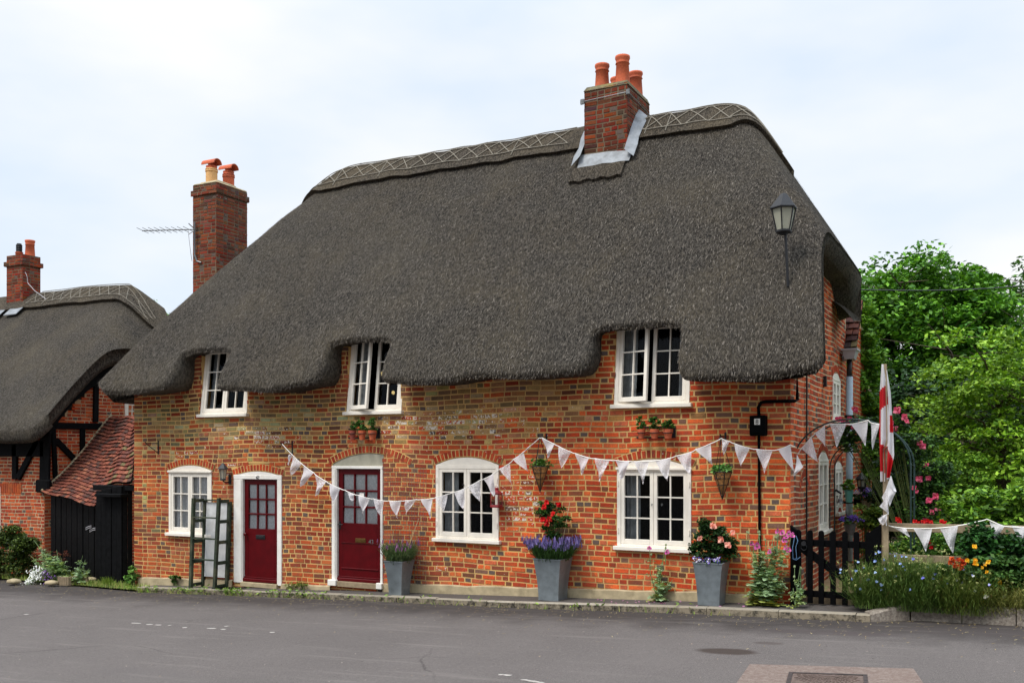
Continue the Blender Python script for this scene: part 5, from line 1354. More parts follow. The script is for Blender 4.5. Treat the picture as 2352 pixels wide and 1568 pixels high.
def gpost(px0, px1, pyt0, pyt1, y, dy, label, name='gate_post'):
    a = fy(px0, pyt0, y); b = fy(px1, pyt1, y); zg = GZ(a.x)-.1; m_ = MB()
    vs = [(a.x, y, zg), (b.x, y, zg), (b.x, y+dy, zg), (a.x, y+dy, zg), (a.x, y, a.z), (b.x, y, b.z), (b.x, y+dy, b.z), (a.x, y+dy, a.z)]
    m_.add(vs, [(0, 1, 5, 4), (1, 2, 6, 5), (2, 3, 7, 6), (3, 0, 4, 7), (4, 5, 6, 7)]); o = m_.build(name, MT['black']); tag(o, label, 'gate post')
gpost(1815, 1829, 1206, 1218, gy-.06, .10, 'black gate post against the brick corner of the cottage')
gpost(1992, 2023, 1226, 1203, gy-.04, .12, 'wide black gate post beside the wooden rail fence')
m_ = MB(); p = fy(1829, 1230, gy-.08); m_.tube([p, p+Vector((.02, -.01, -.06)), p+Vector((-.005, -.01, -.14)), p+Vector((.005, 0, -.28)), p+Vector((-.04, 0, -.29)), p+Vector((-.045, 0, -.15)), p+Vector((-.02, 0, -.01))], .004, 4); m_.tube([p+Vector((-.04, 0, -.29)), p+Vector((.0, 0, -.30)), p+Vector((.05, 0, -.26))], .004, 4)
o = m_.build('twine', paint('blue_twine', col(110, 150, 190), .7)); tag(o, 'loop of thin blue twine hanging on the left gate post', 'twine')
m_ = MB(); m_.box(gx0+.02, gx1, .06, .10, zbm-.10, zbm+.10, ch=.006)
o = m_.build('gravel_board', MT['wood']); tag(o, 'pale weathered board on the ground just behind the black gate', 'board')
# rail fence
fyy = .0
fn = empty('rail_fence', fy(2034, 1300, fyy), 'weathered wooden post and rail fence right of the gate, draped with bunting', 'fence')
xA = fy(2026, 1210, fyy).x; xB = 5.2; zr1, zr0 = fy(2045, 1203, fyy).z, fy(2045, 1222, fyy).z; zq1, zq0 = fy(2045, 1274, fyy).z, fy(2045, 1292, fyy).z
for a, b in ((zr0, zr1), (zq0, zq1)):
    m_ = MB(); m_.box(xA, xB, fyy-.015, fyy+.015, a, b, lambda x, y, z: (x, y, z+.012*(x-xA)+.012*math.sin(x*1.3)), ch=.004); m_.build('rail', MT['wood'], fn)
for x in (fy(2033, 1250, fyy).x, 2.9, 4.7):
    m_ = MB(); m_.box(x-.035, x+.03, fyy-.075, fyy-.017, GZ(x)-.1, zr1+.02, ch=.005); m_.box(x-.065, x-.037, fyy+.016, fyy+.05, GZ(x)-.1, zr1, ch=.004); m_.build('post', MT['wood'], fn)
# flag pole with limp flag
fp = empty('flag', fy(2030, 1240, -.12), 'limp white flag with a red cross hanging from a square wooden pole by the fence', 'flag')
fpy = -.13; p0, p1 = fy(2036, 1300, fpy), fy(2031, 836, fpy); m_ = MB(); w = .028
m_.add([p0+Vector((-w, -w, 0)), p0+Vector((w, -w, 0)), p0+Vector((w, w, 0)), p0+Vector((-w, w, 0)), p1+Vector((-w, -w, 0)), p1+Vector((w, -w, 0)), p1+Vector((w, w, 0)), p1+Vector((-w, w, 0))], [(0, 1, 5, 4), (1, 2, 6, 5), (2, 3, 7, 6), (3, 0, 4, 7), (4, 5, 6, 7)])
m_.build('pole', MT['wood'], fp)
def interp(pts, t):
    for a, b in zip(pts[:-1], pts[1:]):
        if a[0] <= t <= b[0]: return a[1]+(b[1]-a[1])*(t-a[0])/(b[0]-a[0])
    return pts[-1][1] if t > pts[-1][0] else pts[0][1]
def drape(Lp, Rp, y0, y1, redf, ybase, fold, name):
    m_ = MB(); NU, NV = 18, 70; G = {}
    for j in range(NV+1):
        py = y0+(y1-y0)*j/NV; l, r = interp(Lp, py), interp(Rp, py)
        for i in range(NU+1):
            u = i/NU; px = l+(r-l)*u; y = ybase-fold*math.sin(u*math.pi*2.2+py*.012)*min(1, (py-y0)/60)-.02
            p = fy(px, py, fpy); G[i, j] = (p.x, y, p.z)
    for j in range(NV):
        for i in range(NU):
            px = interp(Lp, y0+(y1-y0)*(j+.5)/NV); r = interp(Rp, y0+(y1-y0)*(j+.5)/NV); u = (i+.5)/NU; py = y0+(y1-y0)*(j+.5)/NV
            c_ = col(206, 22, 34) if redf(px+(r-px)*u, py) else (.80, .79, .81)
            m_.add([G[i, j], G[i+1, j], G[i+1, j+1], G[i, j+1]], [(0, 1, 2, 3)], c_+(0,))
    return m_.build(name, MT['flag'], fp, smooth=True)
def red_left(px, py): return (898 < py+(px-2020)*.8 < 944) or (px < 2024.5 and 940 < py < 1018) or (1016 < py+(px-2020)*-.6 < 1078)
def red_right(px, py): return (952 < py < 994 and px > 2045) or (1046-(px-2045)*-2.2 < py+6 and py < 1098 and px > 2038)
drape([(835, 2026), (900, 2021), (1000, 2020), (1070, 2023), (1120, 2024), (1200, 2028)], [(835, 2030), (880, 2036), (940, 2041), (1010, 2046), (1025, 2040), (1030, 2033), (1080, 2035), (1200, 2032)], 837, 1105, red_left, fpy-.03, .035, 'flag_fold')
drape([(850, 2037), (940, 2041), (1010, 2040), (1098, 2038)], [(850, 2038), (900, 2046), (1000, 2053), (1045, 2055), (1098, 2044), (1110, 2040)], 850, 1100, red_right, fpy-.02, .03, 'flag_fold')
# garden arch of thin metal hoops
ar = empty('garden_arch', Vector((.8, .7, .1)), 'thin dark metal garden arch over the path behind the gate', 'garden arch')
def hoop(y, pxl, pxr, pyt, name='hoop', r=.011, zb=None):
    a, b = fy(pxl, 1160, y).x, fy(pxr, 1160, y).x; zt = fy((pxl+pxr)/2, pyt, y).z; zb = GZ(0) if zb is None else zb; cx = (a+b)/2; hw = (b-a)/2; zs = zt-hw*.80; m_ = MB()
    pts = [(a, y, zb)]+[(cx-hw*math.cos(t), y, zs+(zt-zs)*math.sin(t)) for t in np.linspace(0, math.pi, 21)]+[(b, y, zb)]
    m_.tube(pts, r, 6); m_.build(name, MT['greenwire'], ar); return pts
h1 = hoop(.45, 1822, 2092, 962); h2 = hoop(.78, 1833, 2100, 968)
m_ = MB()
for i in range(1, 22, 2): m_.tube([h1[i], h2[i]], .006, 4)
for z in (.5, .95, 1.35):
    for k in (0, -1): m_.tube([(h1[k][0], .45, z), (h2[k][0], .78, z)], .006, 4)
m_.build('rungs', MT['greenwire'], ar)
ar2 = empty('garden_arch', Vector((.9, 2.6, .1)), 'second metal hoop arch further down the path, half hidden by roses', 'garden arch'); _a = ar; ar = ar2
hoop(2.6, 1906, 2085, 1008, r=.009); hoop(2.9, 1917, 2088, 1014, r=.009)
ar = _a
# things hanging beside the end wall
def hang(px, py, y): return fy(px, py, y)
ch_ = empty('wind_chime', hang(1921, 1125, 3.4), 'dark iron bird bracket with small bells hanging on the end wall', 'wind chime'); cw = hang(1921, 1125, 3.4); m_ = MB()
s_ = lambda n: n*((3.4-CAM.y)/ray(1921, 1100).y)/F
m_.tube([cw+Vector((-s_(14), 0, -s_(8))), cw+Vector((-s_(6), 0, -s_(3))), cw, cw+Vector((s_(8), 0, -s_(6))), cw+Vector((s_(11), 0, -s_(8)))], s_(3.5), 8, r1=s_(2)); m_.box(cw.x-s_(14), cw.x-s_(11), cw.y-.02, cw.y+.02, cw.z-s_(24), cw.z+s_(2)); m_.build('bird_bracket', MT['iron'], ch_)
for dz, r in ((17, 5), (38, 3.4)):
    m_ = MB(); b = cw+Vector((s_(8), 0, -s_(dz+12))); m_.lathe([(s_(r*1.5), 0), (s_(r*1.1), s_(3)), (s_(r*.7), s_(9)), (.002, s_(11))], b, 12); m_.tube([b+Vector((0, 0, s_(11))), b+Vector((0, 0, s_(20)))], .003, 4); m_.build('bell', MT['greywire'] if r > 4 else MT['terra2'], ch_)
def tubpot(px, pyt, pyb, wt, wb, y, mat, label, name='hanging_pot'):
    a, b = hang(px, pyt, y), hang(px-1, pyb, y); k = ((y-CAM.y)/ray(px, pyt).y)/F; h = a.z-b.z; m_ = MB()
    m_.lathe([(wb*k/2, -h), (wt*k/2, 0), (wt*k/2*1.06, 0), (wt*k/2*1.06, .012), (wt*k/2*.9, .012), (wt*k/2*.85, -.04)], a, 18); o = m_.build(name, mat); tag(o, label, 'flower pot', None); return a, wt*k/2
HP1 = tubpot(1950, 1127, 1153, 19, 13, 3.6, MT['turq'], 'pale turquoise enamel pot hanging by the grey drainpipe')
HP2 = tubpot(1990, 1151, 1173, 21, 17, 3.8, MT['plinth'], 'grey pot of violet flowers hanging under the black garden lantern')
HP3 = tubpot(1953, 1203, 1228, 26, 19, 2.6, paint('dark_grey_pot', col(84, 80, 78), .7), 'dark grey pot of purple flowers just above the gate')
HP4 = tubpot(1969, 1148, 1165, 15, 14, 3.7, MT['black'], 'small black pot between the turquoise pot and the grey pot')
m_ = MB(); pA = hang(2010, 1160, 3.85); m_.box(pA.x-.045, pA.x+.045, 3.83, 3.92, 0, pA.z+.15, ch=.006); m_.box(pA.x-.5, pA.x+.05, 3.80, 3.828, pA.z+.02, pA.z+.06); o = m_.build('garden_post', MT['greenwood']); tag(o, 'greenish timber post behind the gate carrying the hanging pots', 'post')
gl = empty('garden_lantern', hang(1979, 1105, 3.7), 'black pointed lantern above the hanging pots beside the drainpipe', 'lantern'); q0, q1 = hang(1979, 1118, 3.7), hang(1979, 1101, 3.7); m_ = MB(); mg = MB()
lantern_body(m_, mg, q0.x, 3.7, q0.z, q1.z, .055, .075, 6, cap=.9, over=1.35, bar=.008); m_.tube([q0, q0-Vector((0, 0, .12))], .025, 6); o = m_.build('lantern_frame', MT['iron'], gl); mg.build('lamp_glass', MT['lampglass'], o)
TP3 = tubpot(3582/K, 2268/K, 2292/K+3, 21, 15, .55, MT['terra'], 'terracotta pot of lobelia seen through the rail fence', 'terracotta_pot')
# overhead wire
m_ = MB(); a = fy(1955, 665, 6.5); b = fy(2420, 650, 12); m_.tube([a.lerp(b, t/16)+Vector((0, 0, -.25*math.sin(math.pi*t/16)*.3)) for t in range(17)], .012, 4)
o = m_.build('overhead_wire', MT['iron']); tag(o, 'thin overhead wire running right from behind the thatch across the trees', 'wire')
# log edging in the left bed
m_ = MB(); n = 16
for i in range(n):
    p = gnd(136+64*i/(n-1), 1335+1.5*math.sin(i*.4)); p.z = GZ(p.x)-.06; m_.tube([p, p+Vector((0, 0, .16))], .028, 8)
o = m_.build('log_edging', MT['wood']); tag(o, 'low roll of upright logs edging the small bed in front of the shed', 'edging')
for px, py, r, l in ((118, 1336, .11, 'rounded pale stone left of the log edging'), (208, 1328, .10, 'pale stone at the right end of the log edging'), (32, 1333, .12, 'flat grey stone under the dark shrub')):
    p = gnd(px, py); m_ = MB(); m_.lathe([(.4*r, -.03), (r, 0), (r*.9, r*.4), (r*.3, r*.6)], (0, 0, 0), 9); m_.v = [(p.x+v[0]*1.4*(1+.15*math.sin(v[1]*40)), p.y+v[1], GZ(p.x)-.03+v[2]) for v in m_.v]; o = m_.build('stone', MT['plinth'], None, smooth=True); tag(o, l, 'stone')

# ================================================================ BUNTING
def pennant(tl, tr, tip, yf, mat, parent):
    m_ = MB(); n = 8; G = {}; ph = random.uniform(0, 6); vs = []; k = 0
    for j in range(n+1):
        v = j/n
        for i in range(n-j+1):
            u = i/max(1, n-j)
            l = (tl[0]+(tip[0]-tl[0])*v, tl[1]+(tip[1]-tl[1])*v); r = (tr[0]+(tip[0]-tr[0])*v, tr[1]+(tip[1]-tr[1])*v)
            p = (l[0]+(r[0]-l[0])*u+.5*math.sin(v*7+ph), l[1]+(r[1]-l[1])*u); y = yf(p[0])-.006+.032*math.sin(u*4+v*5+ph)*(.2+v)
            q_ = fy(p[0], p[1], yf(p[0])); vs.append((q_.x, y, q_.z)); G[i, j] = k; k += 1
    fs = []
    for j in range(n):
        for i in range(n-j):
            fs.append((G[i, j], G[i+1, j], G[i, j+1]))
            if i < n-j-1: fs.append((G[i+1, j], G[i+1, j+1], G[i, j+1]))
    m_.add(vs, fs); m_.build('pennant', MT[mat], parent)
def cord(pts, yf, parent):
    m_ = MB(); P = []
    for a, b in zip(pts[:-1], pts[1:]):
        for t in np.linspace(0, 1, 4)[:-1]:
            p = (a[0]+(b[0]-a[0])*t, a[1]+(b[1]-a[1])*t+.8*math.sin(math.pi*t)); P.append(fy(p[0], p[1], yf(p[0])))
    P.append(fy(pts[-1][0], pts[-1][1], yf(pts[-1][0]))); m_.tube(P, .007, 5); m_.build('cord', MT['whitest'], parent)
Z3 = zc(600, 1350, 1.4257); ZB = zc(1400, 1650, 1.8445); ZC = zc(2300, 1650, 1.845); ZD = zc(3150, 1650, 3.484); ZE = zc(3100, 1600, 1.6506)
bun = empty('bunting', fy(1240, 1005, -.33), 'long string of white lace pennants looped across the front of the cottage', 'bunting', 'strings of white lace bunting')
yh = lambda px: -.32 if px < 1666 else -.32+.24*min(1, (px-1666)/150)
FL = [(Z3, (795, 665), (814, 667), (786, 728)), (Z3, (812, 668), (868, 720), (805, 788)), (Z3, (876, 727), (935, 770), (862, 850)), (Z3, (945, 782), (1007, 820), (950, 903)), (Z3, (1022, 830), (1085, 860), (1045, 950)),
      (Z3, (1110, 868), (1165, 893), (1158, 930)), (Z3, (1190, 898), (1255, 917), (1212, 1010)), (Z3, (1272, 918), (1335, 930), (1315, 1025)),
      (ZB, (290, 650), (378, 650), (347, 785)), (ZB, (410, 647), (490, 640), (408, 755)), (ZB, (525, 640), (610, 632), (595, 785)), (ZB, (632, 625), (722, 600), (698, 755)), (ZB, (762, 588), (845, 560), (842, 720)),
      (ZB, (872, 545), (960, 497), (966, 668)), (ZB, (985, 490), (1060, 450), (1068, 618)), (ZB, (1105, 415), (1180, 372), (1198, 540)), (ZB, (1205, 345), (1280, 290), (1325, 450)), (ZB, (1310, 262), (1400, 185), (1296, 282)),
      (ZB, (1418, 185), (1510, 232), (1465, 335)), (ZB, (1535, 245), (1630, 290), (1558, 425)), (ZB, (1662, 300), (1765, 333), (1713, 460)), (ZB, (1808, 338), (1918, 350), (1840, 510)),
      (ZC, (300, 352), (405, 358), (345, 495)), (ZC, (440, 360), (548, 358), (503, 530)), (ZC, (590, 355), (708, 333), (682, 505)), (ZC, (745, 320), (860, 290), (850, 460)), (ZC, (890, 272), (1003, 228), (1015, 388)),
      (ZC, (1080, 190), (1140, 212), (1098, 312)), (ZC, (1175, 228), (1290, 262), (1222, 402)), (ZC, (1338, 270), (1460, 278), (1398, 450)), (ZC, (1500, 272), (1590, 237), (1620, 445)), (ZC, (1640, 308), (1685, 400), (1615, 470))]
kinds = ['lace2', 'lace', 'voile', 'lace', 'voile', 'lace2', 'voile', 'lace']
pat = [2, 0, 2, 0, 2, 1, 2, 0, 1, 0, 2, 0, 1, 0, 2, 0, 1, 2, 2, 0, 1, 0, 2, 0, 1, 1, 2, 0, 1, 1, 2, 2]
MM = ['lace', 'lace2', 'voile']
cpts = []
for (z, a, b, t), k in zip(FL, pat):
    pennant(z(*a), z(*b), z(*t), yh, MM[k], bun)
    if (a, b) != ((1640, 308), (1685, 400)): cpts += [z(*a), z(*b)]
cord([(648, 1019)]+sorted(cpts[2:])+[(1826, 1025)], yh, bun)
ab = empty('bunting', fy(1960, 965, .43), 'short string of lace pennants tied along the metal garden arch', 'bunting', 'strings of white lace bunting')
ya = lambda px: .43
AF = [((190, 500), (335, 335), (425, 690)), ((385, 290), (525, 175), (530, 480)), ((590, 155), (825, 160), (690, 485)), ((890, 160), (1125, 105), (1090, 465)), ((1160, 140), (1285, 160), (1185, 520))]
for (a, b, t), k in zip(AF, (1, 1, 0, 2, 1)): pennant(ZD(*a), ZD(*b), ZD(*t), ya, MM[k], ab)
cord([ZD(140, 580)]+[ZD(*p) for f in AF for p in f[:2]]+[ZD(1330, 170)], ya, ab)
fb = empty('bunting', fy(2200, 1210, -.10), 'string of lace pennants looped along the wooden rail fence and up the flag pole', 'bunting', 'strings of white lace bunting')
yq = lambda px: -.10 if px > 2034 else -.16
FF = [((755, 826), (868, 848), (890, 900)), ((915, 843), (1040, 845), (998, 998)), ((1085, 840), (1208, 825), (1175, 1010)), ((1410, 785), (1515, 830), (1455, 925)), ((1560, 825), (1654, 838), (1640, 985)), ((1700, 842), (1800, 850), (1752, 990))]
for (a, b, t), k in zip(FF, (0, 2, 1, 1, 2, 0)): pennant(ZE(*a), ZE(*b), ZE(*t), yq, MM[k], fb)
cord([ZE(740, 824), ZE(800, 838), ZE(915, 846), ZE(1085, 843), ZE(1208, 828), ZE(1340, 800), ZE(1400, 785), ZE(1515, 832), ZE(1644, 838), ZE(1800, 852)], yq, fb)
for a, b, t, k in (((735, 575), (765, 495), (802, 603), 2), ((735, 572), (800, 600), (755, 702), 2), ((708, 640), (740, 575), (752, 756), 1), ((692, 700), (738, 640), (750, 752), 1), ((676, 782), (745, 745), (715, 828), 0), ((706, 760), (742, 750), (738, 828), 0)):
    pennant(ZE(*a), ZE(*b), ZE(*t), lambda px: -.19, MM[k], fb)

# ================================================================ PLANTS
def clumps(center, radii, n, shell=.55, zmin=-1):
    out = []
    while len(out) < n:
        v = NR.normal(size=3); v /= np.linalg.norm(v); r = shell+(1-shell)*random.random()**.6
        if v[2] < zmin: continue
        out.append((np.array(center)+v*np.array(radii)*r, v))
    return out
def crown(q, center, radii, nc, nl, size, cols, cr, flat=.45, shell=.5, up=.8, droop=.1, rag=.1, ratio=.55, dim=None):
    for c_, v in clumps(center, radii, nc, shell):
        c_ = c_+NR.normal(size=3)*np.array(radii)*rag*.5
        n = int(nl*random.uniform(.6, 1.4)); d = NR.normal(size=(n, 3)); d /= np.linalg.norm(d, axis=1)[:, None]; rr = NR.uniform(.25, 1, n)[:, None]**.6
        s_ = cr*random.uniform(.6, 1.35); P = c_+d*rr*np.array([s_, s_, s_*flat]); P[:, 2] -= .25*s_*(np.linalg.norm((P-c_)[:, :2], axis=1)/s_)**2
        kk = random.uniform(.72, 1.25); q.leaves(P, size, [tuple(x*kk for x in cc) for cc in cols], up=up, droop=droop, ratio=ratio)
def trunk(parent, base, top, r, limbs, crad, name='trunk', cc=col(78, 66, 52)):
    m_ = MB(); mid = base.lerp(top, .5)+Vector((.1, .05, 0)); m_.tube([base, mid, top], r, 8, r1=r*.5, c=cc+(0,))
    rr = random.Random(4)
    for i in range(limbs):
        t = rr.uniform(.35, 1); a = base.lerp(top, t); ang = rr.uniform(0, 6.28); L = crad*rr.uniform(.6, .95); e = a+Vector((math.cos(ang)*L, math.sin(ang)*L, L*rr.uniform(.1, .7))); m = a.lerp(e, .5)+Vector((0, 0, .15*L))
        m_.tube([a, m, e], r*.35, 5, r1=r*.06, c=cc+(0,)); 
        for s_ in range(3):
            f = m.lerp(e, rr.uniform(0, .8)); g2 = f+Vector((rr.gauss(0, .3)*L, rr.gauss(0, .3)*L, rr.uniform(-.05, .35)*L)); m_.tube([f, g2], r*.10, 4, r1=r*.03, c=cc+(0,))
    return m_.build(name, MT['stem'], parent)
def flower(q, c_, r, cols, n=9, cup=.3, face=None):
    """ruffled flower made of broad petals round c_"""
    f = Vector(face or (0, -1, .6)).normalized(); a = f.cross(Vector((0, 0, 1))).normalized(); b = f.cross(a); V = []
    for k in range(n):
        t = 2*math.pi*k/n+random.uniform(-.2, .2); rr = r*random.uniform(.8, 1.1)*(1 if k % 2 else .7); o_ = a*math.cos(t)+b*math.sin(t); s_ = a*-math.sin(t)+b*math.cos(t)
        p0 = Vector(c_); p2 = p0+o_*rr+f*rr*cup*random.uniform(.5, 1.5); p1 = p0+o_*rr*.6+s_*rr*.5+f*rr*cup*.5; p3 = p0+o_*rr*.6-s_*rr*.5+f*rr*cup*.5; V.append([p0, p1, p2, p3])
    q.V.append(np.array([[tuple(p) for p in v] for v in V])); ci = NR.integers(0, len(cols), len(V)); q.Cc.append(np.array(cols, dtype=float)[ci]*NR.uniform(.85, 1.15, (len(V), 1)))
def rosef(q, c_, r, cols):
    for k in range(3): flower(q, Vector(c_)+Vector((0, -.15*r*k, 0)), r*(1-.27*k), cols, 8, cup=.35+.25*k, face=(random.gauss(0, .4), -1, random.gauss(.3, .4)))

G_MAPLE = [col(76, 124, 36), col(98, 150, 46), col(58, 102, 34), col(120, 172, 56)]
G_LIGHT = [col(134, 174, 50), col(112, 152, 42), col(156, 192, 66), col(80, 118, 34)]
G_DARK = [col(26, 48, 22), col(34, 60, 26), col(42, 72, 32)]
G_MID = [col(70, 108, 44), col(88, 128, 52), col(56, 92, 38)]
G_YEL = [col(120, 162, 52), col(138, 176, 60), col(94, 134, 44), col(70, 108, 38)]
def tree(name, px, py, Y, rx, rz, label, cat, cols, nc, nl, size, cr, mat='leaf', ry=None, tr=.14, **k):
    c_ = fy(px, py, Y); t = empty(name, (c_.x, Y, GZ(c_.x)), label, cat); q = QC(); crown(q, c_, (rx, ry or rx*.9, rz), nc, nl, size, cols, cr, **k)
    q.build('crown', MT[mat], t); trunk(t, Vector((c_.x, Y, GZ(c_.x)-.2)), Vector(c_)+Vector((0, 0, rz*.3)), tr, 26, rx); return t
tree('maple_tree', 2122, 872, 18, 2.75, 3.75, 'large rounded dark green maple behind the right end of the cottage', 'tree', G_MAPLE, 900, 120, .16, .6, shell=.45, tr=.2, flat=.45, rag=.12)
tree('fruit_tree', 2290, 985, 6.5, 1.42, 1.72, 'bright yellow green leafy tree spreading in from the right edge', 'tree', G_LIGHT, 330, 70, .095, .34, shell=.35, flat=.3, tr=.08, rag=.26)
tree('evergreen_tree', 2230, 1010, 13, 3.0, 2.2, 'very dark evergreen mass filling the gap beneath the maple', 'tree', G_DARK, 150, 110, .16, .6, mat='leafdark', shell=.5, tr=.15)
tree('distant_tree', 2395, 820, 24, 2.6, 3.6, 'paler tree just entering at the right edge beyond the maple', 'tree', G_MID, 150, 80, .2, .7, shell=.6, tr=.2)
tree('distant_tree', 350, 800, 22, 1.7, 2.2, 'small green tree top showing between the two thatched roofs', 'tree', G_YEL, 90, 80, .16, .5, shell=.5, tr=.12)
tree('evergreen_tree', 2020, 1090, 15, 1.8, 1.6, 'dark bush closing the end of the garden path', 'tree', G_DARK, 80, 110, .15, .5, mat='leafdark', shell=.3, tr=.1)
def bush(name, pts, Y, dY, label, cat, cols, nc, nl, size, cr, mat='leaf', group=None, flowers=(), fsize=.03, fcols=None, fn=0, rose=False, parent_extra=None, **k):
    """pts: list of (px,py,rx_m,rz_m) blobs"""
    p0 = fy(pts[0][0], pts[0][1], Y); t = empty(name, (p0.x, Y, GZ(p0.x)), label, cat, group); q = QC()
    for (px, py, rx, rz) in pts:
        c_ = fy(px, py, Y); crown(q, c_, (rx, dY, rz), nc, nl, size, cols, cr, **k)
    q.build('foliage', MT[mat], t); m_ = MB()
    for (px, py, rx, rz) in pts:
        c_ = fy(px, py, Y)
        for i in range(5): 
            b = Vector((c_.x+random.gauss(0, rx*.25), Y+random.gauss(0, dY*.2), GZ(c_.x)+.0)) if parent_extra is None else Vector(parent_extra)
            m_.tube([b, Vector(c_)+Vector((random.gauss(0, rx*.4), 0, rz*.4*random.random()))], .008, 4, r1=.003, c=col(84, 96, 52)+(0,))
    m_.build('stems', MT['stem'], t)
    if flowers or fn:
        q = QC(); L_ = [fy(a, b, Y-dY*.8) for a, b in flowers]
        for i in range(fn):
            px, py, rx, rz = random.choice(pts); c_ = fy(px, py, Y); v = Vector((random.gauss(0, .5), -abs(random.gauss(0, .5)), random.gauss(0, .5))); L_.append(Vector((c_.x+v.x*rx, Y+v.y*dY, c_.z+v.z*rz)))
        for c_ in L_:
            if not fn: q = QC()
            (rosef if rose else flower)(q, c_, fsize*random.uniform(.8, 1.2), fcols)
            if not fn: q.build('flower', MT['petal'], t)
        if fn: q.build('flowers', MT['petal'], t)
    return t
PINK = [col(226, 96, 130), col(240, 130, 156), col(206, 70, 110)]; RED = [col(214, 16, 26), col(190, 8, 20), col(236, 50, 44)]
# vine on the rear gable
bush('vine', [(1972, 735, .22, .4), (1984, 800, .32, .5), (1990, 880, .35, .5), (1994, 960, .4, .5), (1998, 1050, .4, .5)], 6.2, .5, 'green climber covering the rear gable wall beside the grey drainpipe', 'climber', [col(96, 144, 44), col(124, 166, 52), col(76, 120, 40)], 40, 90, .09, .2, shell=.5)
# climbing roses round the arches
bush('climbing_rose', [(1962, 985, .22, .2), (1945, 1010, .14, .15), (2000, 980, .25, .14), (2040, 962, .22, .14), (2070, 1000, .2, .2)], 2.3, .25, 'pink climbing rose growing over the top of the garden arch', 'rose', G_DARK+G_MID, 12, 60, .06, .12, fcols=PINK, flowers=[(1925, 963), (1938, 967), (1952, 962), (1960, 980), (1948, 975), (2062, 942), (2078, 956), (1965, 940), (2048, 972), (2082, 968), (2055, 985)], fsize=.055, rose=True, parent_extra=(1.35, 2.4, .1))
bush('climbing_rose', [(2108, 1030, .28, .22), (2115, 1100, .34, .3), (2125, 1170, .35, .25), (2095, 1160, .2, .3), (2150, 1090, .2, .25)], 2.6, .3, 'pink climbing rose on the post right of the flag', 'rose', G_MID+G_DARK, 24, 60, .055, .14, fcols=PINK, flowers=[(2112, 1018), (2118, 1025), (2110, 1100), (2105, 1130), (2128, 1068), (2150, 1140), (2135, 1150), (2155, 1165), (2140, 1175), (2125, 1195), (2100, 1120), (2132, 1098)], fsize=.055, rose=True)
bush('garden_shrub', [(2130, 1135, .5, .5), (2205, 1100, .5, .5)], 5.2, .5, 'soft yellow green shrub behind the pink climbing rose', 'shrub', G_YEL, 50, 90, .06, .25, shell=.3)
bush('garden_shrub', [(2065, 1110, .35, .6), (2045, 1180, .3, .4)], 3.6, .4, 'dark leafy shrub behind the flag pole', 'shrub', G_DARK, 30, 90, .07, .22, mat='leafdark', shell=.3)
bush('dogwood_shrub', [(2240, 1180, .5, .30), (2320, 1190, .55, .42), (2380, 1160, .4, .4), (2280, 1230, .5, .25)], 1.1, .42, 'bright yellow green leafy shrub rising above the rail fence', 'shrub', G_YEL, 44, 52, .095, .17, shell=.45, flat=.5, ratio=.42)
bush('fence_climber', [(2245, 1245, .16, .2), (2290, 1270, .34, .3), (2345, 1285, .35, .34), (2310, 1320, .35, .2)], -.12, .16, 'dark green climber smothering the right part of the rail fence', 'climber', [col(44, 86, 36), col(58, 104, 44), col(34, 66, 30)], 40, 48, .06, .12, shell=.35)
bush('path_foliage', [(1985, 1190, .12, .22), (2010, 1185, .14, .2), (1990, 1290, .16, .25)], 3.2, .2, 'leafy plants beside the path under the hanging pots', 'plant', [col(96, 128, 50), col(128, 148, 60)], 16, 50, .05, .1)
bush('red_geraniums', [(2085, 1262, .4, .1), (2130, 1250, .4, .14), (2180, 1252, .25, .16)], .9, .25, 'low green plants with red flowers behind the rail fence', 'plant', G_MID+[col(128, 160, 60)], 22, 60, .055, .12, fcols=RED, flowers=[(2062, 1192), (2066, 1196), (2102, 1197), (2109, 1199), (2120, 1198), (2130, 1196), (2138, 1199), (2127, 1203), (2163, 1197), (2170, 1200), (2127, 1240), (2134, 1244), (2140, 1256), (2034, 1280), (2044, 1284), (2052, 1281)], fsize=.036, rose=True)
def potplant(c_, r, h, label, group, cols, n=140, size=.035, fcols=None, nf=0, fs=.018, cat='potted plant', name='potted_plant', rx=1.3, droop=0, extra=None):
    t = empty(name, c_, label, cat, group); q = QC()
    crown(q, (c_.x, c_.y, c_.z+h*.5), (r*rx, r*rx*.9, h*.55), 14, int(n/4), size, cols, r*.5, shell=.3, ratio=.8, flat=.8); q.build('foliage', MT['leaf'], t); m_ = MB()
    for i in range(6): m_.tube([Vector(c_)+Vector((0, 0, -.02)), Vector(c_)+Vector((random.gauss(0, r*.5), random.gauss(0, r*.4), h*random.uniform(.5, 1)))], .003, 4, c=col(84, 110, 56)+(0,))
    m_.build('stems', MT['stem'], t)
    if nf:
        q = QC()
        for i in range(nf): flower(q, (c_.x+random.gauss(0, r*rx*.55), c_.y-random.uniform(.2, 1)*r, c_.z+h*random.uniform(.4, 1.1)), fs, fcols, 5)
        q.build('flowers', MT['petal'], t)
    return t
G_GER = [col(70, 112, 44), col(94, 136, 58), col(50, 86, 36)]
for w, pos in ((WP1, 'above door 43'), (WP2, 'under the upper right window')):
    for i, (c_, r) in enumerate(w):
        hh = (.15, .17, .20)[i] if w is WP1 else (.20, .18, .12)[i]
        potplant(c_-Vector((0, 0, .01)), r, hh, 'small green geranium in the %s terracotta pot %s' % (('left', 'middle', 'right')[i], pos), 'geraniums in the wall pots', G_GER, 120, .032)
VI = [col(120, 90, 190), col(150, 120, 210), col(90, 60, 150), col(220, 214, 230)]
potplant(BK1[0], BK1[1], .08, 'rounded green leaves spilling over the left hanging basket', 'plants in the hanging baskets', [col(86, 134, 60), col(110, 156, 78)], 90, .045, name='basket_plant', rx=.9)
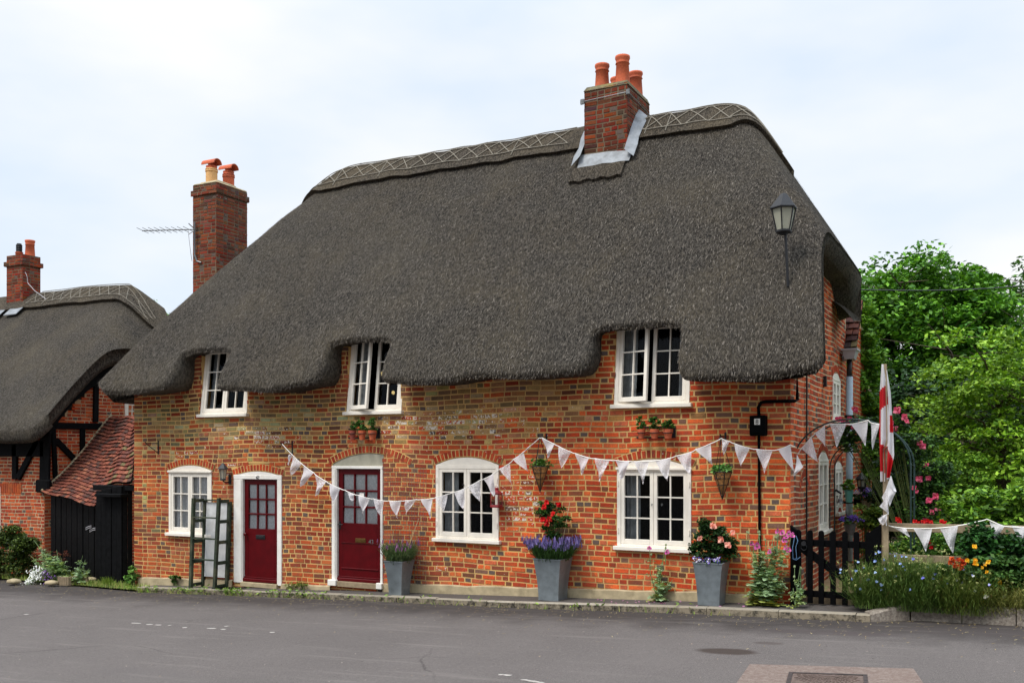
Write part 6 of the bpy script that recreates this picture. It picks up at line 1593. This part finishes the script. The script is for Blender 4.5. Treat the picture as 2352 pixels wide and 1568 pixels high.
potplant(BK2[0], BK2[1], .08, 'flat round nasturtium leaves filling the right hanging basket', 'plants in the hanging baskets', [col(96, 148, 72), col(124, 170, 92)], 90, .05, name='basket_plant', rx=.95)
potplant(HP1[0], HP1[1], .16, 'feathery green plant in the turquoise pot', None, [col(96, 134, 52), col(120, 156, 66)], 90, .06)
potplant(HP2[0], HP2[1], .20, 'violet and white trailing flowers in the grey hanging pot', None, [col(70, 96, 50)], 130, .04, VI, 60, .025, rx=1.9)
potplant(HP3[0], HP3[1], .12, 'purple violas in the dark grey pot above the gate', None, [col(60, 88, 44)], 120, .035, [col(90, 60, 150), col(120, 90, 190)], 60, .02, rx=1.7)
potplant(HP4[0], HP4[1], .12, 'small white and pink flowers in the black pot beside the drainpipe', None, [col(70, 96, 50)], 60, .035, [col(220, 210, 214), col(200, 140, 150)], 18, .02)
potplant(TP3[0], TP3[1], .16, 'pale blue lobelia in the terracotta pot behind the fence', None, [col(80, 112, 54)], 90, .03, VI, 60, .018, rx=1.6)

def spikes(c_, r, h, n, label, cols, fcols, fh, grp, name='lavender', lean=.35, fw=.010, lw=.003, fl=.05):
    t = empty(name, c_, label, 'lavender', grp); q = QC(); P = []; D = []; Wd = []; ends = []
    for i in range(n):
        a = random.uniform(0, 6.283); rr = r*random.random()**.5; b = Vector((c_.x+rr*.6*math.cos(a), c_.y+rr*.6*math.sin(a), c_.z-.03))
        d = Vector((math.cos(a)*rr*lean*2.2+random.gauss(0, .02), math.sin(a)*rr*lean*2.0+random.gauss(0, .02), h*random.uniform(.62, 1.0))); P.append(b); D.append(d); Wd.append(Vector((random.gauss(0, 1), random.gauss(0, 1), 0)).normalized()*lw*random.uniform(.7, 1.5)); ends.append(b+d)
    q.blades(np.array(P), np.array(D), np.array(Wd), cols)
    L_ = np.array([P[i]+D[i]*random.uniform(.1, .8) for i in range(n)]*3)+NR.normal(size=(n*3, 3))*.012
    q.leaves(L_, .045, cols, up=.1, ratio=.22, D=np.tile([0, 0, 1.0], (n*3, 1))); q.build('foliage', MT['leaf'], t); q = QC(); P = []; D = []; Wd = []
    for e in random.sample(ends, int(n*fh)):
        for k in range(4):
            P.append(e+Vector((random.gauss(0, .006), random.gauss(0, .006), random.uniform(-.02, .02)))); D.append(Vector((random.gauss(0, .008), random.gauss(0, .008), fl))); a = random.random()*6.28; Wd.append(Vector((math.cos(a), math.sin(a), 0))*fw*random.uniform(.6, 1.2))
    q.blades(np.array(P), np.array(D), np.array(Wd), fcols); q.build('flowers', MT['petal'], t)
spikes(PL1[0]-Vector((0, 0, .03)), .21, .36, 900, 'grey green French lavender with sparse magenta tops in the smallest planter', [col(84, 106, 62), col(104, 122, 78), col(66, 88, 52)], [col(140, 90, 140), col(166, 112, 160)], .035, 'lavender in the planters', lean=.45)
spikes(PL2[0]-Vector((0, 0, .03)), .26, .33, 1000, 'dense blue violet lavender in the planter under the left hanging basket', [col(52, 82, 36), col(66, 98, 44), col(40, 66, 30)], [col(120, 106, 170), col(146, 132, 188), col(104, 92, 150)], .26, 'lavender in the planters', lean=.45)
# standard rose in the lavender planter
def cane(p0, p1, label, r=.005, name='cane'):
    m_ = MB(); m_.tube([p0, p1], r, 5, c=col(190, 170, 130)+(0,)); o = m_.build(name, MT['stem']); tag(o, label, 'cane')
yp = PL2[0].y; c_ = fy(1268, 1178, yp)
bush('standard_rose', [(1262, 1176, .14, .13), (1290, 1196, .14, .12), (1250, 1165, .1, .1), (1268, 1215, .13, .1), (1275, 1180, .16, .14)], yp, .13, 'red rose standing on thin stems above the blue lavender', 'rose', G_GER+G_DARK, 11, 32, .05, .07, parent_extra=tuple(PL2[0]), rose=True, fcols=RED, fsize=.055,
     flowers=[(1256, 1153), (1284, 1158), (1271, 1180), (1248, 1193), (1258, 1200), (1262, 1192), (1250, 1164)])
cane(PL2[0]+Vector((.10, 0, 0)), fy(1309, 1152, yp), 'bamboo cane leaning in the lavender planter')
cane(PL1[0]+Vector((.08, 0, 0)), fy(962, 1190, PL1[0].y), 'bamboo cane leaning in the smallest planter beside the wire mesh')
# rose and violas
yp = PL3[0].y
bush('patio_rose', [(1630, 1235, .17, .17), (1655, 1240, .18, .16), (1620, 1262, .2, .1), (1618, 1210, .07, .1), (1668, 1262, .12, .1)], yp, .16, 'pale pink rose bush in the right hand planter', 'rose', G_DARK+[col(58, 92, 42)], 26, 46, .045, .08, parent_extra=tuple(PL3[0]), rose=True, fcols=[col(244, 170, 150), col(250, 196, 176), col(236, 140, 124)], fsize=.05, flowers=[(1608, 1236), (1684, 1223), (1657, 1238), (1638, 1208), (1672, 1251)])
t = empty('violas', PL3[0], 'low purple and white violas edging the right hand planter', 'violas'); q = QC()
P = np.column_stack([PL3[0].x+NR.uniform(-.19, .17, 260), PL3[0].y-NR.uniform(.02, .20, 260), PL3[0].z+NR.uniform(-.02, .07, 260)]); q.leaves(P, .03, G_GER); q.build('foliage', MT['leaf'], t); q = QC()
for i in range(70): flower(q, (PL3[0].x+random.uniform(-.2, .15), PL3[0].y-random.uniform(.08, .21), PL3[0].z+random.uniform(.01, .08)), .019, [col(70, 50, 150), col(110, 90, 180), col(226, 218, 232)], 5)
q.build('flowers', MT['petal'], t)

# opium poppies
G_POP = [col(158, 184, 142), col(172, 198, 154), col(138, 166, 118), col(176, 194, 128)]
def poppy(base, tops, y, label, leafn, wid, mauve, lowyellow=True, group='opium poppies along the wall', heads=6, spread=.10, leafs=.11):
    t = empty('poppy', base, label, 'poppy', group); q = QC(); m_ = MB(); L_ = []
    for tp in tops:
        e = fy(tp[0], tp[1], y+random.uniform(-.06, .06)); b = Vector(base)+Vector((random.uniform(-wid, wid)*.35, random.uniform(-.05, .05), 0)); mid = b.lerp(e, .5)+Vector((random.gauss(0, .03), random.gauss(0, .02), 0))
        m_.tube([b, mid, e], .006, 5, r1=.0035, c=col(120, 142, 96)+(0,))
        for k in range(leafn):
            f = random.random()**.9*.82; p = b.lerp(mid, f*2) if f < .5 else mid.lerp(e, f*2-1); L_.append((p, f))
    for p, f in L_:
        s_ = leafs*(1.25-f)*random.uniform(.7, 1.3); a = random.uniform(0, 6.28); d = Vector((math.cos(a), math.sin(a)*.8-.2, random.uniform(-.3, .5))).normalized(); sd_ = d.cross(Vector((0, 0, 1))).normalized(); up_ = sd_.cross(d); V = []
        for k in range(5):       # lobed leaf: overlapping lobes along a midrib
            u = k/5; c0 = p+d*s_*u*1.1; w = s_*.42*math.sin(math.pi*(u*.8+.15)); dz = up_*(.02*math.sin(k*2.3)-s_*.12*u*u)
            V.append([c0-d*s_*.12, c0+sd_*w+d*s_*.05+dz+up_*.012, c0+d*s_*.25+dz, c0-sd_*w+d*s_*.05+dz+up_*.008])
        q.V.append(np.array([[tuple(x) for x in v] for v in V])); base_c = random.choice(G_POP) if f > .12 or not lowyellow else random.choice([col(176, 178, 84), col(160, 170, 90)])
        q.Cc.append(np.array([base_c]*5)*random.uniform(.8, 1.15))
    q.build('leaves', MT['leaf'], t)
    for i in range(heads):
        e = fy(random.choice(tops)[0]+random.uniform(-8, 8), min(tp[1] for tp in tops)+random.uniform(-8, 30), y); m_.lathe([(.004, -.012), (.013, -.004), (.014, .008), (.008, .016), (.013, .019), (.002, .021)], e, 8, c=col(150, 164, 120)+(0,)); m_.tube([e, Vector((e.x+random.gauss(0, .02), y, e.z-.22))], .0035, 4, c=col(120, 142, 96)+(0,))
    m_.build('stems', MT['stem'], t)
    for px, py, r in mauve:
        q = QC(); c_ = fy(px, py, y-.10); fc = (random.gauss(0, .3), -1, random.gauss(.35, .3)); flower(q, c_, r, [col(204, 92, 160), col(214, 112, 172), col(186, 70, 140)], 7, cup=.35, face=fc); flower(q, Vector(c_)+Vector((0, -.012, .004)), r*.38, [col(70, 20, 60), col(150, 160, 90)], 5, face=fc); q.build('flower', MT['petal'], t)
    return t
g1 = gnd(1530, 1372); g1.y = -.10
poppy(g1, [(1492, 1258), (1526, 1262), (1522, 1290), (1545, 1330), (1510, 1300)], -.13, 'single straggling mauve poppy plant against the wall between two planters', 15, .10, [(1491, 1258, .042), (1532, 1267, .042)], heads=3, leafs=.12)
g2 = gnd(1765, 1380); g2.y = -.20
poppy(g2, [(1730, 1245), (1745, 1250), (1760, 1240), (1775, 1235), (1790, 1225), (1800, 1232), (1812, 1230), (1722, 1260), (1740, 1290), (1790, 1300), (1770, 1280)], -.24, 'big clump of mauve poppies at the right corner of the cottage', 34, .42, [(1727, 1247, .042), (1739, 1253, .055), (1797, 1223, .05), (1806, 1232, .048), (1812, 1226, .05), (1800, 1240, .045), (1805, 1257, .045), (1811, 1262, .042), (1768, 1266, .04), (1820, 1229, .04), (1786, 1219, .04)], heads=14, leafs=.15)
g3 = gnd(1835, 1388); g3.y = -.30
poppy(g3, [(1838, 1300), (1832, 1330), (1848, 1340), (1822, 1350)], -.32, 'small poppy seedling with pale leaves at the foot of the left gate post', 7, .12, [], heads=3, leafs=.09)
# flower bed in front of the fence
def feathery(px0, px1, pyt, y, n, label, cols, fcols, nf, fs, name='nigella', cat='flowering plant', seed=0, grp='wild flowers in the bed by the fence', hk=1.0, low=col(110, 76, 50)):
    a = fy(px0, 1380, y); b = fy(px1, 1380, y); zt = fy((px0+px1)/2, pyt, y).z; z0 = .09+GZ(a.x)*.5; t = empty(name, ((a.x+b.x)/2, y, z0), label, cat, grp); q = QC(); P = []; D = []; Wd = []; ends = []
    for i in range(n):
        x = random.uniform(a.x, b.x); yy = y+random.uniform(-.13, .22); h = (zt-z0)*random.uniform(.5, 1.05)*(1-.25*abs(2*(x-a.x)/(b.x-a.x)-1)**2)*hk; d = Vector((random.gauss(0, .16), random.gauss(-.03, .08), h)); P.append((x, yy, z0-.03)); D.append(tuple(d)); aa = random.random()*6.28; Wd.append((math.cos(aa)*.0026, math.sin(aa)*.0026, 0)); ends.append(Vector((x, yy, z0))+d)
    P, D, Wd = map(np.array, (P, D, Wd)); q.blades(P, D, Wd, cols)
    for rep in range(26):        # thread-like leaves all along the stems
        f = NR.uniform(.12, .98, len(P))[:, None]; pp = P+D*f; dd = NR.normal(size=P.shape)*.04; dd[:, 2] = dd[:, 2]*.6+.01; ww = np.cross(dd, [0, .3, 1]); ww = ww/(np.linalg.norm(ww, axis=1)[:, None]+1e-9)*.0019
        q.blades(pp, dd*1.3, ww, cols if rep > 2 else [low]+list(cols))
    q.build('foliage', MT['leaf'], t)
    if nf:
        q = QC()
        for e in random.sample(ends, min(nf, len(ends))): flower(q, e+Vector((0, -.02, random.uniform(-.12, .0))), fs*random.uniform(.7, 1.2), fcols, 6, face=(random.gauss(0, .3), -1, .8))
        q.build('flowers', MT['petal'], t)
    q = QC()
    for e in random.sample(ends, max(3, n//7)): q.leaves(np.array([tuple(e)]*10)+NR.normal(size=(10, 3))*.007, .022, [col(150, 160, 100), col(170, 172, 110)], ratio=.6)
    q.build('seed_heads', MT['leaf'], t)
G_FE = [col(88, 118, 52), col(108, 136, 66), col(70, 98, 42), col(122, 142, 72)]; BLU = [col(150, 176, 226), col(120, 140, 214), col(176, 200, 236)]
feathery(1965, 2035, 1280, -.38, 300, 'low feathery plants with pale blue flowers leaning over the gate foot', G_FE, BLU, 14, .022)
feathery(2035, 2110, 1258, -.42, 460, 'tallest feathery blue flowered clump in front of the fence post', G_FE, BLU, 18, .022)
feathery(2105, 2170, 1268, -.46, 420, 'feathery clump with violet blue flowers in the middle of the flower bed', G_FE, [col(110, 110, 200), col(150, 176, 226)], 10, .022)
feathery(2170, 2260, 1295, -.50, 380, 'feathery yellowish green clump with few white flowers near the marigolds', [col(128, 140, 66), col(104, 124, 54), col(86, 108, 46)], [col(230, 230, 226), col(140, 140, 210)], 10, .026)
feathery(2270, 2400, 1310, -.45, 320, 'dry straw coloured clump at the right edge of the bed', [col(176, 172, 104), col(150, 152, 84), col(110, 126, 60)], [col(236, 232, 220)], 6, .03, name='dry_grass', hk=.8)
bush('marigolds', [(2203, 1310, .22, .13), (2170, 1330, .18, .12), (2240, 1320, .15, .12)], -.36, .15, 'dark leafed marigolds with a cluster of rust red flowers', 'marigolds', [col(58, 92, 40), col(44, 74, 34)], 18, 44, .06, .08, flowers=[(2183, 1292), (2190, 1287), (2196, 1293), (2202, 1285), (2210, 1288), (2214, 1294), (2205, 1297), (2193, 1300), (2186, 1283), (2208, 1303)], fcols=[col(176, 50, 18), col(206, 80, 22), col(136, 24, 14)], fsize=.036, rose=True)
bush('wallflowers', [(2270, 1310, .22, .2), (2310, 1340, .28, .18), (2340, 1320, .25, .25)], -.34, .16, 'upright leafy plants with scattered bright yellow flowers', 'wallflowers', [col(66, 100, 46), col(50, 84, 38), col(84, 118, 56)], 24, 44, .07, .09, flowers=[(2238, 1255), (2222, 1286), (2240, 1285), (2240, 1293), (2262, 1296), (2257, 1303), (2267, 1314), (2270, 1290), (2292, 1329), (2296, 1336), (2291, 1334), (2268, 1330), (2263, 1366), (2258, 1382), (2262, 1364), (2255, 1361)], fcols=[col(246, 186, 30), col(240, 160, 20), col(250, 206, 60)], fsize=.03, rose=True)
# left bed
bush('dark_shrub', [(20, 1235, .32, .28), (45, 1290, .34, .28), (-10, 1290, .3, .3), (60, 1250, .18, .18)], .62, .25, 'dark round leafed shrub at the left edge of the street', 'shrub', [col(58, 78, 30), col(76, 96, 38), col(40, 56, 24), col(98, 116, 50)], 70, 70, .05, .13, shell=.3)
g4 = gnd(95, 1335); g4.y = .35
poppy(g4, [(78, 1240), (85, 1250), (100, 1268), (112, 1275), (95, 1262), (70, 1275), (130, 1262), (140, 1280), (150, 1290)], .40, 'broad glaucous leaves of a poppy clump in front of the black shed', 28, .5, [], lowyellow=False, heads=0, leafs=.17)
g5 = gnd(193, 1333); g5.y = .10
poppy(g5, [(190, 1275), (196, 1285), (205, 1305)], .08, 'young poppy shoot with blue green leaves above the log edging', 14, .10, [], lowyellow=False, heads=0, leafs=.14)
bush('sedum', [(140, 1275, .25, .12)], .75, .12, 'rust brown dried flower heads in front of the black shed', 'plant', [col(116, 58, 40), col(90, 50, 34)], 12, 40, .03, .06)
bush('alyssum', [(88, 1318, .20, .14), (74, 1338, .10, .08)], .12, .12, 'mound of tiny white flowers at the road edge', 'alyssum', [col(110, 130, 84)], 12, 30, .03, .07, fn=420, fcols=[col(226, 228, 224), col(240, 240, 240)], fsize=.017)
bush('aubrieta', [(113, 1322, .18, .11)], .15, .12, 'small mauve flowered plant right of the white alyssum', 'plant', [col(96, 108, 70), col(80, 92, 60)], 14, 40, .025, .06, fn=60, fcols=[col(120, 80, 150)], fsize=.016)
def tuft(px, py, w, h, n, y, label, cols, name='grass_tuft'):
    p = gnd(px, py); q = QC(); P = []; D = []; Wd = []
    for i in range(n):
        a = random.uniform(0, 6.28); P.append((p.x+random.gauss(0, w*.4), y+random.gauss(0, .04), GZ(p.x)-.02)); D.append((math.cos(a)*w*.8*random.random(), -abs(math.sin(a))*w*.4*random.random(), h*random.uniform(.3, 1))); Wd.append((math.sin(a)*.005, math.cos(a)*.004, .001))
    q.blades(np.array(P), np.array(D), np.array(Wd), cols); o = q.build(name, MT['leaf']); tag(o, label, 'grass tuft', 'grass tufts in the left bed'); return o
tuft(160, 1335, .28, .22, 260, .25, 'yellow green strappy tuft inside the log edging', [col(150, 160, 62), col(124, 142, 54), col(96, 120, 44)])
tuft(240, 1338, .14, .14, 160, .05, 'fine green grass tuft left of the stone by the shed corner', [col(108, 136, 50), col(130, 150, 60)])
bush('wall_weed', [(305, 1312, .09, .13), (300, 1328, .12, .06)], -.12, .08, 'green weed growing at the left foot of the cottage wall', 'weed', [col(90, 134, 56), col(110, 150, 66)], 9, 18, .07, .05, group='weeds along the wall')
bush('wall_weed', [(400, 1328, .13, .06)], -.10, .06, 'low green weed on the plinth left of the plant stand', 'weed', [col(70, 110, 44), col(60, 96, 40)], 10, 26, .05, .05, group='weeds along the wall')
bush('wall_weed', [(668, 1345, .12, .06), (695, 1340, .10, .05)], -.10, .06, 'thin weeds between the two maroon doors', 'weed', [col(130, 140, 66), col(104, 120, 52)], 9, 18, .035, .05, group='weeds along the wall')
# many small weeds and grass along the kerb and the road edge
q = QC(); P = []; D = []; Wd = []
for i in range(5200):
    x = random.uniform(-19.5, KG[3].x-.3) if random.random() < .9 else random.uniform(KG[3].x, -.5); y0 = kerbY(x)
    dens = 1.0 if x < kx[0]+.1 else .25
    if random.random() > dens: continue
    if x < kx[0]: y = y0+random.uniform(-.05, .38)
    else: y = y0+random.uniform(-.05, .01)
    if abs(mnoise.noise(Vector((x*1.7, 1, 0)))) < .05 and x > kx[0]: continue
    zz = GZ(x)-(.05 if x < kx[0] else .085); P.append((x, y, zz)); D.append((random.gauss(0, .03), random.gauss(-.01, .03), random.uniform(.02, .10))); Wd.append((.004, .001, 0))
q.blades(np.array(P), np.array(D), np.array(Wd), [col(120, 148, 56), col(142, 160, 70), col(96, 124, 46), col(170, 164, 100)]); o = q.build('grass', MT['leaf']); tag(o, 'short grass and weeds along the kerb', 'grass', kind='stuff')
q = QC(); P = []; 
for i in range(170):
    x = random.choice([random.gauss(-9.9, .25), random.gauss(-9.0, .15), random.gauss(-7.6, .3), random.gauss(-11.2, .3), random.uniform(-11, -1)]); P.append((x, kerbY(x)+random.choice([-.01, .0, .3])+random.uniform(-.03, .03) if False else kerbY(x)+random.uniform(-.03, .01), GZ(x)-.03+random.uniform(0, .05)))
q.leaves(np.repeat(np.array(P), 3, axis=0)+NR.normal(size=(510, 3))*.02, .06, [col(110, 146, 56), col(140, 166, 72)], ratio=.35); o = q.build('kerb_weeds', MT['leaf']); tag(o, 'small leafy weeds in the kerb joints', 'weeds', kind='stuff')
# straw litter on the road and dry mulch on the bed
q = QC(); n = 1500; X = NR.uniform(-19, 3.6, n); Yk = np.array([kerbY(float(x)) for x in X]); off = NR.exponential(.45, n); Y_ = Yk-.03-off; Zg = SL*X-.083
A = NR.uniform(0, 6.28, n)*.35; L_ = NR.uniform(.012, .06, n); D = np.column_stack([np.cos(A)*L_, np.sin(A)*L_, np.full(n, .003)]); Wd = np.column_stack([-np.sin(A), np.cos(A), np.zeros(n)])*NR.uniform(.0015, .0045, n)[:, None]
q.blades(np.column_stack([X, Y_, Zg+.003]), D, Wd, [col(196, 178, 128), col(170, 150, 100), col(150, 128, 84)])
n = 900; X = NR.uniform(-19, 6, n); Y_ = NR.uniform(-7, -.9, n); D = NR.normal(size=(n, 3))*.008; D[:, 2] = .004; Wd = np.column_stack([NR.uniform(.003, .007, n), np.zeros(n), np.zeros(n)])
q.blades(np.column_stack([X, Y_, SL*X-.083]), D, Wd, [col(176, 166, 152), col(150, 132, 112), col(60, 54, 50)]); o = q.build('litter', MT['strawbit']); tag(o, 'scattered straw and grit on the road surface', 'litter', kind='stuff')
q = QC(); n = 2600; X = NR.uniform(1.2, 5, n); Y_ = np.array([max(kerbY(float(x))+.14, -9) for x in X])+NR.exponential(.12, n); A = NR.uniform(0, 3.14, n); L_ = NR.uniform(.02, .12, n)
q.blades(np.column_stack([X, Y_, SL*X+.085+NR.uniform(0, .02, n)]), np.column_stack([np.cos(A)*L_, np.sin(A)*L_, NR.uniform(-.005, .02, n)]), np.column_stack([-np.sin(A), np.cos(A), np.zeros(n)])*.003, [col(170, 140, 96), col(130, 100, 66), col(96, 70, 48)])
o = q.build('mulch', MT['strawbit']); tag(o, 'dry straw mulch on the flower bed behind the stone kerb', 'mulch', kind='stuff')
# petals fallen under the poppies
q = QC(); P = np.column_stack([NR.uniform(-2.6, -.4, 60), NR.uniform(-.5, -.1, 60), np.zeros(60)]); P[:, 2] = SL*P[:, 0]+.004; q.leaves(P, .035, [col(170, 110, 150), col(190, 140, 170)], up=4, ratio=.8); o = q.build('fallen_petals', MT['petal']); tag(o, 'fallen mauve petals on the pavement', 'petals', kind='stuff')

q = QC(); n = 26000; X = NR.uniform(-70, 60, n); Yh = 38+NR.uniform(0, 3, n); Zh = NR.uniform(-1, 1, n)*2.2+1.2+.8*np.sin(X*.35)+.5*np.sin(X*1.1)
q.leaves(np.column_stack([X, Yh, Zh]), .55, G_MID+G_DARK); o = q.build('distant_hedge', MT['leafdark']); tag(o, 'far hedge line behind the cottages', 'hedge', kind='stuff')
